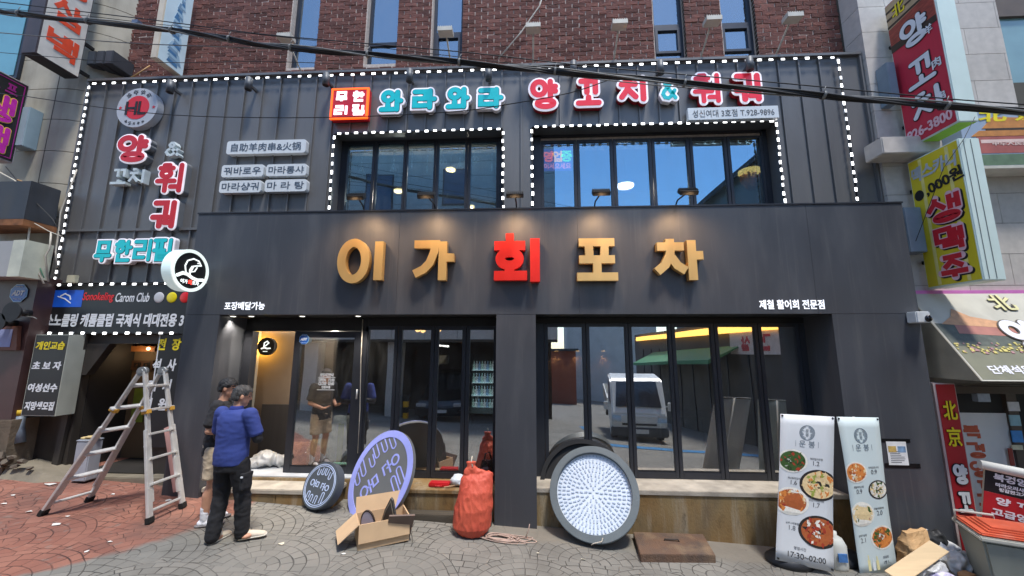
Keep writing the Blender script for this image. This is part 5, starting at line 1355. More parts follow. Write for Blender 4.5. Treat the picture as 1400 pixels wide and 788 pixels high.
mb = MB(); mb.prism([(.10, .61*SL), (1.05, .55*SL), (.9, .63*SL), (.55, .70*SL), (.40, .80*SL), (.30, .70*SL)], -.0075, -.0062, 0, AM); mb.build('roof_print', mat('print orange soft', rgb(200, 150, 110), .6, 0, .15, 14), r)
mb = MB()
for k in range(120):
    u = random.uniform(.03, 1.3); v = (.33+random.uniform(-.05, .06))*SL; q = random.uniform(.008, .02); mb.prism([(u-q, v-q*.7), (u+q, v-q), (u+q*.8, v+q), (u-q, v+q*.8)], -.009-.00004*k, -.0064, k % 3 == 0, AM)
mb.build('flower_print', [mat('print flower yellow', rgb(206, 190, 110), .6), mat('print flower pink', rgb(176, 130, 130), .6)], r)
GRO = mat('letter grey brown outline', rgb(92, 84, 74), .6)
outlined(r, '北', 1.12, .87*SL, .30, .28, AM, mat('pale yellow print', rgb(212, 204, 150), .6), GRO, .01, -.018)
outlined(r, '京', 1.7, .87*SL, .30, .28, AM, mat('pale yellow print', (0, 0, 0)), GRO, .01, -.018)
for i, ch in enumerate('양꼬치'):
    outlined(r, ch, 1.0+i*.75, .46*SL, .46, .52, AM, WHITEA, GRO, .045, -.018)
outlined(r, '羊', 1.33, .36*SL, .13, .14, AM, WHITEA, GRO, .01, -.018)
mb = MB(); put_text(mb, '단체석완비', .50, .11*SL, -.004, .62, .12, M=AM, off=.03); mb.build('lettering', WHITEA, r)
mb = MB(); mb.box(aw(0, 0).x-.05, aw(0, 0).x+4.4, YA1+.002, YG-.002, ZA1-.02, ZA1+.05); mb.build('rail', mat('pink rail', rgb(216, 120, 190), .5), r)
# storefront under the awning
sf = thing('storefront', 'brown framed glass storefront of the right neighbour under the awning', 'storefront', (6.6, .3, -.3))
BRF = mat('brown frame', rgb(84, 70, 60), .5, .2, .15, 5)
zt = P(1340, 528, .34).z
mb = MB(); mb.box(5.24, 9, .30, .395, zt-.10, zt); mb.box(5.24, 5.32, .30, .395, -.5, zt-.101); mb.box(P(1386, 600, .3).x, P(1400, 600, .3).x, .30, .395, -.5, zt-.101); mb.box(8.5, 9, .3, .395, -.5, zt-.101); mb.build('frame', BRF, sf)
mb = MB(); mb.box(5.32, 8.5, .36, .366, -.4, zt-.1); mb.build('pane', mat('dark shop glass', rgb(62, 60, 56), .08, 0, .2, 1.2, spec=.7), sf)
x0, x1, z0, z1 = bx(1306, 565, 1384, 745, .33)
r = thing('window_poster', 'white poster with vertical orange brush writing on the right storefront glass', 'poster', (x0, .335, z0))
mb = MB(); mb.box(P(1308, 565, .33).x-.02, P(1384, 600, .33).x, .335, .355, -.2, z1); mb.build('sheet', mat('poster white', rgb(232, 228, 220), .6, 0, .05, 3), r)
mb = MB(); xc = P(1337, 640, .33).x
zt_, zb_ = P(1335, 578, .33).z, P(1350, 708, .33).z
for i, ch in enumerate('북경양꼬치'):
    h_ = (zt_-zb_)/5; zc = zt_-h_*(i+.5); glyph(mb, hangul(ch), xc-.12+i*.012, xc+.12+i*.012, zc-h_*.43, zc+h_*.43, .019, .330, .3345, 0, 0)
mb.build('lettering', mat('brush orange', rgb(206, 92, 56), .6), r)
for i, (px, py, w_, h_, col) in enumerate(((1345, 544, .16, .11, rgb(176, 186, 196)), (1386, 556, .14, .12, rgb(220, 216, 212)), (1388, 575, .13, .14, rgb(150, 190, 196)), (1391, 597, .13, .15, rgb(60, 140, 205)), (1391, 612, .13, .06, rgb(216, 206, 170)), (1383, 625, .05, .22, rgb(150, 50, 36)))):
    c = P(px, py, .29); tag(MB().box(c.x-w_/2, c.x+w_/2, .287, .2995 if px > 1380 else .359, c.z-h_/2, c.z+h_/2).build('sticker', mat('sticker %d' % i, col, .5, 0, .1, 20)), ['grey sticker inside the storefront glass beside the top frame', 'white and red sticker highest on the storefront door frame', 'pale blue sticker second from the top of the storefront frame', 'bright blue sticker on the storefront frame', 'cream strip sticker under the bright blue one', 'narrow red brown strip beside the white poster'][i], 'sticker', 'stickers on the right storefront')
# red vertical board
q = [P(1275, 524, .05), P(1305, 524, .05)]
zb = -.45; x0, x1 = q[0].x, q[1].x; z1 = q[0].z
r = thing('vertical_sign', 'tall narrow red board with yellow and white brush characters beside the storefront', 'sign', ((x0+x1)/2, .05, zb))
mb = MB(); mb.box(x0, x1, .05, .29, zb, z1); mb.build('board', mat('pale board side', rgb(196, 176, 170), .6), r)
mb = MB(); mb.box(x0+.03, x1-.012, .045, .0495, zb+.02, z1-.015); mb.build('red_face', mat('brick red face', rgb(172, 26, 34), .5, 0, .06, 4), r)
xc = (x0+x1)/2+.01; w_ = (x1-x0)*.62
Mi = Matrix.Translation((0, .045, 0))
for ch, py, col in (('北', 561, YEL), ('京', 597, YEL), ('양', 648, WHITEL), ('꼬', 686, WHITEL), ('치', 724, WHITEL)):
    zc = P(1300, py, .05).z; outlined(r, ch, xc, zc, w_, .24, Mi, col, INK, .02, -.006, g=.012)
# security camera
c = P(1258, 434, -.10)
r = thing('security_camera', 'small white security camera box at the right end of the canopy', 'camera', (c.x, 0, c.z))
mb = MB(); mb.box(c.x-.09, c.x+.09, -.15, -.002, c.z-.075, c.z+.075); mb.build('housing', mat('camera white', rgb(206, 208, 206), .4), r, bevel=.012)
mb = MB(); mb.ell((c.x+.05, -.155, c.z-.02), (.045, .03, .045), 16, 8); mb.build('dome', mat('lens black', rgb(16, 16, 18), .1), r)
# notice taped on the right pier
x0, x1, z0, z1 = bx(1213, 604, 1240, 636, 0)
r = thing('notice_paper', 'small white printed notice taped to the right pier', 'notice', (x0, 0, z0))
mb = MB(); mb.box(x0, x1, -.006, -.003, z0, z1); mb.build('paper', mat('paper', rgb(222, 222, 220), .8), r)
for k, (a0, a1) in enumerate(((z1-.01, z1+.035), (z0-.035, z0+.02))):
    mb = MB(); mb.box(x0-.05, x1+.06 if k == 0 else x1+.14, -.0026, -.0008, a0, a1); mb.build('tape', mat('black tape', rgb(14, 14, 16), .35), r)
mb = MB()
for k in range(7): mb.box(x0+.03, x1-.03-random.uniform(0, .06), -.0075, -.0063, z0+.03+k*.022, z0+.037+k*.022)
mb.build('print_lines', GREYT, r)
for k, u in enumerate((.06, .54)):
    mb = MB(); mb.box(x0+(x1-x0)*u, x0+(x1-x0)*(u+.4), -.0076, -.0063, z1-.13, z1-.055); mb.build('photo', mat('notice photo %d' % k, (rgb(190, 160, 90), rgb(120, 150, 180))[k], .6, 0, .3, 30), r)
# ---------------------------------------------------------------- soft forms
def fuse(mb, name, mats, parent=None, voxel=.01, smooth=4, wr=0.0, wscale=14, wz=1.0, local=True, seed=0, paint=None, squash=None):
    """fuse overlapping forms into one continuous skin, then crease it"""
    o = mb.build(name, mats, None, local=True)
    md = o.modifiers.new('r', 'REMESH'); md.mode = 'VOXEL'; md.voxel_size = voxel; md.use_smooth_shade = True
    if smooth:
        ms = o.modifiers.new('s', 'SMOOTH'); ms.iterations = smooth; ms.factor = .5
    dg = bpy.context.evaluated_depsgraph_get()
    me = bpy.data.meshes.new_from_object(o.evaluated_get(dg))
    bpy.data.objects.remove(o)
    me.name = name
    if wr:
        nrm = [v.normal.copy() for v in me.vertices]
        for v, n_ in zip(me.vertices, nrm):
            p = v.co; q = Vector((p.x*wscale, p.y*wscale, p.z*wscale*wz))+Vector((seed*3.1, seed, 0))
            a = 1-abs(mnoise.noise(q))*2.2
            b = mnoise.noise(q*2.7)
            v.co = p+n_*(wr*(a*.8+b*.4-.3))
    off = wpos(parent) if (parent is not None and not local) else Vector((0, 0, 0))
    if off.length: 
        for v in me.vertices: v.co -= off
    if not isinstance(mats, (list, tuple)): mats = [mats]
    me.materials.clear()
    for mm in mats: me.materials.append(mm)
    for p in me.polygons:
        p.use_smooth = True; p.material_index = 0
        if paint: p.material_index = paint(p.center+off)
    o = bpy.data.objects.new(name, me); COL.objects.link(o)
    if parent is not None: o.parent = parent
    return o
def limb(mb, pts, rads, n=14, ex=None):
    """tapered limb with round joints"""
    for (a, b), (ra, rb) in zip(zip(pts[:-1], pts[1:]), zip(rads[:-1], rads[1:])):
        mb.tube([a, Vector(a).lerp(Vector(b), .5), b], [ra, (ra+rb)/2*1.02, rb], n)
    for p, r_ in zip(pts, rads): mb.ell(p, (r_, r_, r_), 12, 8)
def hand(mb, wrist, d, side, palmn, s=1.0, curl=.5):
    """palm and five bent fingers; d = pointing direction, side = towards the thumb, palmn = out of the palm"""
    w = Vector(wrist); d = Vector(d).normalized(); t = Vector(side).normalized(); nrm = Vector(palmn).normalized()
    fr = Matrix((( t.x, nrm.x, d.x), (t.y, nrm.y, d.y), (t.z, nrm.z, d.z)))
    mb.loft([(w, .026*s, .021*s, fr), (w+d*.03*s, .034*s, .018*s, fr), (w+d*.07*s, .041*s, .016*s, fr), (w+d*.095*s, .040*s, .013*s, fr)], 14)
    for k, (u, L) in enumerate(((.030, .072), (.010, .080), (-.011, .075), (-.030, .060))):
        p = w+d*.09*s+t*u*s; pts = [p]; dd = d.copy()
        for j in range(3):
            dd = (dd+nrm*curl*(.35+.25*j)).normalized(); p = p+dd*L*s*(.45, .32, .25)[j]; pts.append(p)
        mb.tube(pts, [.0098*s, .0092*s, .0082*s, .0070*s], 8); mb.ell(pts[-1], (.007*s,)*3, 8, 6)
    p = w+d*.03*s+t*.026*s; q = p+(t*.8+d*.5).normalized()*.04*s; q2 = q+(d*.8+t*.15+nrm*.5).normalized()*.036*s
    mb.tube([p, q, q2], [.014*s, .0115*s, .008*s], 8); mb.ell(q2, (.008*s,)*3, 8, 6)
SKIN = mat('skin', rgb(196, 146, 118), .55, 0, .07, 12, .05, 160)
EYE = mat('eye dark', rgb(36, 28, 26), .3); LIP = mat('lip', rgb(160, 96, 86), .5)
def head_parts(mb, c, yaw, pitch=0.0, s=1.0):
    """skull, jaw, nose, brow and ears around the head centre c; returns the head frame"""
    M = Matrix.Translation(c) @ Matrix.Rotation(yaw, 4, 'Z') @ Matrix.Rotation(pitch, 4, 'X') @ Matrix.Scale(s, 4)
    mb.ell((0, -.008, .03), (.076, .094, .088), 18, 12, 0, M)
    mb.ell((0, .012, -.045), (.062, .070, .072), 16, 10, 0, M)
    mb.ell((0, .045, -.088), (.034, .036, .026), 12, 8, 0, M)
    mb.loft([((0, .078, .018), .009, .008, None), ((0, .092, -.012), .012, .012, None), ((0, .094, -.026), .016, .013, None), ((0, .084, -.034), .012, .010, None)], 10, 0, True, M)
    mb.ell((0, .073, .034), (.045, .018, .011), 12, 6, 0, M)
    mb.ell((0, .078, -.058), (.024, .014, .009), 12, 6, 0, M)
    for sx in (-1, 1): mb.ell((sx*.078, -.004, -.006), (.012, .022, .034), 10, 8, 0, M)
    return M
def face_paint(M):
    Mi = M.inverted()
    def f(p):
        q = Mi @ p
        for sx in (-1, 1):
            if abs(q.x-sx*.032) < .014 and abs(q.z-.012) < .0065 and q.y > .05: return 1
            if abs(q.x-sx*.034) < .021 and abs(q.z-.034-.004*(1-abs(q.x-sx*.034)/.02)) < .005 and q.y > .05: return 1
        if abs(q.x) < .023 and abs(q.z+.058) < .006 and q.y > .06: return 2
        return 0
    return f
def hair(name, M, mats, parent, s=1.07, low=-.045, front=.052, seed=1):
    mb = MB(); mb.ell((0, -.008, .03), (.076*s, .094*s, .088*s), 40, 26, 0, None)
    mb.ell((0, -.035, -.012), (.070*s, .066*s, .07*s), 30, 18, 0, None)
    o = mb.build(name, mats, None, local=True)
    md = o.modifiers.new('r', 'REMESH'); md.mode = 'VOXEL'; md.voxel_size = .0065
    dg = bpy.context.evaluated_depsgraph_get(); me = bpy.data.meshes.new_from_object(o.evaluated_get(dg)); bpy.data.objects.remove(o)
    bm = bmesh.new(); bm.from_mesh(me)
    for v in bm.verts:
        q = v.co*46+Vector((seed*7, 0, 0)); k = mnoise.noise(Vector((q.x, q.y, q.z*.35)))
        v.co += v.normal*(.008*k+.005*mnoise.noise(v.co*110)+.003)
    dele = []
    for f in bm.faces:
        c = f.calc_center_median()
        lim = low if c.y < -.02 else (low+.02+(c.y+.02)*.9 if c.y < .05 else front)
        if abs(c.x) > .06 and -.03 < c.y < .03: lim = max(lim, .012)
        lim += .006*mnoise.noise(c*60)
        if c.z < lim: dele.append(f)
    bmesh.ops.delete(bm, geom=dele, context='FACES')
    bmesh.ops.transform(bm, matrix=M, verts=bm.verts)
    bm.to_mesh(me); bm.free()
    for p in me.polygons: p.use_smooth = True
    me.materials.clear(); me.materials.append(mats); me.name = name
    o = bpy.data.objects.new(name, me); COL.objects.link(o); o.parent = parent
    return o
def shoe(mb, heel, d, s=1.0, h=.09):
    heel = Vector(heel); d = Vector(d); d.z = 0; d.normalize(); t = Vector((d.y, -d.x, 0))
    fr = Matrix(((t.x, 0, d.x), (t.y, 0, d.y), (t.z, 1, d.z)))
    L = .28*s
    for u, w_, hh in ((.0, .030, .05), (.12, .036, .052), (.3, .036, .046), (.5, .040, .036), (.75, .046, .030), (.92, .038, .024), (1.0, .020, .016)):
        pass
    mb.loft([(heel+d*L*u+Vector((0, 0, hh)), w_, hh, fr) for u, w_, hh in ((-.02, .018, .030), (.03, .034, .046), (.2, .039, .050), (.42, .042, .042), (.7, .049, .033), (.9, .041, .026), (1.0, .018, .017))], 16)
def grey_hair(): return mat('black grey hair', rgb(34, 32, 31), .55, 0, .6, 30, .5, 120, col2=rgb(62, 60, 58), stretch=(1, 1, .3))
# ---- person in the blue polo shirt
def person_blue():
    H = 1.0
    g0 = Vector((-3.43, -1.02, gz(-3.43, -1.02)))
    r = thing('person', 'person seen from behind in blue polo shirt and black cargo trousers, arms folded', 'person', tuple(g0), (0, 0, radians(-12)))
    sh = 1.385
    Ls, Rs = Vector((-.205, 0, sh)), Vector((.205, 0, sh))
    Le, Re = Vector((-.285, .05, 1.10)), Vector((.285, .06, 1.10))
    Lw, Rw = Vector((-.06, .23, 1.12)), Vector((.06, .25, 1.17))
    Lh, Rh = Vector((-.10, .02, .88)), Vector((.10, .02, .88))
    Lf, Rf = Vector((-.085, -.07, 0.0)), Vector((.12, .10, .0))
    Lk, Rk = Vector((-.095, .01, .47)), Vector((.125, .09, .47))
    La, Ra = Vector((-.085, -.05, .09)), Vector((.13, .115, .09))
    hc = Vector((.02, .04, 1.565))
    b = MB()
    M = head_parts(b, hc, radians(-38), radians(-12))
    b.tube([(0, -.005, 1.36), (.005, .012, 1.44), (.012, .025, 1.50)], [.062, .056, .055], 14)
    b.loft([((0, 0, .86), .15, .10, None), ((0, 0, .95), .165, .11, None), ((0, 0, 1.08), .155, .10, None), ((0, 0, 1.24), .18, .115, None), ((0, 0, 1.36), .16, .09, None), ((0, 0, 1.41), .08, .06, None)], 20)
    limb(b, [Ls, Le, Lw], [.052, .042, .028]); limb(b, [Rs, Re, Rw], [.052, .042, .028])
    limb(b, [Lh, Lk, La], [.085, .056, .038]); limb(b, [Rh, Rk, Ra], [.085, .056, .038])
    b.ell(La+Vector((0, .05, -.05)), (.036, .10, .035), 12, 8); b.ell(Ra+Vector((.05, .05, -.05)), (.06, .09, .035), 12, 8)
    hand(b, Lw, (.9, .1, .1), (0, .2, 1), (0, -1, .1), 1.0, .4); hand(b, Rw, (-.9, -.1, .0), (0, .2, 1), (0, -1, .1), 1.0, .4)
    fuse(b, 'body', [SKIN, EYE, LIP], r, .0065, 3, paint=face_paint(M))
    t = MB()
    t.loft([((.0, -.005, .83), .190, .145, None), ((0, -.005, .92), .195, .150, None), ((0, .0, 1.06), .188, .145, None), ((0, -.005, 1.20), .200, .145, None), ((0, -.01, 1.32), .205, .128, None), ((0, -.008, 1.385), .17, .10, None), ((0, 0, 1.425), .09, .07, None)], 24)
    for s, e in ((Ls, Le), (Rs, Re)):
        d = e-s; limb(t, [s+Vector((0, 0, -.015)), s+d*.72], [.082, .072]); t.cyl(s+d*.5, s+d*.82, .074, .076, 16)
    shirt = fuse(t, 'polo_shirt', mat('blue polo', rgb(50, 66, 132), .85, 0, .10, 3, .08, 260), r, .010, 6, .0038, 6, 2.6, seed=2)
    c = MB(); c.loft([((0, -.004, 1.415), .082, .068, None), ((.002, .0, 1.445), .074, .064, None), ((.004, .006, 1.462), .068, .061, None)], 20); fuse(c, 'collar', mat('blue collar', rgb(34, 50, 126), .8, 0, .08, 5), shirt, .007, 2)
    a = MB()
    for s, e, w_ in ((Ls, Le, Lw), (Rs, Re, Rw)):
        d = e-s; limb(a, [s+d*.6, e, e+(w_-e)*.92], [.057, .052, .038])
    fuse(a, 'arm_sleeves', mat('black stretch sleeve', rgb(28, 28, 32), .7, 0, .1, 6), r, .008, 3, .004, 16)
    p = MB()
    p.loft([((0, 0, .76), .17, .135, None), ((0, 0, .86), .186, .142, None), ((0, 0, .95), .178, .135, None)], 22)
    for h, k, a_, s in ((Lh, Lk, La, -1), (Rh, Rk, Ra, 1)):
        limb(p, [h+Vector((0, 0, -.04)), h.lerp(k, .6), k, k.lerp(a_, .55), a_+Vector((0, 0, -.015))], [.106, .093, .081, .076, .072])
    tr_ = fuse(p, 'trousers', mat('black cargo cloth', rgb(30, 30, 33), .85, 0, .15, 4, .1, 180), r, .010, 4, .009, 7, 1.8, seed=5)
    k = MB(); k.box(.185, .222, -.03, .11, .56, .74); fuse(k, 'cargo_pocket', mat('black cargo cloth', (0, 0, 0)), tr_, .008, 3, .004, 14)
    k = MB(); k.box(.21, .232, -.045, -.031, .70, .715); k.build('pocket_tag', WHITEL, tr_, local=True)
    for nm, f_, d in (('shoe', Lf, (-.12, 1, 0)), ('shoe', Rf, (.75, .7, 0))):
        q = MB(); shoe(q, f_, d, .95); so_ = fuse(q, nm, mat('pale suede shoe', rgb(206, 196, 176), .8, 0, .08, 10), r, .006, 2)
        d = Vector(d).normalized(); t_ = Vector((d.y, -d.x, 0)); q = MB()
        fr = Matrix(((t_.x, 0, d.x), (t_.y, 0, d.y), (0, 1, 0)))
        q.loft([(f_+d*.266*u+Vector((0, 0, .016)), w_, .017, fr) for u, w_ in ((-.04, .02), (.0, .036), (.25, .043), (.5, .045), (.72, .052), (.92, .044), (1.01, .02))], 16)
        fuse(q, 'sole', mat('off white sole', rgb(222, 216, 200), .7, 0, .05, 9), so_, .006, 1)
    hair('hair', M, grey_hair(), r, 1.09, -.055, .058)
person_blue()
# ---- person in black with beige shorts, half hidden
def person_black():
    x, y = -3.94, -.62
    g0 = Vector((x, y, gz(x, y)))
    r = thing('person', 'person in black t-shirt, beige shorts and white socks, half hidden beside the ladder', 'person', tuple(g0), (0, 0, radians(-62)))
    sh = 1.40
    Ls, Rs = Vector((-.195, 0, sh)), Vector((.195, 0, sh))
    Le, Re = Vector((-.25, .0, 1.10)), Vector((.25, -.05, 1.11))
    Lw, Rw = Vector((-.14, .22, 1.02)), Vector((.14, .20, 1.04))
    Lh, Rh = Vector((-.095, 0, .90)), Vector((.095, 0, .90))
    Lk, Rk = Vector((-.11, .03, .48)), Vector((.10, .02, .48))
    La, Ra = Vector((-.12, .0, .09)), Vector((.10, -.02, .09))
    hc = Vector((.0, .05, 1.585))
    b = MB(); M = head_parts(b, hc, radians(-8), radians(-10))
    b.tube([(0, -.005, 1.37), (0, .015, 1.45), (0, .03, 1.52)], [.060, .053, .052], 14)
    b.loft([((0, 0, .87), .14, .10, None), ((0, 0, .97), .155, .105, None), ((0, 0, 1.10), .145, .095, None), ((0, 0, 1.26), .17, .11, None), ((0, 0, 1.38), .15, .085, None), ((0, 0, 1.42), .08, .06, None)], 20)
    limb(b, [Ls, Le, Lw], [.048, .038, .027]); limb(b, [Rs, Re, Rw], [.048, .038, .027])
    for h, k, a_ in ((Lh, Lk, La), (Rh, Rk, Ra)):
        limb(b, [h, k], [.085, .056]); limb(b, [k, k.lerp(a_, .35)+Vector((0, -.018, 0)), a_], [.052, .058, .036])
        b.ell(a_+Vector((0, .06, -.055)), (.040, .115, .032), 12, 8); b.ell(a_+Vector((0, -.02, -.05)), (.034, .045, .035), 12, 8)
    hand(b, Lw, (.2, .9, .15), (.9, -.2, .2), (0, .1, 1), 1.0, .5); hand(b, Rw, (-.2, .9, .15), (-.9, -.2, .2), (0, .1, 1), 1.0, .5)
    fuse(b, 'body', [SKIN, EYE, LIP], r, .0065, 3, paint=face_paint(M))
    t = MB()
    t.loft([((0, 0, .80), .180, .140, None), ((0, 0, .92), .182, .140, None), ((0, 0, 1.08), .175, .130, None), ((0, 0, 1.24), .188, .132, None), ((0, 0, 1.35), .185, .112, None), ((0, 0, 1.405), .15, .085, None), ((0, .004, 1.435), .085, .07, None)], 24)
    for s, e in ((Ls, Le), (Rs, Re)):
        d = e-s; limb(t, [s+Vector((0, 0, -.01)), s+d*.7], [.074, .070]); t.cyl(s+d*.5, s+d*.8, .070, .074, 16)
    fuse(t, 't_shirt', mat('charcoal cotton', rgb(40, 39, 41), .85, 0, .1, 4, .06, 240), r, .010, 5, .010, 9, 1.8, seed=9)
    p = MB(); p.loft([((0, 0, .78), .165, .13, None), ((0, 0, .92), .172, .135, None)], 22)
    for h, k in ((Lh, Lk), (Rh, Rk)): limb(p, [h+Vector((0, 0, -.04)), h.lerp(k, .55)], [.105, .10]); p.cyl(h.lerp(k, .4), h.lerp(k, .86), .100, .106, 18)
    fuse(p, 'shorts', mat('beige cotton', rgb(190, 172, 146), .85, 0, .08, 5, .06, 200), r, .010, 3, .009, 9, 1.5, seed=4)
    for a_ in (La, Ra):
        q = MB(); limb(q, [a_+Vector((0, -.004, .11)), a_+Vector((0, 0, -.01))], [.046, .043]); q.ell(a_+Vector((0, .06, -.052)), (.044, .122, .037), 14, 8); q.ell(a_+Vector((0, -.02, -.048)), (.039, .05, .040), 14, 8); fuse(q, 'sock', mat('white sock', rgb(222, 222, 226), .9, 0, .04, 10), r, .008, 3, .003, 20)
        q = MB(); q.loft([(Vector((a_.x, a_.y+.02+u, .014)), w_, .016, Matrix(((1, 0, 0), (0, 0, 1), (0, 1, 0)))) for u, w_ in ((-.11, .02), (-.08, .04), (0, .046), (.08, .052), (.15, .05), (.19, .02))], 16)
        q.tube([(a_.x-.052, a_.y+.08, .02), (a_.x-.04, a_.y+.085, .07), (a_.x, a_.y+.09, .088), (a_.x+.04, a_.y+.085, .07), (a_.x+.052, a_.y+.08, .02)], .013, 8)
        fuse(q, 'sandal', mat('grey sandal', rgb(110, 106, 106), .7, 0, .1, 9), r, .006, 2)
    hair('hair', M, mat('black hair', rgb(22, 20, 20), .5, 0, .4, 30, .5, 120, stretch=(1, 1, .3)), r, 1.10, -.05, .05, seed=3)
person_black()
# ---- step ladder
def ladder():
    fl, bl = Vector((-5.86, -.811, .37)), Vector((-5.797, -.37, .366)); fr_, br = Vector((-4.54, -.765, .293)), Vector((-4.548, -.313, .294))
    hf, hb = P(192.4, 508, -.735), P(220, 507.5, -.42)
    for v in (fl, bl, fr_, br): v.z = gz(v.x, v.y)+.01
    r = thing('step_ladder', 'grey aluminium folding step ladder standing open on the red paving', 'ladder', (-5.2, -.6, gz(-5.2, -.6)))
    sidev = (hb-hf).normalized()
    def pair(a, b, ha, hb_, nm):
        inn = (hb_-ha).normalized()*.03
        for f_, h, s in ((a, ha, 1), (b, hb_, -1)):
            mid = f_.lerp(h, .60)
            mb = MB(); mb.beam(f_, mid, .034, .075, inn); mb.beam(f_.lerp(mid, .0)+inn*0.0, f_.lerp(h, .02), .04, .08, inn); mb.build('rail', ALU, r, bevel=.006)
            mb = MB(); mb.beam(f_.lerp(h, .12)+inn*s*1.1, h, .028, .062, inn); mb.build('inner_rail', ALU, r, bevel=.005)
            mb = MB(); mb.beam(f_-Vector((0, 0, .008)), f_.lerp(h, .035), .052, .09, inn); mb.build('foot', mat('rubber black', rgb(24, 24, 24), .8), r, bevel=.006)
        for k in range(6):
            t_ = .07+k*.165
            p, q = a.lerp(ha, t_), b.lerp(hb_, t_)
            e = (q-p).normalized()
            ov = .05 if k == 4 else 0.0
            up_ = (ha-a).normalized()
            mb = MB(); mb.beam(p-e*ov, q+e*ov, .06 if k not in (0,) else .03, .030, up_)
            mb.build('rung', ALU, r, bevel=.007)
            if k == 4:
                mb = MB()
                for z_ in (p, q): mb.beam(z_-up_*.02-e*.03, z_-up_*.02+e*.03, .085, .05, up_)
                mb.build('lock_clip', mat('lock yellow', rgb(206, 156, 60), .5), r, bevel=.004)
    pair(fl, bl, hf, hb, 'left'); pair(fr_, br, hf+Vector((.06, 0, 0)), hb+Vector((.06, 0, 0)), 'right')
    for h in (hf, hb):
        mb = MB(); c = h+Vector((.03, 0, .0)); e = sidev*.035; mb.cyl(c-e*.8, c+e*.8, .056, n=28); mb.cyl(c-e*1.1, c+e*1.1, .026, n=18); mb.build('hinge', mat('hinge grey', rgb(150, 152, 152), .4, .6, .1, 9), r)
ladder()
# pink plank leaning on the pier behind the ladder
a, b = P(243, 664, -.12), P(229, 584, -.02)
a.z = gz(a.x, a.y)+.12
tag(MB().beam(a, b, .10, .02, (0, 1, 0)).build('plank', mat('pinkish timber', rgb(196, 150, 140), .8, 0, .12, 4, stretch=(4, 4, .5)), bevel=.003), 'narrow pinkish plank leaning against the left pier behind the ladder', 'plank')
# pale tin box with gloves on top
c = P(117, 640, .14)
x0, x1, z0, z1 = bx(101, 604, 121, 642, .12)
r = thing('storage_tin', 'pale grey square tin standing by the club doorway', 'tin', ((x0+x1)/2, .25, z0))
mb = MB(); mb.box(x0, x1, .12, .30, gz(x0, .2)+.02, z1); mb.build('body', mat('pale tin', rgb(170, 176, 184), .45, .2, .08, 4, dirt=.15), r, bevel=.014)
mb = MB(); mb.box(x0-.006, x1+.006, .114, .306, z1+.001, z1+.02); mb.build('lid', mat('pale tin', (0, 0, 0)), r, bevel=.008)
mb = MB(); mb.cyl(((x0+x1)/2+.02, .112, z1-.18), ((x0+x1)/2+.02, .119, z1-.18), .035, n=18); mb.build('cap', BLACK, r)
mb = MB()
for k in range(5): mb.ell((x0+.04+k*.04, .20+.03*(k % 2), z1+.035+.008*(k % 3)), (.06, .05, .018), 10, 6)
tag(fuse(mb, 'work_glove', mat('tan glove', rgb(196, 172, 120), .9, 0, .15, 12), None, .008, 2, .006, 20), 'crumpled tan work gloves lying on the pale grey tin', 'gloves')

# ---- leaning disc signs
def leaning(base, n_, spin):
    """frame of a disc: local -Y is the face normal n_, spun in its own plane; base = lowest rim point"""
    n_ = Vector(n_).normalized(); up = Vector((0, 0, 1)); up = (up-n_*up.dot(n_)).normalized(); x = up.cross(n_)*-1
    x = Vector((-n_.y, n_.x, 0)).normalized()
    if x.x < 0: x = -x
    M = Matrix(((x.x, -n_.x, up.x, 0), (x.y, -n_.y, up.y, 0), (x.z, -n_.z, up.z, 0), (0, 0, 0, 1)))
    return M, up
DGREY = mat('disc dark grey', rgb(74, 78, 82), .55, 0, .08, 4)
LAV = mat('lavender acrylic', rgb(150, 158, 226), .4, 0, .06, 4)
PALEB = mat('pale blue line', rgb(180, 196, 226), .5, 0, .04, 5)
def glyph_marks(mb, s, M, y):
    """the sign's two line characters: circle, barred stem and square; hook, barred stem and circle"""
    def rb(pts, w_=.035): ribbon(mb, [(p if p == 'c' else (p[0]*s, p[1]*s)) for p in pts], w_*s*.5, y-.004, y, 0, 0, M, 0)
    rb(circ(-.42, .0, .085, .10)); rb([(-.27, .14), (-.27, -.14)]); rb([(-.34, .0), (-.2, 0)]); rb([(-.19, -.08), (-.19, .08), (-.07, .08), (-.07, -.08), 'c'])
    rb([(.10, .09), (.10, -.09), (.10, .09), (.2, .09)][1:]); rb([(.24, .14), (.24, -.14)]); rb([(.18, .0), (.32, 0)]); rb(circ(.41, .0, .085, .09))
def u_mark(mb, x, z0, z1, w_, t, M, y, s, up=True):
    pts = [(x-w_/2, z1 if up else z0), (x-w_/2, (z0 if up else z1))]
    e = [(x-w_/2, z1), (x-w_/2, z0+w_/2)]+[(x-w_/2*cos(pi*k/6), z0+w_/2-w_/2*sin(pi*k/6)) for k in range(1, 6)]+[(x+w_/2, z0+w_/2), (x+w_/2, z1)]
    if not up: e = [(p[0], z0+z1-p[1]) for p in e]
    ribbon(mb, [(p[0]*s, p[1]*s) for p in e], t*s/2, y-.004, y, 0, 0, M, 0)
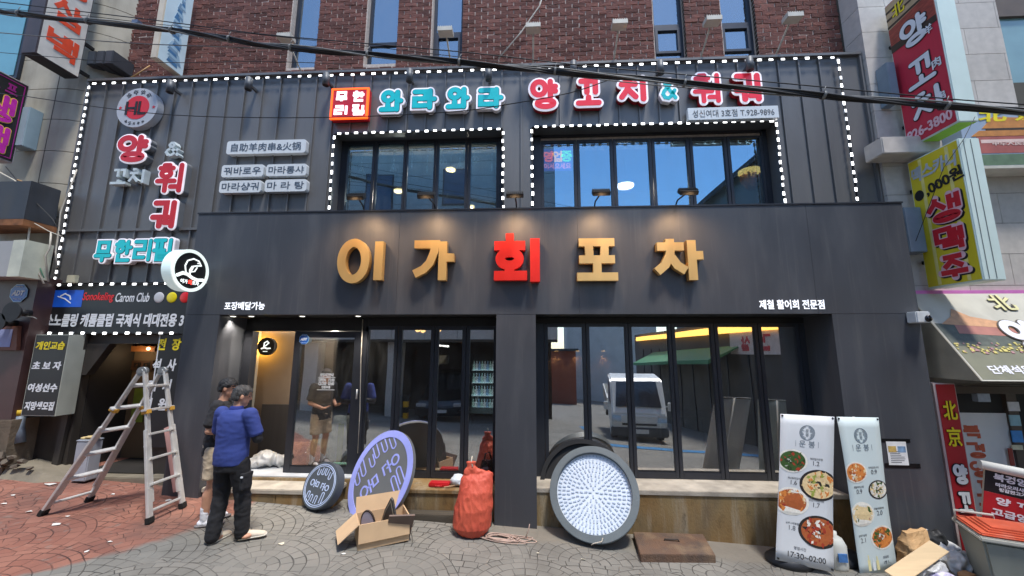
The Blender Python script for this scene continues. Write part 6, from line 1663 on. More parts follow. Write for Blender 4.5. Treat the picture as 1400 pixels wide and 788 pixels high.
# small dark disc
R1 = .295; n1 = Vector((-.30, -.86, .36)).normalized(); M1, up1 = leaning(None, n1, 0)
b1 = G(431, 699); b1.z = gz(b1.x, b1.y)
o1 = b1+up1*R1+Vector((0, 0, .012))-n1*(.06)*0
r = thing('disc_sign', 'small dark grey round sign with thin blue white line lettering leaning on the step', 'sign', tuple(o1)); r.rotation_euler = M1.to_euler()
mb = MB(); mb.disc(0, 0, R1, -.07, .07, 64); mb.build('drum', mat('disc drum', rgb(70, 76, 82), .5, 0, .08, 5), r, local=True, bevel=.008)
mb = MB(); mb.ring(0, 0, R1*.80, R1*.83, -.074, -.0705, 56); mb.ring(0, 0, R1*.87, R1*.90, -.074, -.0705, 56); mb.build('rim_lines', PALEB, r, local=True)
T = Matrix.Rotation(radians(8), 4, 'Y')
mb = MB(); glyph_marks(mb, R1*1.15, T, -.0706)
for x, z0_, z1_ in ((-.36, .35, .62), (-.12, .42, .72), (.1, .45, .74), (.36, .34, .64)): u_mark(mb, x, z0_, z1_, .13, .035, T, -.0706, R1)
for x, z0_, z1_ in ((-.42, -.62, -.36), (-.18, -.72, -.44), (.1, -.74, -.42), (.42, -.66, -.2)): u_mark(mb, x, z0_, z1_, .13, .035, T, -.0706, R1, False)
mb.build('line_lettering', PALEB, r, local=True)
# large lavender disc
R2 = .60; n2 = Vector((-.50, -.76, .42)).normalized(); M2, up2 = leaning(None, n2, 0)
c2 = P(521, 651, .02)
r = thing('disc_sign', 'large grey round sign with lavender rim and line lettering behind the cardboard box', 'sign', tuple(c2)); r.rotation_euler = M2.to_euler()
mb = MB(); mb.disc(0, 0, R2, -.02, .03, 72); mb.build('panel', mat('disc panel grey', rgb(98, 100, 100), .5, 0, .07, 4), r, local=True)
T = Matrix.Rotation(radians(-52), 4, 'Y')
mb = MB(); mb.ring(0, 0, R2*.84, R2*1.0, -.028, -.0203, 72); mb.build('lavender_rim', LAV, r, local=True)
mb = MB(); glyph_marks(mb, R2*1.22, T, -.0204)
for x, z0_, z1_ in ((-.62, .30, .58), (-.40, .36, .80), (-.1, .36, .66), (.08, .46, .82), (.34, .40, .74), (.58, .28, .62)): u_mark(mb, x, z0_, z1_, .13, .03, T, -.0204, R2)
for x, z0_, z1_ in ((-.50, -.66, -.24), (-.28, -.78, -.42), (.30, -.74, -.30), (.50, -.62, -.22)): u_mark(mb, x, z0_, z1_, .13, .03, T, -.0204, R2, False)
mb.build('line_lettering', LAV, r, local=True)
# big LED disc
R3 = .565; n3 = Vector((-.16, -.86, .48)).normalized(); M3, up3 = leaning(None, n3, 0)
b3 = G(800, 746); o3 = Vector((P(806, 680, .0).x, b3.y, gz(b3.x, b3.y)+.01))+up3*R3
r = thing('led_disc_sign', 'big round open sign drum with grey rim and rows of white LED modules inside', 'sign', tuple(o3)); r.rotation_euler = M3.to_euler()
mb = MB(); mb.ring(0, 0, R3*.84, R3, -.10, .02, 72); mb.build('rim', mat('rim slate grey', rgb(96, 104, 106), .5, .1, .08, 5), r, local=True, bevel=.006)
mb = MB(); mb.disc(0, 0, R3*.838, -.035, .015, 64); mb.build('tray', mat('white tray', rgb(206, 216, 226), .4, 0, .05, 4), r, local=True)
mb = MB()
ri = R3*.78
rings = [(R3*.775, 60), (R3*.675, 52), (R3*.575, 44), (R3*.475, 35), (R3*.375, 26), (R3*.275, 18), (R3*.175, 10), (R3*.08, 4)]
for q, n_ in rings:
    for k in range(n_):
        a_ = 2*pi*(k+random.uniform(-.12, .12))/n_
        Rm = Matrix.Rotation(-a_+random.uniform(-.22, .22), 4, 'Y'); Tm = Matrix.Translation((cos(a_)*q, 0, sin(a_)*q)) @ Rm
        mb.box(-R3*.034, R3*.034, -.046, -.0352, -.008, .008, 0, Tm)
for k in range(0):
    x = random.uniform(-.35, .2)*R3; z_ = random.uniform(-.72, -.3)*R3; Tm = Matrix.Translation((x, 0, z_)) @ Matrix.Rotation(radians(random.choice((5, -12, 70))), 4, 'Y')
    mb.box(-R3*.05, R3*.05, -.0472, -.0351, -.007, .007, 0, Tm)
o = mb.build('led_rows', mat('led strip grey', rgb(172, 186, 204), .4, 0, .1, 30), r, local=True); o['kind'] = 'stuff'
mb = MB(); mb.tube([(.12, -.06, -R3*.80), (.09, -.13, -R3*.95), (.0, -.16, -R3*1.0), (-.03, -.14, -R3*1.03)], .006, 6); mb.build('lead_wire', WCABLE, r, local=True)
# dark disc cover standing behind it
n4 = Vector((-.1, -.95, .3)).normalized(); M4, up4 = leaning(None, n4, 0)
R4 = .62; c4 = P(800, 668, .36); c4 = Vector((c4.x-.03, .43, SZR+.01+R4*up4.z*.0+.0))
r = thing('disc_cover', 'black round sign cover standing behind the big LED disc', 'disc', (P(799, 640, .3).x, .40, P(799, 606, .42).z-R4*.93)); r.rotation_euler = M4.to_euler()
mb = MB(); mb.ring(0, 0, R4*.90, R4, -.05, .05, 64); mb.disc(0, 0, R4*.9, .0, .04, 56); mb.build('cover', BLACK, r, local=True)

# ---- cardboard box with boards in it
CB = mat('cardboard', rgb(196, 166, 130), .85, 0, .07, 5, .05, 120); CBI = mat('cardboard inside', rgb(168, 132, 92), .85, 0, .08, 5)
pb = Vector((-1.79, -.62, 0)); pb.z = gz(pb.x, pb.y)
r = thing('cardboard_box', 'open cardboard box with four splayed flaps on the cobbles', 'box', tuple(pb), (0, 0, radians(30)))
bl, bw, bh, th = .56, .36, .27, .008
mb = MB()
mb.box(-bl/2, bl/2, -bw/2, -bw/2+th, 0.004, bh); mb.box(-bl/2, bl/2, bw/2-th, bw/2, 0.004, bh); mb.box(-bl/2, -bl/2+th, -bw/2+th, bw/2-th, 0.004, bh); mb.box(bl/2-th, bl/2, -bw/2+th, bw/2-th, 0.004, bh); mb.box(-bl/2+th, bl/2-th, -bw/2+th, bw/2-th, .004, .012)
mb.build('box_wall', CB, r, local=True)
def flap(hinge, axis, out, ang, ln, wd):
    h = Vector(hinge); ax = Vector(axis); o_ = Vector(out); d = (o_*cos(ang)+Vector((0, 0, 1))*sin(ang))
    q = MB(); q.beam(h, h+d*ln, wd, th, ax.cross(d)); q.build('flap', CB, r, local=True)
flap((0, -bw/2-.002, bh), (1, 0, 0), (0, -1, 0), radians(-84), .19, bl)
flap((0, bw/2+.002, bh), (1, 0, 0), (0, 1, 0), radians(72), .17, bl)
flap((-bl/2-.002, 0, bh), (0, 1, 0), (-1, 0, 0), radians(-38), .26, bw)
flap((bl/2+.002, 0, bh), (0, 1, 0), (1, 0, 0), radians(-80), .16, bw)
def inbox(u, v, w_): 
    a_ = radians(30); return pb+Vector((u*cos(a_)-v*sin(a_), u*sin(a_)+v*cos(a_), w_))
SLATE = mat('slate board', rgb(78, 78, 76), .5, 0, .12, 6)
c = inbox(.08, .0, .015)
r = thing('offcut_board', 'pointed grey board offcut standing in the cardboard box', 'board', tuple(c), (radians(14), radians(12), radians(-22)))
mb = MB(); mb.prism([(-.16, 0), (.12, 0), (.13, .22), (.05, .50), (.02, .52), (-.06, .34)], -.012, .012); mb.build('panel', SLATE, r, local=True); 
mb = MB(); ribbon(mb, [(-.14, .04), (-.05, .32), (.025, .48), (.1, .24), (.1, .04)], .006, -.016, -.0123, 0, 0, None, 0); mb.build('edge_line', mat('line beige', rgb(170, 160, 140), .6), r, local=True)
c = inbox(.17, -.08, .015)
r = thing('offcut_board', 'brownish grey rectangular board leaning over the near side of the cardboard box', 'board', tuple(c), (radians(28), radians(6), radians(24)))
mb = MB(); mb.box(-.15, .14, -.01, .01, 0, .34); mb.build('panel', mat('brown slate', rgb(104, 88, 80), .6, 0, .2, 6), r, local=True)
c = inbox(-.14, .02, .02)
r = thing('oval_plate', 'white oval plate with a dark rim standing in the cardboard box', 'plate', tuple(c), (radians(10), 0, radians(-10)))
mb = MB(); mb.disc(0, .17, .165, -.006, .006, 36, 0, .55, 1.0); mb.build('plate', mat('lilac white', rgb(206, 202, 216), .4), r, local=True); mb = MB(); mb.ring(0, .17, .155, .172, -.009, .009, 36, 0, .56, 1.0); mb.build('rim', mat('brown rim', rgb(60, 50, 46), .5), r, local=True)
# ---- orange woven sack
c = Vector((-.74, -.30, 0)); c.z = gz(c.x, c.y)
r = thing('woven_sack', 'bulging orange woven sack tied at the top standing against the middle pier', 'sack', tuple(c), (0, 0, radians(5)))
mb = MB(); mb.loft([((-.02, 0, .02), .17, .14, None), ((-.03, 0, .12), .235, .19, None), ((-.01, 0, .35), .240, .19, None), ((.015, 0, .58), .212, .15, None), ((.025, 0, .72), .20, .09, None), ((.04, 0, .80), .185, .035, None), ((-.02, 0, .85), .09, .03, None), ((-.05, 0, .90), .05, .025, None), ((-.05, 0, .95), .06, .025, None)], 28)
mb.v = [Vector((v.x, v.y, v.z*.90)) for v in mb.v]; mb.ell((.15, .02, .69), (.08, .05, .05), 12, 8); mb.ell((-.09, 0, .72), (.06, .04, .07), 12, 8)
sk = mat('orange woven plastic', rgb(206, 92, 66), .55, 0, .14, 3.5, .25, 150, col2=rgb(178, 70, 52))
fuse(mb, 'sack_body', sk, r, .007, 1, .010, 13, .45, seed=3)
mb = MB(); mb.tube([(-.05, 0, .78), (-.03, -.03, .81), (-.05, 0, .86), (-.04, .02, .92)], .008, 6); mb.build('tie_string', WCABLE, r, local=True)
# ---- cords on the ground
mb = MB()
for k in range(9):
    cx_, cy_ = -.38+random.uniform(-.12, .12), -.34+random.uniform(-.04, .04); a_, b_ = random.uniform(.16, .34), random.uniform(.05, .09); ph_ = random.uniform(-.2, .2)
    pts = []
    for j in range(26):
        t_ = 2*pi*j/24; x = cx_+a_*cos(t_)*cos(ph_)-b_*sin(t_)*sin(ph_); y = cy_+a_*cos(t_)*sin(ph_)+b_*sin(t_); pts.append((x, y, gz(x, y)+.010+.006*k*.5+.006*sin(3*t_+k)))
    mb.tube(pts, .006, 6)
mb.tube([(-.1, -.3, gz(-.1, -.3)+.02), (-.06, -.27, gz(-.06, -.27)+.10), (-.05, -.26, gz(-.05, -.3)+.16)], .005, 6)
o = mb.build('cord_bundle', mat('pinkish cord', rgb(172, 148, 134), .7, 0, .1, 8)); tag(o, 'tangled pale pinkish cords lying in front of the middle pier', 'cords')
# ---- small things on the left sill
c = P(603, 652, .28); r = thing('tool_case', 'flat red plastic tool case on the left sill', 'case', (c.x, .28, SZL)); mb = MB(); mb.box(c.x-.16, c.x+.13, .20, .34, SZL+.002, SZL+.055); mb.build('case', mat('red plastic', rgb(186, 30, 36), .4), r, bevel=.012); mb = MB(); mb.tube([(c.x-.05, .2, SZL+.03), (c.x-.05, .17, SZL+.03), (c.x+.03, .17, SZL+.03), (c.x+.03, .2, SZL+.03)], .008, 8); mb.build('handle', mat('red plastic', (0, 0, 0)), r)
CLEAR = mat('clear plastic film', rgb(206, 214, 220), .25, 0, .06, 8, spec=.6)
c = P(626, 651, .30); mb = MB(); mb.ell((c.x, .3, SZL+.075), (.11, .09, .075), 16, 10); mb.ell((c.x+.07, .27, SZL+.05), (.07, .07, .05), 12, 8); tag(fuse(mb, 'plastic_bag', CLEAR, None, .010, 1, .02, 9), 'crumpled clear plastic bag on the left sill beside the orange sack', 'plastic bag')
c = P(610, 657, .22); tag(MB().beam((c.x-.02, .18, SZL+.012), (c.x+.17, .24, SZL+.03), .02, .015).build('putty_knife', mat('wood handle', rgb(180, 150, 120), .7), bevel=.004), 'thin pale putty knife lying on the left sill', 'tool')
c = P(664, 646, .40); r = thing('handbag', 'dark maroon handbag standing on the left sill beside the middle pier', 'handbag', (c.x, .4, SZL))
mb = MB(); mb.loft([((c.x, .42, SZL+.01), .13, .06, None), ((c.x, .42, SZL+.10), .14, .065, None), ((c.x+.0, .42, SZL+.18), .10, .04, None), ((c.x, .42, SZL+.22), .05, .03, None)], 20); fuse(mb, 'bag_body', mat('maroon leather', rgb(58, 30, 30), .35, 0, .2, 5), r, .010, 2, .012, 9, local=False)
mb = MB(); mb.tube([(c.x-.08, .42, SZL+.18), (c.x-.05, .41, SZL+.31), (c.x+.01, .41, SZL+.33), (c.x+.06, .42, SZL+.18)], .012, 8); mb.build('handle', mat('maroon leather', (0, 0, 0)), r)
mb = MB(); mb.ell((c.x+.06, .355, SZL+.12), (.02, .012, .025), 10, 6); mb.build('clasp', ALU, r)
# ---- steel plate over the drain
q = [G(866, 737), G(960, 738), G(979, 770), G(876, 769)]
c = sum(q, Vector())/4; r = thing('drain_cover', 'rusty checkered steel plate lying over the drain in front of the right sill', 'cover plate', (c.x, c.y, gz(c.x, c.y)))
vs = [(p.x, min(p.y, .085), gz(p.x, p.y)-.02) for p in q]+[(p.x, min(p.y, .085), gz(p.x, p.y)+.085) for p in q]
mb = MB(); mb.add(vs, [(0, 1, 2, 3)[::-1], (4, 5, 6, 7), (0, 1, 5, 4), (1, 2, 6, 5), (2, 3, 7, 6), (3, 0, 4, 7)]); mb.build('plate', mat('rusty steel', rgb(112, 84, 64), .8, .1, .25, 5, .6, 60, col2=rgb(78, 66, 58), dirt=.8, dirtcol=rgb(140, 118, 92)), r, bevel=.006)
hc_ = (Vector(vs[4])+Vector(vs[5])+Vector(vs[6])+Vector(vs[7]))/4+Vector((0, .05, 0))
mb = MB(); mb.tube([hc_+Vector((-.09, 0, 0)), hc_+Vector((-.08, 0, .02)), hc_+Vector((.08, 0, .018)), hc_+Vector((.09, 0, -.002))], .009, 8); mb.build('handle', mat('dark steel', rgb(70, 62, 56), .6, .4), r)
# ---- menu banners
def banner(label, quad, top, dishes, dx, foot, last):  # dx: dish scale
    (c0, c1, c2_, c3) = quad
    ctr = (c2_+c3)/2
    r = thing('menu_banner', label, 'banner', (ctr.x, ctr.y+.12, gz(ctr.x, ctr.y)))
    def at_(u, v, o_=0.0):
        a_ = c0.lerp(c1, u); b_ = c3.lerp(c2_, u); p = a_.lerp(b_, v)
        p = p+nrm*(.010*sin(v*5+u*2)+.006*sin(u*9+v*3)*v); return p-nrm*o_*-1
    nrm = (c1-c0).cross(c3-c0).normalized()
    if nrm.y > 0: nrm = -nrm
    N_ = 14; mb = MB(); vs = []; fs = []
    for j in range(N_+1):
        for i in range(7): vs.append(at_(i/6, j/N_))
    n0 = len(vs); vs += [v-nrm*.004 for v in vs]
    for j in range(N_):
        for i in range(6):
            a_ = j*7+i; fs.append((a_, a_+1, a_+8, a_+7)); fs.append((a_+n0, a_+7+n0, a_+8+n0, a_+1+n0))
    rim_ = [i for i in range(7)]+[j*7+6 for j in range(1, N_+1)]+[N_*7+i for i in range(5, -1, -1)]+[j*7 for j in range(N_-1, 0, -1)]
    for a_, b_ in zip(rim_, rim_[1:]+rim_[:1]): fs.append((a_, b_, b_+n0, a_+n0))
    mb.add(vs, fs, 0, True); mb.build('cloth', mat(top[0], top[1], .55, 0, .03, 2), r)
    Wd = (c1-c0).length; Ht = ((c3-c0).length+(c2_-c1).length)/2
    def put(mb_, V, Fc, u, v, o_, mi=0):
        cl_ = lambda t: min(max(t, .006), .994)
        # lay flat shapes (x right, z up, metres) on the cloth
        mb_.add([at_(cl_(u+p[0]/Wd), v-p[2]/Ht, o_-p[1]) for p in V], Fc, mi)
    class Lay(MB): pass
    def lay(u, v, o_, fn, name, m_):
        t_ = MB(); fn(t_); q_ = MB(); put(q_, t_.v, t_.f, u, v, o_); q_.mi = list(t_.mi); q_.build(name, m_, r)
    lg = mat('banner print grey', rgb(110, 122, 130), .6)
    def logo(t_):
        t_.ring(0, 0, .082, .088, -.001, 0, 32)
        for k in range(13):
            z_ = -.07+k*.0115; h_ = sqrt(max(0, .08**2-z_*z_)); 
            for s_ in (-1, 1):
                L_ = random.uniform(.02, .05); t_.box(s_*h_, s_*max(.015, (h_-L_)), -.001, 0, z_-.0022, z_+.0022)
        put_text(t_, '운', 0, .022, 0, h=.04, ext=.001); put_text(t_, '봉', 0, -.024, 0, h=.04, ext=.001)
    lay(.5, .125, .002, logo, 'logo', lg)
    def nm(t_): put_text(t_, '운 봉', 0, 0, 0, w=.18, ext=.001); t_.box(-.13, -.127, -.001, 0, -.035, .035); t_.box(.127, .13, -.001, 0, -.035, .035)
    lay(.5, .205, .002, nm, 'lettering', lg)
    for k, (u, v, rx, price, side, cols, nm_) in enumerate(dishes):
        rx *= dx
        bowl = cols[0]
        def dish(t_):
            t_.disc(0, 0, rx, -.001, 0, 36, 0, 1.0, .78); t_.disc(0, 0, rx*.86, -.002, -.0011, 32, 1, 1.0, .78)
            for j in range(70):
                a_ = random.uniform(0, 2*pi); q_ = rx*.8*sqrt(random.random()); x_, z_ = cos(a_)*q_, sin(a_)*q_*.76; s_ = random.uniform(.08, .2)*rx; w_ = random.uniform(.25, .8)*s_; b_ = random.uniform(0, pi)
                t_.prism([(x_+cos(b_)*s_, z_+sin(b_)*s_), (x_-sin(b_)*w_, z_+cos(b_)*w_), (x_-cos(b_)*s_, z_-sin(b_)*s_), (x_+sin(b_)*w_, z_-cos(b_)*w_)], -.0025-.00002*j, -.0021, random.choice((2, 2, 3, 4)))
        lay(u, v, .002, dish, 'dish_print', [mat('dish %s %d' % (label[:14], j) if j else 'dish bowl '+str(bowl), c_, .5, 0, .15, 40) if False else mat('print %.3f %.3f %.3f' % c_, c_, .5, 0, .12, 40) for j, c_ in enumerate(cols)])
        def pr(t_):
            put_text(t_, nm_, 0, .045, 0, h=.024, ext=.001); put_text(t_, price, 0.0, -.005, 0, h=.05, ext=.001)
        lay(u+side, v+.0, .002, pr, 'price_lettering', GREYT)
    last(lay)
    # pole and filled base behind
    pm = (c0+c1)/2-nrm*.05; pe = (c2_+c3)/2-nrm*.08; pe.z = gz(pe.x, pe.y)+.03
    mb = MB(); mb.tube([pe, pm], .013, 10); mb.build('pole', mat('white pole', rgb(196, 198, 196), .5), r)
    mb = MB(); mb.beam(c0-nrm*.006+Vector((0, 0, -.01)), c1-nrm*.006+Vector((0, 0, -.01)), .014, .014); mb.build('top_bar', BLACK, r)
    mb = MB(); mb.loft([((foot[0], foot[1], gz(foot[0], foot[1])+.0), .25, .19, None), ((foot[0], foot[1], gz(foot[0], foot[1])+.06), .26, .20, None), ((foot[0], foot[1], gz(foot[0], foot[1])+.11), .20, .15, None), ((foot[0], foot[1], gz(foot[0], foot[1])+.14), .08, .07, None)], 24); mb.build('weighted_base', mat('black plastic base', rgb(34, 36, 40), .5, 0, .1, 5), r)
    mb = MB()
    for c_ in (c0.lerp(c1, .03).lerp(c3.lerp(c2_, .03), .012), c0.lerp(c1, .97).lerp(c3.lerp(c2_, .97), .012), c0.lerp(c1, .97).lerp(c3.lerp(c2_, .97), .985), c0.lerp(c1, .03).lerp(c3.lerp(c2_, .03), .985)):
        mb.cyl(c_+nrm*.004, c_+nrm*.012, .012, n=12)
    mb.build('eyelets', BLACK, r)
gr_ = rgb(60, 90, 40); br_ = rgb(170, 90, 46); og_ = rgb(214, 130, 60); wh_ = rgb(226, 222, 210); dk_ = rgb(40, 36, 34); rd_ = rgb(160, 56, 34); cr_ = rgb(226, 200, 150)
def last1(lay):
    lay(.42, .90, .002, lambda t_: put_text(t_, '영업시간', 0, 0, 0, h=.032, ext=.001), 'lettering', GREYT)
    lay(.54, .945, .002, lambda t_: put_text(t_, '17:30~02:00', 0, 0, 0, w=.40, ext=.001), 'lettering', INK)
banner('pale blue menu banner with four dishes and opening hours, left of the two banners', [P(1067, 566, -.28), P(1140, 570, -.32), P(1140, 783, -.50), P(1061, 766, -.46)], ('banner pale blue', rgb(206, 209, 210)),
  [(.24, .33, .135, '1.2', .44, (wh_, gr_, gr_, rgb(44, 60, 30), rd_), '명란말이무침'), (.74, .475, .17, '1.6', -.46, (dk_, cr_, cr_, og_, rgb(150, 160, 70)), '해신탕면갈비'), (.24, .605, .155, '1.7', .46, (wh_, br_, og_, rd_, cr_), '모던까스김치탕'), (.74, .775, .17, '1.8', -.46, (dk_, br_, rd_, br_, wh_), '소주시래볶음')], 1.28, (3.02, -.30), last1)
def last2(lay):
    def bt(t_):
        for k, (x_, h_) in enumerate(((-.06, .16), (0.0, .12), (.05, .14))):
            t_.box(x_-.018, x_+.018, -.001, 0, -.08, -.08+h_*.7, k % 2); t_.box(x_-.007, x_+.007, -.001, 0, -.08+h_*.7+.001, -.08+h_, k % 2)
    lay(.40, .925, .002, bt, 'bottle_print', [mat('print pale yellow', rgb(226, 216, 160), .5), mat('print pale white', rgb(226, 230, 228), .5)])
    lay(.74, .92, .002, lambda t_: (put_text(t_, '더덕주', 0, .025, 0, h=.03, ext=.001), put_text(t_, '1병 1.', 0, -.025, 0, h=.035, ext=.001)), 'lettering', GREYT)
banner('pale mint menu banner with four bowls and bottles, right of the two banners', [P(1144, 570, -.26), P(1200, 571, -.20), P(1227, 780, -.26), P(1178, 792, -.40)], ('banner pale mint', rgb(200, 212, 210)),
  [(.26, .365, .135, '0.9', .46, (wh_, og_, og_, cr_, br_), '더덕감자구이'), (.78, .485, .12, '0.9', -.50, (dk_, wh_, cr_, gr_, wh_), '해물라이스탕'), (.28, .63, .15, '2.0', .46, (wh_, cr_, wh_, gr_, rd_), '차돌바베큐탕'), (.72, .785, .145, '2.1', -.5, (wh_, og_, br_, og_, gr_), '오리가슴탕')], 1.14, (3.72, -.12), last2)
# white canister between the banners
c = G(1157, 770); c = Vector((3.56, -.30, gz(3.56, -.3)))
r = thing('water_canister', 'white plastic canister with a blue label between the two menu banners', 'canister', tuple(c))
mb = MB(); mb.loft([((0, 0, 0), .10, .09, None), ((0, 0, .03), .115, .10, None), ((0, 0, .26), .115, .10, None), ((0, 0, .33), .08, .07, None), ((0, 0, .36), .03, .03, None), ((0, 0, .40), .03, .03, None)], 24); mb.build('body', mat('milky plastic', rgb(206, 206, 196), .4, 0, .05, 5), r, local=True)
mb = MB(); mb.box(-.05, .05, -.112, -.101, .11, .2); mb.build('label', mat('blue label', rgb(70, 120, 180), .5, 0, .2, 20), r, local=True)
# ---- rubbish pile
def crumple(name, label, cat, c, s, m_, wr=.03, ws=6, seed=0, group=None):
    mb = MB(); mb.ell(c, s, 16, 10); mb.ell((c[0]+s[0]*.4, c[1], c[2]+s[2]*.3), (s[0]*.6, s[1]*.7, s[2]*.7), 14, 8); mb.ell((c[0]-s[0]*.5, c[1]-.02, c[2]-s[2]*.1), (s[0]*.55, s[1]*.8, s[2]*.7), 14, 8)
    return tag(fuse(mb, name, m_, None, .012, 1, wr, ws, 1, seed=seed), label, cat, group)
def on_ground(px, py, Y):
    p = P(px, py, Y); return p.x
KRAFT = mat('kraft paper', rgb(190, 152, 106), .85, 0, .1, 5)
x = P(1240, 740, .0).x
def bag(c, w_, d_, h_, rz):
    t_ = MB(); R_ = Matrix.Rotation(rz, 3, 'Z'); vs = []; n = 36; m_ = 22
    for j in range(m_):
        v = j/(m_-1); dd = d_*(1-.75*max(0, v-.55)/.45)
        for k in range(n):
            a = 2*pi*k/n; q = (abs(cos(a))**6+abs(sin(a))**6)**(-1/6)
            p = Vector((cos(a)*q*w_, sin(a)*q*dd, h_*v))
            nz = 1-abs(mnoise.noise(p*7+Vector((3, 1, 0))))*2.4; nz += .5*(1-abs(mnoise.noise(p*17))*2.4)
            o_ = Vector((cos(a), sin(a), .2))*nz*.013; p += o_; p.x += .06*v*v; p.z += .03*mnoise.noise(Vector((p.x*9, p.y*9, 0)))*v
            vs.append(Vector(c)+R_ @ p)
    fs = [(j*n+k, j*n+(k+1) % n, (j+1)*n+(k+1) % n, (j+1)*n+k) for j in range(m_-1) for k in range(n)]+[tuple(range(n))[::-1], tuple((m_-1)*n+k for k in range(n))]
    t_.add(vs, fs); return t_
tag(bag((x-.04, -.12, gz(x, 0)+.01), .17, .10, .40, .3).build('paper_bag', KRAFT), 'crumpled brown kraft paper bag behind the mint menu banner', 'paper bag')
mb = MB(); c_ = P(1245, 736, -.28)
FILM = mat('milky film', rgb(200, 200, 198), .3, 0, .08, 7, spec=.6)
for i, (px, Y, dz, s, lab) in enumerate(((1285, -.05, .14, (.24, .16, .15), 'milky plastic rubbish bag in the middle of the pile'), (1262, -.30, .08, (.20, .14, .10), 'flattened milky plastic bag below the wooden board'), (1307, -.20, .12, (.14, .12, .14), 'milky plastic bag against the grey bin'))):
    x = P(px, 765, Y).x; crumple('rubbish_bag', lab, 'rubbish bag', (x, Y, gz(x, Y)+dz), s, FILM, .05, 9, i+4, 'milky plastic bags in the rubbish pile')
x = P(1275, 775, -.30).x
crumple('rubbish_bag', 'small purple and white wrapper bag low in the rubbish pile', 'rubbish bag', (x-.02, -.42, gz(x, -.4)+.05), (.12, .08, .06), mat('purple wrapper', rgb(110, 104, 160), .4, 0, .4, 12, col2=rgb(206, 200, 210)), .03, 9, 8)
crumple('rubbish_bag', 'black rubbish bag behind the kraft paper bag', 'rubbish bag', (P(1262, 735, .0).x+.05, -.02, gz(4.8, 0)+.2), (.2, .1, .2), BLACK, .03, 7, 11)
x = P(1310, 772, -.32).x; tag(MB().box(-.07, .07, -.05, .05, 0, .11).build('carton', mat('carton tan', rgb(168, 126, 86), .8, 0, .1, 6), bevel=.004), 'small tan carton against the grey bin', 'carton').location = (x, -.40, gz(x, -.4)+.004)
bpy.data.objects['carton'].rotation_euler = (0, 0, .4)
a, b = P(1222, 790, -.55), P(1284, 747, -.22)
tag(MB().beam(a, b, .17, .014, (-.35, -.5, .8)).build('wooden_board', mat('pale plywood', rgb(206, 180, 140), .7, 0, .08, 3, stretch=(1, 6, 6)), bevel=.003), 'pale plywood board lying slanted across the rubbish pile', 'board')
a, b = P(1252, 742, -.1), P(1262, 728, .0)
tag(MB().beam(a+Vector((0, 0, .02)), b+Vector((.05, 0, .03)), .02, .02).build('metal_bar', ALU), 'short bright metal bar sticking out of the rubbish pile', 'bar')
# ---- grey bin with an orange lid
cb = Vector((5.30, -.62, 0)); cb.z = gz(cb.x, cb.y)
r = thing('wheelie_bin', 'grey plastic bin with a white rim and dented orange lid at the right edge', 'bin', tuple(cb), (0, 0, radians(-24)))
W2, D2, H2 = .40, .26, .60
mb = MB(); vs = [(-W2*.86, -D2*.86, .0), (W2*.86, -D2*.86, .0), (W2*.86, D2*.86, .0), (-W2*.86, D2*.86, .0), (-W2, -D2, H2), (W2, -D2, H2), (W2, D2, H2), (-W2, D2, H2)]
mb.add(vs, [(0, 3, 2, 1), (4, 5, 6, 7), (0, 1, 5, 4), (1, 2, 6, 5), (2, 3, 7, 6), (3, 0, 4, 7)]); mb.build('body', mat('grey green plastic', rgb(132, 136, 128), .6, 0, .08, 3, dirt=.3), r, local=True, bevel=.02)
mb = MB(); mb.box(-W2-.03, W2+.03, -D2-.03, D2+.03, H2+.002, H2+.05); mb.build('rim', mat('pale rim', rgb(186, 184, 172), .6, 0, .06, 5, dirt=.2), r, local=True, bevel=.012)
OL = mat('faded orange plastic', rgb(206, 92, 60), .55, 0, .15, 4, dirt=.45, dirtcol=rgb(206, 180, 160))
mb = MB(); mb.box(-W2-.015, W2+.015, -D2-.015, D2+.015, H2+.052, H2+.085); ld = mb.build('lid', OL, r, local=True, bevel=.015)
for k in range(3):
    mb = MB(); mb.box(-W2+.06+k*.03, W2-.04-k*.03, -D2+.04+k*.03, D2-.04-k*.03, H2+.086+k*.014, H2+.0995+k*.014); mb.build('lid_step', OL, ld, local=True, bevel=.006)
mb = MB(); mb.tube([(-W2-.02, D2-.06, H2+.06), (-W2-.02, D2-.05, H2+.15), (-W2+.30, D2-.05, H2+.15), (-W2+.30, D2-.06, H2+.06)], .014, 10); mb.build('handle', mat('pale rim', (0, 0, 0)), r, local=True)
# ---- menu stand behind the bin
q = [P(1347, 640, -.30), P(1420, 656, -.45), P(1424, 745, -.45), P(1366, 742, -.30)]
c = sum(q, Vector())/4
r = thing('menu_stand', 'black and red menu board with a white roll on top behind the grey bin', 'menu board', (c.x, c.y, gz(c.x, c.y)))
nq = (q[1]-q[0]).cross(q[3]-q[0]).normalized(); nq = nq if nq.y < 0 else -nq
ux = (q[1]-q[0]).normalized(); uz = nq.cross(ux); uz = uz if uz.z > 0 else -uz
Wq, Hq = .75, 1.02
ZB = Matrix(((ux.x, -nq.x, uz.x, q[0].x), (ux.y, -nq.y, uz.y, q[0].y), (ux.z, -nq.z, uz.z, q[0].z), (0, 0, 0, 1)))
mb = MB(); mb.box(0, Wq, 0, .03, -Hq, 0, 0, ZB); mb.build('board', mat('cream frame', rgb(196, 186, 160), .6, 0, .08, 5), r)
mb = MB(); mb.box(.0, Wq-.12, -.004, -.0005, -.26, -.01, 0, ZB); mb.build('black_panel', INK, r)
mb = MB(); mb.box(.0, Wq-.12, -.0042, -.0006, -Hq+.02, -.262, 0, ZB); mb.build('red_panel', mat('brick red face', (0, 0, 0)), r)
mb = MB()
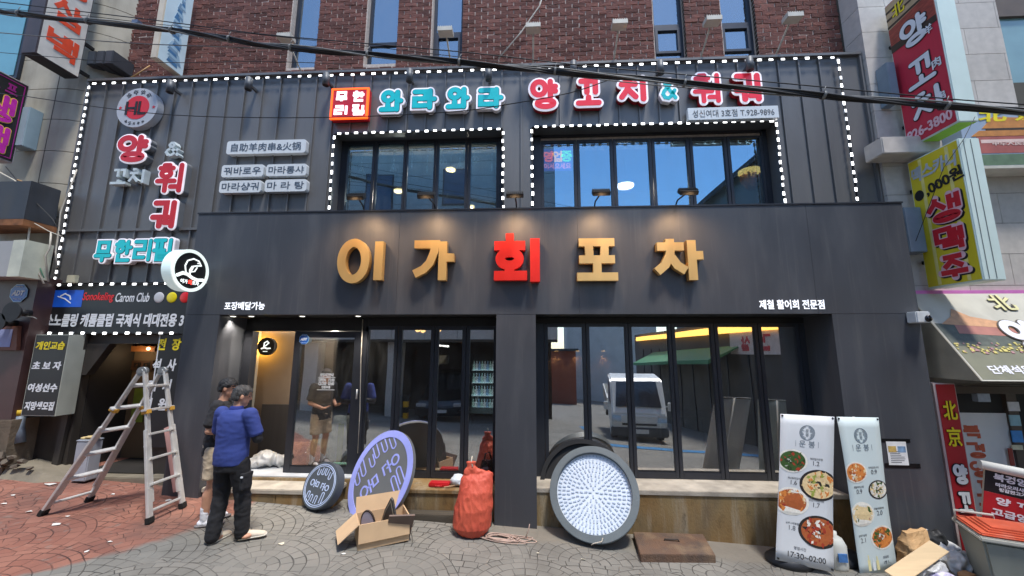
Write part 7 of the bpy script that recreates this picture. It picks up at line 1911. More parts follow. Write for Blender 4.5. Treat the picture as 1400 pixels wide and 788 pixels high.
for t_, u, z_, w_, h_ in (('북경양꼬치', .30, -.075, .46, .085), ('마라오리사천식요리', .30, -.16, .42, .045), ('정갈한고기와식사', .30, -.21, .36, .042), ('양 꼬 치', .32, -.34, .44, .085), ('고급양갈비', .32, -.47, .50, .085), ('사천요리', .33, -.60, .46, .09)):
    put_text(mb, t_, u, z_, -.005, w_, h_, M=ZB, off=.035)
mb.build('lettering', WHITEL, r)
mb = MB(); mb.tube([ZB @ Vector((-.05, .0, .03)), ZB @ Vector((Wq*.5, -.01, .035)), ZB @ Vector((Wq+.05, .0, .03))], [.05, .055, .05], 14); mb.build('white_roll', mat('dirty white', rgb(204, 202, 192), .6, 0, .06, 6, dirt=.3), r)
mb = MB(); p0 = ZB @ Vector((.06, .05, -.1)); p1 = ZB @ Vector((Wq-.06, .05, -.1)); mb.tube([p0, (p0.x, p0.y+.25, gz(p0.x, p0.y))], .014, 8); mb.tube([p1, (p1.x, p1.y+.25, gz(p1.x, p1.y))], .014, 8); mb.build('stand_legs', BLACK, r)
# ---- litter on the paving
lit = [(59, 640, 'light blue', .09), (56, 655, 'white', .035), (68, 663, 'white', .10), (39, 701, 'white', .05), (76, 718, 'white', .06), (154, 677, 'white', .03), (93, 707, 'white', .03), (230, 685, 'white', .05), (5, 690, 'white', .04), (118, 755, 'white', .03), (150, 742, 'white', .03), (470, 758, 'white', .04), (735, 757, 'cream', .02), (797, 766, 'cream', .03), (18, 678, 'white', .03), (385, 745, 'cream', .05)]
lb_ = ['light blue scrap of film on the kerb end of the red paving', 'tiny white scrap below the blue one', 'folded white paper strip on the red paving below the concrete lump', 'white scrap near the left edge of the paving', 'white scrap between the ladder foot and the frame edge', 'tiny white scrap between the ladder legs', 'tiny white scrap right of the near ladder foot', 'white scrap under the right ladder legs', 'white scrap at the far left edge of the red paving', 'tiny white scrap low on the red paving', 'tiny white scrap where red meets grey paving', 'white smear of paper below the cardboard box', 'cream crumb in front of the middle pier', 'cream crumb below the big LED disc', 'tiny white scrap by the broken stones', 'cream scrap below the small disc sign']
for (px, py, c_, s), lab in zip(lit, lb_):
    p = G(px, py); mb = MB(); a_ = random.uniform(0, 3); z_ = gz(p.x, p.y)+.006
    pts = [(p.x+cos(a_+k*1.3)*s*random.uniform(.5, 1.1), p.y+sin(a_+k*1.3)*s*random.uniform(.3, .7), z_+random.uniform(0, .012)) for k in range(5)]
    mb.add(pts+[(q_[0], q_[1], q_[2]-.003) for q_ in pts], [(0, 1, 2, 3, 4), (9, 8, 7, 6, 5), (0, 5, 6, 1), (1, 6, 7, 2), (2, 7, 8, 3), (3, 8, 9, 4), (4, 9, 5, 0)])
    tag(mb.build('litter_scrap', {'white': mat('scrap white', rgb(216, 212, 204), .8), 'light blue': mat('scrap blue', rgb(130, 186, 214), .5), 'cream': mat('scrap cream', rgb(206, 196, 172), .8)}[c_]), lab, 'litter', 'scraps of litter on the paving')
# ---------------------------------------------------------------- inside the shop
iw = MB(); xw0, xw1 = -4.62, -2.92
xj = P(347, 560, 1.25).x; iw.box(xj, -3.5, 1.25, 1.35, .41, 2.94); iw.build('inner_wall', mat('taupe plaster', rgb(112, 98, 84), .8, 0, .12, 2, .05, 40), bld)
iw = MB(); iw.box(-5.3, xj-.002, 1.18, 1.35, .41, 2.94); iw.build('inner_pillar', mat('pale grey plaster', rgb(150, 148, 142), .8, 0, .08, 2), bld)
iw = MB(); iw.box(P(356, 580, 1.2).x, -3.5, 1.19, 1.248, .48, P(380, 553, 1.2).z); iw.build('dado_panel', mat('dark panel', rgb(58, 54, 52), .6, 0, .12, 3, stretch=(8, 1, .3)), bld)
mb = MB(); mb.box(xj+.02, -3.55, 1.20, 1.24, 2.66, 2.68); mb.build('cove_light', emis('cove strip', (1, .93, .8), 3.0), bld)
c = P(366, 474, 1.08)
r = thing('wall_sign', 'small round black sign with a white mark and an amber glow inside the doorway', 'sign', tuple(c))
mb = MB(); mb.cyl((0, -.05, 0), (0, .03, 0), .15, n=32); mb.build('disc', BLACK, r, local=True)
mb = MB(); ribbon(mb, [(-.07, -.035), (-.02, -.02), (.03, -.035), (.08, -.03)], .012, -.056, -.0505, 0, 2, None, 0); ribbon(mb, [(-.03, -.02), (-.03, .06), (.02, .09), (.05, .06), (.02, .03), (-.02, .0)], .009, -.056, -.0505, 0, 2, None, 1); mb.box(-.04, .04, -.056, -.0505, -.09, -.078); mb.build('mark', emis('lit white print', (0, 0, 0)), r, local=True)
L = bpy.data.lights.new('halo_lamp', 'POINT'); L.energy = 11; L.color = (1, .52, .06); L.shadow_soft_size = .03
o = bpy.data.objects.new('halo_lamp', L); COL.objects.link(o); o.parent = r; o.location = (-.20, .05, .0)
# door lettering
r = thing('door_lettering', 'white opening hours lettering on the glass door', 'lettering', tuple(P(447, 520, YF)))
mb = MB(); x0, x1 = P(433, 520, YF).x, P(457, 520, YF).x; xc = (x0+x1)/2
for t_, py, h_ in (('영업시간안내', 513, .055), ('OPEN   15:00', 520, .05), ('CLOSE  03:00', 525, .05), ('연중무휴', 530, .045)):
    put_text(mb, t_, xc, P(447, py, YF).z, YF+.029, w=(x1-x0)*(.9 if 'E' in t_ else .75 if len(t_) > 4 else .5), h=h_, off=.025, ext=.001)
for py in (516.5, 533.5): z_ = P(447, py, YF).z; mb.box(x0, x1, YF+.028, YF+.029, z_-.004, z_+.004)
mb.build('lettering', WHITEL, r)
mb = MB(); xh = P(489, 540, YF).x; 
tag(MB().cyl((xh, YF-.03, P(489, 540, YF).z-.06), (xh, YF-.03, P(489, 536, YF).z+.04), .014, n=10).build('door_pull', ALU), 'small bright pull on the post beside the glass door', 'door pull')
# cables beside the door
a = P(496, 437, .5); b = P(489, 620, .5)
tag(MB().tube([a, a.lerp(b, .3)+Vector((.0, -.01, 0)), a.lerp(b, .7)+Vector((.01, 0, 0)), b], .007, 6).build('cable', WCABLE), 'thin pale cable running down the post beside the glass door', 'cable')
# plastic-wrapped bundle on the threshold
c = P(364, 618, .85); mb = MB(); mb.ell((c.x, .85, .60), (.20, .14, .12), 16, 10); mb.ell((c.x+.22, .9, .57), (.16, .13, .10), 14, 8); mb.ell((c.x-.12, .8, .55), (.12, .10, .08), 12, 8)
tag(fuse(mb, 'wrapped_bundle', mat('milky film', (0, 0, 0)), None, .012, 1, .035, 7, seed=6), 'milky plastic wrapped bundle lying in the open doorway', 'bundle')
# goods behind the glass door
c = P(463, 605, 1.05)
def sack_thing(name, label, x, y, w_, h_, m_, tilt=0.0):
    mb = MB(); mb.loft([((0, 0, 0), w_*.48, .10, None), ((0, 0, h_*.15), w_*.54, .15, None), ((0, 0, h_*.6), w_*.52, .14, None), ((0, 0, h_*.92), w_*.46, .06, None), ((0, 0, h_), w_*.46, .02, None)], 24)
    r = thing(name, label, 'sack', (x, y, .485), (0, tilt, 0)); fuse(mb, 'sack_body', m_, r, .014, 2, .02, 7, .8); return r
r = sack_thing('rice_sack', 'tall white rice sack with a yellow green stripe behind the glass door', P(467, 600, .95).x, .95, .34, .78, mat('white woven sack', rgb(206, 210, 200), .6, 0, .05, 6))
mb = MB(); mb.box(.02, .11, -.178, -.172, .10, .68); mb.build('stripe', mat('lime stripe', rgb(200, 206, 50), .5), r, local=True)
mb = MB(); put_text(mb, 'RICE', -.08, .4, -.176, w=.36, rot=-pi/2, off=.02); 
sack_thing('net_sack', 'green net sack of garlic bulbs behind the glass door', P(437, 610, .95).x, .95, .36, .40, mat('green net', rgb(120, 130, 80), .8, 0, .4, 18, .3, 60, col2=rgb(186, 170, 130)))
sack_thing('net_sack', 'brown net sack of onions behind the glass door', P(412, 612, 1.0).x, 1.0, .30, .34, mat('brown net', rgb(130, 84, 54), .8, 0, .4, 16, .3, 60, col2=rgb(176, 130, 90)))
# garden fork-like green rack lying in front of the door
a, b = P(428, 637, .40), P(462, 637, .40)
r = thing('hose_reel', 'pale green plastic tool lying on the step in front of the glass door', 'tool', ((a.x+b.x)/2, .4, .47)); mb = MB(); mb.tube([(a.x, .36, .51), (a.x+.1, .36, .55), (b.x, .36, .55)], .016, 8); mb.tube([(b.x, .36, .55), (b.x+.02, .36, .48)], .02, 8); mb.build('bar', mat('pale green plastic', rgb(120, 176, 150), .5), r)
r = thing('ceiling_lamp', 'unseen fill lamp added inside the shop to light the rice and net sacks', 'lamp', (-3.30, .86, 2.93))  # added lamp, hidden behind the header, brightens the sacks behind the glass door
mb = MB(); mb.cyl((0, 0, -.03), (0, 0, .0), .09, n=24); mb.build('lamp_disc', emis('entry fill lamp', (1, .93, .82), 3.0), r, local=True)
L = bpy.data.lights.new('lamp_glow', 'POINT'); L.energy = 26; L.color = (1, .92, .8); L.shadow_soft_size = 0
o = bpy.data.objects.new('lamp_glow', L); COL.objects.link(o); o.parent = r; o.location = (0, -.02, -.40)
# drinks fridge with lit shelves
c = P(660, 505, 4.6)
r = thing('drinks_fridge', 'lit glass drinks fridge with bottle rows deep inside the shop', 'fridge', (c.x, 4.8, .42))
x0, x1 = P(645, 505, 4.6).x, P(676, 505, 4.6).x; zt = P(660, 489, 4.6).z
mb = MB(); mb.box(x0-.06, x1+.3, 4.95, 5.3, .42, zt+.08); mb.box(x0-.06, x0, 4.6, 4.949, .42, zt+.08); mb.build('cabinet', BLACK, r)
for k in range(4):
    z_ = zt-.32*(k+1); mb = MB(); mb.box(x0, x1+.24, 4.62, 4.94, z_-.012, z_); mb.build('shelf', emis('fridge glow', (.70, .92, 1), .45), r)
    for j in range(11):
        bx_ = x0+.04+j*(x1-x0+.2)/11; 
        if k == 0 and j == 0: pass
        mb = MB(); mb.cyl((bx_, 4.72, z_+.001), (bx_, 4.72, z_+.15), .032, n=8); mb.cyl((bx_, 4.72, z_+.15), (bx_, 4.72, z_+.23), .013, n=8); mb.build('bottle', emis('bottle glow %d' % (j % 3), ((.55, .8, .75), (.8, .9, .95), (.3, .5, .75))[j % 3], .2), r)
# pendant lamps, tube, wall washers
for i, (px, py, Y, lab) in enumerate(((571, 451, 2.6, 'left amber pendant lamp behind the second left folding door'), (578, 452, 2.6, 'small amber pendant lamp beside the left one behind the folding doors'), (600, 451, 2.6, 'right amber pendant lamp behind the third left folding door'))):
    c = P(px, py, Y); r = thing('pendant_lamp', lab, 'lamp', tuple(c)); mb = MB(); mb.ell(c, (.055, .055, .05), 14, 8); mb.build('bulb', emis('amber bulb', (1, .55, .18), 3.0), r); mb = MB(); mb.cyl((c.x, c.y, c.z+.05), (c.x, c.y, 2.96), .008, n=6); mb.build('rod', BLACK, r)
a, b = P(596, 472, 3.2), P(614, 474, 3.2); tag(MB().cyl(a, b, .018, n=8).build('tube_lamp', emis('tube white', (1, .97, .9), 4.0)), 'white fluorescent tube behind the third left folding door', 'lamp')
c = P(604, 492, 3.2); r = thing('ceiling_fan_unit', 'grey hanging unit below the fluorescent tube inside the shop', 'ceiling unit', tuple(c)); mb = MB(); mb.box(c.x-.16, c.x+.14, 3.1, 3.35, c.z-.1, c.z+.09); mb.build('housing', mat('pale unit grey', rgb(176, 176, 166), .6), r, bevel=.02); mb = MB(); mb.cyl((c.x, 3.2, c.z+.09), (c.x, 3.2, 2.96), .015, n=8); mb.build('rod', BLACK, r)
for i, (px, py, lab) in enumerate(((760, 480, 'twin wall washer lamp behind the first right folding door'), (790, 480, 'amber wall washer lamp at the first right folding door edge'), (825, 480, 'amber wall washer lamp behind the second right folding door'))):
    c = P(px, py, 3.0); r = thing('wall_lamp', lab, 'lamp', tuple(c)); mb = MB(); mb.cyl((c.x, 3.0, c.z), (c.x, 3.0, c.z+.14), .05, n=16); mb.build('shade', BLACK, r); mb = MB(); mb.cyl((c.x, 3.0, c.z-.006), (c.x, 3.0, c.z-.001), .042, n=16); mb.build('bulb', emis('amber bulb', (0, 0, 0)), r)
    L = bpy.data.lights.new('bulb_light', 'SPOT'); L.energy = 8; L.color = (1, .6, .25); L.spot_size = radians(100); L.spot_blend = .6; L.shadow_soft_size = .03
    o = bpy.data.objects.new('bulb_light', L); COL.objects.link(o); o.parent = r; o.location = (0, 0, -.02)
mb = MB(); mb.box(.3, 2.2, 3.09, 3.2, .41, 2.94); mb.build('slat_wall', mat('brown slat wall', rgb(74, 54, 42), .7, 0, .3, 3, stretch=(14, 1, .2)), bld)
# tables behind the left folding doors
for i, (x, y) in enumerate(((-.95, 2.4), (2.9, 2.3))):
    r = thing('dining_table', ['dark square dining table behind the left folding doors', 'dark square dining table behind the right folding doors'][i], 'table', (x, y, .41)); mb = MB(); mb.box(-.5, .5, -.4, .4, .70, .74); mb.build('tabletop', mat('dark tabletop', rgb(60, 54, 52), .35), r, local=True, bevel=.006)
    for sx in (-.4, .4):
        for sy in (-.3, .3): mb = MB(); mb.cyl((sx, sy, 0), (sx, sy, .70), .02, n=8); mb.build('leg', BLACK, r, local=True)

# ---------------------------------------------------------------- overhead cables
def cable(label, pts, Y0, Y1, rad, m_, n=3, name='cable', cat='cable', sag=0, group=None):
    """pts: photo points; the line runs from depth Y0 at its left end to Y1 at its right end"""
    xs = [p[0] for p in pts]; W3 = []
    for px, py in pts:
        t = (px-xs[0])/(xs[-1]-xs[0]) if xs[-1] != xs[0] else 0
        W3.append(P(px, py, Y0+(Y1-Y0)*t))
    d0 = (W3[0]-W3[1]).normalized(); d1 = (W3[-1]-W3[-2]).normalized()
    out = []
    P4 = [W3[0]*2-W3[1]]+W3+[W3[-1]*2-W3[-2]]
    for i in range(1, len(P4)-2):
        for k in range(n):
            t = k/n; a, b, c, d = P4[i-1:i+3]
            out.append(.5*((2*b)+(c-a)*t+(2*a-5*b+4*c-d)*t*t+(3*b-a-3*c+d)*t**3))
    out.append(P4[-2]); return out
def cable_thing(label, pts, Y0, Y1, rad, m_, ext=True, **k):
    q = cable(label, pts, Y0, Y1, rad, m_)
    if ext: q = [q[0]+(q[0]-q[1]).normalized()*6]+q+[q[-1]+(q[-1]-q[-2]).normalized()*6]
    o = MB().tube(q, rad, 7).build('cable', m_); tag(o, label, 'cable', 'overhead street cables'); return o
bp_ = [(0, 16), (61, 23), (185, 36), (279, 48), (350, 60), (451, 71), (560, 79), (700, 92), (827, 104), (1050, 124), (1197, 137), (1400, 153)]
q = cable('', bp_, -1.2, -1.8, 0, None, 4)
q = [q[0]+(q[0]-q[1]).normalized()*6]+q+[q[-1]+(q[-1]-q[-2]).normalized()*6]
r = thing('cable_bundle', 'thick black bundle of twisted overhead cables crossing the whole facade', 'cables', tuple(q[len(q)//2]), group='overhead street cables')
for k, (rd, am, ph_, m_) in enumerate(((.021, .0, 0, CABLE), (.012, .026, 0.4, CABLE), (.010, .028, 2.3, CABLE), (.009, .034, 4.1, GCABLE))):
    pts = []
    for i, p in enumerate(q):
        a_ = i*.55+ph_; pts.append(p+Vector((0, cos(a_)*am, sin(a_)*am)))
    MB().tube(pts, rd, 8).build('strand', m_, r)
for i in range(3, len(q)-3, 4):
    mb = MB(); d = (q[i+1]-q[i]).normalized(); mb.cyl(q[i]-d*.012, q[i]+d*.012, .044, n=12); mb.tube([q[i], q[i]+Vector((0, -.02, .05)), q[i]+Vector((.02, -.02, .09))], .004, 5); mb.build('cable_tie', GCABLE if i % 8 else CABLE, r)
c = P(187, 32, -1.27); mb = MB(); mb.box(c.x-.04, c.x+.04, c.y-.03, c.y+.03, c.z-.02, c.z+.03); mb.build('clamp', mat('clamp steel', rgb(110, 116, 130), .4, .6), r)
cable_thing('thin black cable just above the thick bundle', [(0, 3), (213, 28), (350, 46), (480, 58), (640, 72), (809, 91), (1015, 109), (1177, 124), (1304, 136), (1400, 143)], -1.2, -1.8, .006, CABLE)
cable_thing('thin pale cable just below the thick bundle at the left', [(0, 45), (120, 55), (213, 61), (350, 66), (480, 74), (700, 96), (900, 117), (1050, 128), (1250, 145), (1400, 158)], -1.15, -1.7, .006, GCABLE)
cable_thing('very thin grey cable crossing high at the left above the red box sign', [(0, 12), (100, 20), (213, 33), (350, 47), (560, 70), (760, 94), (1000, 118), (1200, 135), (1400, 150)], -1.0, -1.6, .004, CABLE)
cable_thing('thin drooping cable from the left edge past the round logo up to the thick bundle', [(0, 128), (36, 132), (130, 146), (230, 157), (350, 161), (480, 160), (620, 153), (700, 142), (780, 127), (842, 106)], -.9, -1.45, .0055, CABLE, ext=False)
cable_thing('faint thin cable at the left below the bundle in front of the white blade sign', [(0, 72), (60, 77), (150, 84), (260, 86), (350, 84), (480, 88)], -.9, -1.3, .004, CABLE, ext=False)
tag(MB().tube([P(742, -6, .72), P(738, 8, .72), P(712, 45, .72), P(682, 80, .72)], .012, 7).build('wire', WCABLE), 'pale wire hanging diagonally down the brick wall', 'wire')
tag(MB().tube([P(166, -4, .7), P(160, 20, .7), P(152, 45, .7), P(147, 63, .7)], .012, 7).build('wire', mat('tan wire', rgb(170, 130, 80), .6)), 'tan wire hanging down the brick wall beside the white blade sign', 'wire')
tag(MB().tube([P(205, 90, .7), P(190, 100, .62), P(170, 112, .62)], .012, 7).build('wire', mat('tan wire', (0, 0, 0))), 'tan wire looping below the mountain picture sign', 'wire')
tag(MB().tube([P(1252, 330, .1), P(1290, 230, -.45), P(1318, 190, -.46), P(1333, 160, -.46)], .004, 5).build('wire', CABLE), 'thin black wire across the yellow blade sign', 'wire')
# loose wires at the left neighbour
lw = [([(0, 236), (20, 247), (38, 262), (42, 300), (38, 332), (48, 362), (60, 388)], .012, WCABLE, 'thick pale wire hanging from the grey unit down to the LED border'),
 ([(105, 232), (94, 262), (83, 290), (80, 320), (76, 345), (78, 366)], .010, WCABLE, 'pale wire hugging the LED string at the left edge of the cladding'),
 ([(0, 288), (25, 298), (48, 306), (68, 317), (86, 324)], .007, WCABLE, 'pale wire slanting across the foot of the stone column'),
 ([(8, 228), (30, 255), (52, 280), (72, 300), (84, 322)], .007, CABLE, 'dark wire slanting across the stone column'),
 ([(70, 318), (68, 340), (62, 350), (66, 385)], .012, WCABLE, 'pale wire dropping behind the LED string above the club sign'),
 ([(40, 330), (47, 352), (52, 360), (60, 380)], .008, mat('green wire', rgb(86, 140, 110), .6), 'green wire in the dark recess left of the club sign'),
 ([(24, 246), (34, 250), (40, 262)], .012, mat('tan wire', (0, 0, 0)), 'short tan wire on the rusty grey unit'),
 ([(18, 438), (30, 432), (46, 434), (50, 436)], .008, GCABLE, 'grey wire from the horn speaker to the club sign')]
for pts, rd, m_, lab in lw:
    tag(MB().tube([P(x, y, .12) for x, y in pts], rd, 6).build('wire', m_), lab, 'wire', 'loose wires on the left neighbour')
c = P(55, 357, .5); tag(MB().box(c.x-.09, c.x+.09, .42, .55, c.z-.09, c.z+.09).build('terminal_box', mat('aged cream box', rgb(180, 160, 116), .6, 0, .2, 6, dirt=.3), bevel=.01), 'aged cream terminal box in the dark recess left of the club sign', 'box')
c = P(90, 381, .3); tag(MB().box(c.x-.07, c.x+.07, .36, .43, c.z-.06, c.z+.07).build('terminal_box', mat('cream box', rgb(190, 186, 160), .6), bevel=.008), 'small cream box on the cladding above the blue club panel', 'box')

# ---------------------------------------------------------------- across the street (seen in the glass)
OP = mat('grey panel facade', rgb(196, 198, 194), .7, 0, .08, 2, dirt=.15)
r = thing('panel_block', 'tall grey panelled building across the street with an open parking level', 'building', (-6, -7.6, -.6))
mb = MB(); z = 2.7
while z < 10.0:
    x = -14.0
    while x < .9:
        x1 = min(x+1.25, .92); mb.box(x, x1-.015, -7.9, -7.6, z, z+.585); x += 1.25
    z += .6
mb.build('wall', OP, r)
mb = MB(); mb.box(-14, .9, -16, -7.85, 2.7, 10.2); mb.box(-14, .9, -7.9, -7.6, 2.6, 2.69); mb.build('backing', mat('joint dark', (0, 0, 0)), r)
mb = MB(); mb.box(-14, .9, -13, -12.8, -2, 2.69); mb.box(-14.2, -14, -13, -7.8, -2, 2.69); mb.build('parking_back', mat('dark interior', (0, 0, 0)), r)
for x in (-8.4, -5.2, -.2):
    mb = MB(); mb.box(x-.25, x+.25, -8.3, -7.8, -2, 2.6); mb.build('column', OP, r)
for x0_, x1_, z0_, z1_ in ((-6.8, -5.6, 7.6, 9.4), (-3.6, -2.6, 8.0, 9.6), (-1.4, -.4, 5.2, 6.4), (-6.0, -4.6, 4.8, 5.6)):
    mb = MB(); mb.box(x0_, x1_, -7.6, -7.57, z0_, z1_); w_ = mb.build('window', WINF, r); mb = MB(); mb.box(x0_+.06, x1_-.06, -7.568, -7.56, z0_+.06, z1_-.06); mb.build('pane', mat('opposite pane', rgb(50, 80, 110), .08, 0, .1, 2, spec=.8), w_)
for x in (-4.6, -1.0):
    mb = MB(); 
    for k in range(4): mb.box(x-.08, x+.08, -7.78, -7.6, gz(x, -7.6)+.0+k*.2, gz(x, -7.6)+.198+k*.2, k % 2)
    tag(mb.build('corner_guard', [mat('guard yellow', rgb(222, 170, 20), .6), BLACK]), ['yellow and black corner guard beside the dark parked car', 'yellow and black corner guard at the right end of the parking level'][0 if x < -2 else 1], 'corner guard')
# right-hand shop row along the side street
r = thing('shop_row', 'low shop row along the side street with an amber lit fascia', 'building', (8, -8, -.8))
mb = MB(); mb.box(7.4, 13, -22, -3.6, -2.5, 3.4); mb.build('wall', mat('dark shop wall', rgb(84, 78, 72), .8, 0, .2, 1.5), r)
mb = MB(); mb.box(7.5, 13, -14, -3.6, 3.401, 8.6); mb.build('upper_wall', mat('pale rendered wall', rgb(128, 138, 140), .8, 0, .1, 1.5), r)
mb = MB(); mb.add([(7.2, -3.3, 8.4), (7.2, -14.3, 8.4), (10.2, -14.3, 10.6), (10.2, -3.3, 10.6), (13.2, -14.3, 8.4), (13.2, -3.3, 8.4), (7.2, -3.3, 8.6), (7.2, -14.3, 8.6), (10.2, -14.3, 10.8), (10.2, -3.3, 10.8), (13.2, -14.3, 8.6), (13.2, -3.3, 8.6)], [(0,1,2,3), (3,2,4,5), (9,8,7,6), (11,10,8,9), (0,6,7,1), (5,4,10,11), (0,3,9,6), (3,5,11,9), (1,7,8,2), (2,8,10,4)]); mb.build('roof', mat('dark roof', rgb(60, 66, 70), .8, 0, .2, 3), r)
mb = MB(); mb.box(7.22, 7.39, -21, -3.8, 2.95, 3.2); mb.build('lit_fascia', emis('amber strip', (1, .52, .10), 1.5), r)
mb = MB(); mb.box(7.3, 7.395, -8.2, -3.9, 2.2, 2.94); sg = mb.build('sign_panel', mat('pinkish sign panel', rgb(206, 190, 180), .6), r)
mb = MB()
for k, ch in enumerate('삼겹살'):
    glyph(mb, hangul(ch), -.3, .3, -.26, .26, .04, -.01, 0, 0, 0, Matrix.Translation((7.298, -4.9-k*1.1, 2.57)) @ Matrix.Rotation(-pi/2, 4, 'Z'))
mb.build('sign_lettering', mat('sign red', rgb(190, 40, 50), .5), sg)
mb = MB()
for k in range(9): mb.box(7.36, 7.398, -20+k*1.6, -19.9+k*1.6, -1.5, 2.4)
mb.build('mullions', FRAME, r)
AWG = mat('green awning cloth', rgb(70, 130, 92), .7, 0, .1, 3, stretch=(1, 8, 1))
r = thing('green_awning', 'green cloth awning sloping over the side street shops', 'awning', (7, -10, 1.6))
mb = MB(); mb.add([(7.39, -7.6, 2.5), (7.39, -18, 2.2), (6.2, -18, 1.55), (6.2, -7.6, 2.0), (7.39, -7.6, 2.47), (7.39, -18, 2.17), (6.2, -18, 1.40), (6.2, -7.6, 1.85)], [(0,1,2,3), (7,6,5,4), (3,2,6,7), (0,3,7,4), (1,5,6,2), (0,4,5,1)]); mb.build('canvas', AWG, r)
r = thing('far_house', 'red brick house closing the far end of the side street', 'building', (1, -27, -2)); mb = MB(); mb.box(-3, 3.6, -30, -26, -3, 2.2); mb.build('wall', mat('far brick', rgb(130, 74, 58), .9, 0, .15, 3), r); mb = MB(); mb.box(-3.2, 3.8, -30.2, -25.8, 2.2, 2.4); mb.build('roof', mat('dark roof', (0, 0, 0)), r)
r = thing('far_block', 'pale apartment block beyond the red brick house', 'building', (3, -40, -2)); mb = MB(); mb.box(-8, 1.0, -44, -38, -3, 7); mb.box(3.4, 12, -36, -32, -3, 9); mb.build('wall', mat('far pale wall', rgb(170, 176, 178), .8, 0, .1, 1), r)
# parking paint
mb = MB(); 
for x0_, x1_, y0_, y1_ in ((1.9, 6.4, -4.7, -4.2), (1.9, 2.1, -10, -4.71)):
    n_ = 14
    for k in range(n_):
        xa, xb = x0_+(x1_-x0_)*k/n_, x0_+(x1_-x0_)*(k+1)/n_
        for j in range(6):
            ya, yb = y0_+(y1_-y0_)*j/6, y0_+(y1_-y0_)*(j+1)/6
            mb.add([(xa, ya, gz(xa, ya)+.012), (xb, ya, gz(xb, ya)+.012), (xb, yb, gz(xb, yb)+.012), (xa, yb, gz(xa, yb)+.012)], [(0, 1, 2, 3)])
struct(mb.build('road_marking', mat('blue road paint', rgb(40, 110, 156), .7, 0, .25, 6)))
# white flatbed truck
WHP = mat('white vehicle paint', rgb(214, 216, 212), .3, 0, .03, 3, spec=.6); VGL = mat('vehicle glass', rgb(36, 44, 50), .05, 0, .1, 2, spec=.9); TYR = mat('tyre', rgb(22, 22, 22), .85); CHR = mat('lamp glass', rgb(200, 204, 206), .1, .3, .1, 9, spec=.9)
def truck(x, y, label):
    r = thing('flatbed_truck', label, 'truck', (x, y, gz(x, y-1.5)), (radians(-5.5), 0, radians(7)), 'white trucks parked in the side street')
    def sec(prof, x0_, x1_): 
        n = len(prof); t_ = MB(); t_.add([(x0_, py, pz) for py, pz in prof]+[(x1_, py, pz) for py, pz in prof], [tuple(range(n)), tuple(range(2*n-1, n-1, -1))]+[(i, (i+1) % n, (i+1) % n+n, i+n) for i in range(n)]); return t_
    cabp = [(0, .42), (0, .95), (-.12, 1.12), (-.62, 1.86), (-.75, 1.93), (-1.75, 1.93), (-1.82, 1.86), (-1.82, .42)]
    sec(cabp, -.82, .82).build('cab', WHP, r, local=True, bevel=.085)
    t_ = MB(); t_.add([(-.68, -.13, 1.16), (.68, -.13, 1.16), (.62, -.60, 1.84), (-.62, -.60, 1.84), (-.68, -.105, 1.17), (.68, -.105, 1.17), (.62, -.575, 1.855), (-.62, -.575, 1.855)], [(3, 2, 1, 0), (4, 5, 6, 7), (0, 1, 5, 4), (1, 2, 6, 5), (2, 3, 7, 6), (3, 0, 4, 7)]); t_.build('windscreen', VGL, r, local=True)
    for s in (-1, 1):
        t_ = MB(); p_ = [(-.35, 1.18), (-.72, 1.76), (-1.55, 1.76), (-1.55, 1.14)]; t_ = sec(p_, s*.815, s*.828); t_.build('side_window', VGL, r, local=True)
        t_ = MB(); t_.box(s*.66-.15, s*.66+.15, -.02, .015, .70, .92); t_.build('headlight', CHR, r, local=True, bevel=.02)
        t_ = MB(); t_.box(s*.98-.07, s*.98+.07, -.36, -.28, 1.02, 1.28); t_.box(min(s*.82, s*.92), max(s*.82, s*.92), -.34, -.3, 1.14, 1.17); t_.build('wing_mirror', WHP, r, local=True, bevel=.02)
        for yy in (-.75, -3.6):
            t_ = MB(); t_.cyl((s*.62, yy, .30), (s*.80, yy, .30), .31, n=24); w_ = t_.build('wheel', TYR, r, local=True); t_ = MB(); t_.cyl((s*.801, yy, .30), (s*.815, yy, .30), .18, n=18); t_.build('rim', ALU, w_, local=True)
    t_ = MB(); t_.box(-.84, .84, -.1, .06, .30, .56); t_.build('bumper', mat('bumper grey', rgb(70, 74, 78), .5), r, local=True, bevel=.03)
    t_ = MB(); t_.box(-.5, .5, -.01, .012, .62, .68); t_.build('grille', BLACK, r, local=True)
    t_ = MB(); t_.box(-.26, .26, .061, .07, .40, .52); t_.build('number_plate', WHITEP, r, local=True)
    t_ = MB(); t_.box(-.85, .85, -4.6, -1.9, .62, .70); t_.box(-.85, -.81, -4.6, -1.9, .70, 1.05); t_.box(.81, .85, -4.6, -1.9, .70, 1.05); t_.box(-.81, .81, -4.6, -4.56, .70, 1.05); t_.build('cargo_bed', WHP, r, local=True)
    t_ = MB(); t_.box(-.35, .35, -4.5, -.3, .36, .61); t_.build('chassis', BLACK, r, local=True)
    return r
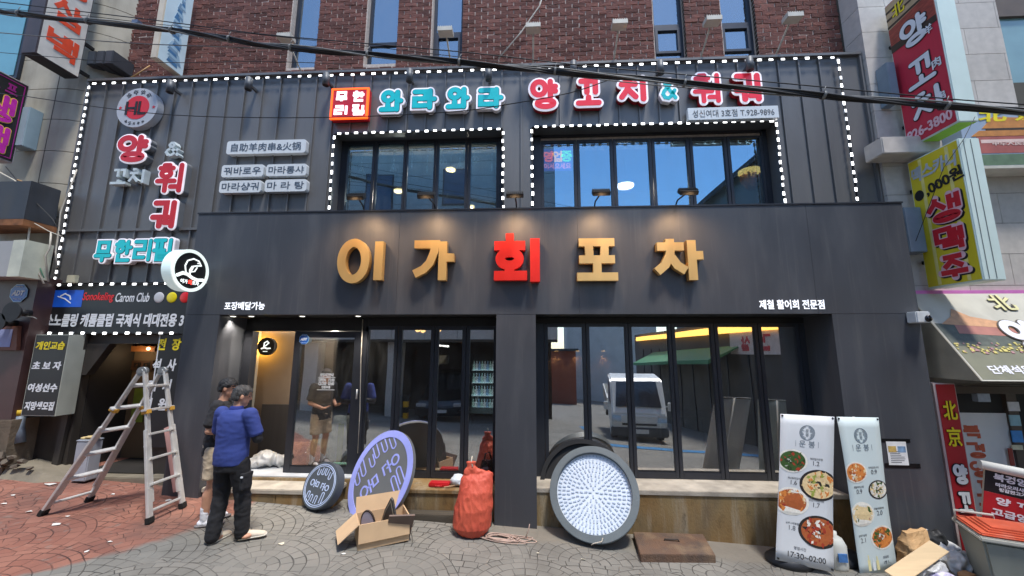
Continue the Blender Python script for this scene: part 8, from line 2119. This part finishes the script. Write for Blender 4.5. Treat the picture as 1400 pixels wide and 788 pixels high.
truck(3.25, -5.9, 'white flatbed truck parked facing the shop behind the blue road paint')
# dark hatchback in the parking level
BLP = mat('black car paint', rgb(18, 18, 20), .15, .1, .1, 3, spec=.8)
x, y = -3.3, -7.4
r = thing('parked_car', 'black car parked nose out in the open parking level', 'car', (x, y, gz(x, y-1)), (radians(-5), 0, 0))
prof = [(0, .30), (.02, .62), (-.12, .80), (-1.05, .98), (-1.75, 1.46), (-2.2, 1.52), (-3.3, 1.48), (-4.1, 1.05), (-4.35, .95), (-4.4, .35)]
n = len(prof); t_ = MB(); vs = []
for sx in (-.88, -.72, .72, .88):
    for py, pz in prof: vs.append((sx*(1 if pz < 1.1 else .86), py, pz-(.10 if abs(sx) > .8 and pz > .7 else 0)))
fs = [tuple(range(n)), tuple(range(4*n-1, 3*n-1, -1))]+[(q*n+i, q*n+(i+1) % n, (q+1)*n+(i+1) % n, (q+1)*n+i) for q in range(3) for i in range(n)]
t_.add(vs, fs, 0, False); t_.build('body', BLP, r, local=True, bevel=.03)
t_ = MB(); t_.add([(-.66, -1.12, 1.03), (.66, -1.12, 1.03), (.58, -1.74, 1.465), (-.58, -1.74, 1.465), (-.66, -1.10, 1.04), (.66, -1.10, 1.04), (.58, -1.72, 1.48), (-.58, -1.72, 1.48)], [(3, 2, 1, 0), (4, 5, 6, 7), (0, 1, 5, 4), (1, 2, 6, 5), (2, 3, 7, 6), (3, 0, 4, 7)]); t_.build('windscreen', VGL, r, local=True)
for s in (-1, 1):
    t_ = MB(); t_.box(s*.66-.17, s*.66+.17, -.06, .03, .62, .74); t_.build('headlight', CHR, r, local=True, bevel=.02)
    for yy in (-.8, -3.4):
        t_ = MB(); t_.cyl((s*.70, yy, .31), (s*.89, yy, .31), .31, n=24); w_ = t_.build('wheel', TYR, r, local=True); t_ = MB(); t_.cyl((s*.891, yy, .31), (s*.90, yy, .31), .2, n=18); t_.build('rim', ALU, w_, local=True)
t_ = MB(); t_.box(-.26, .26, .021, .03, .42, .53); t_.build('number_plate', WHITEP, r, local=True)
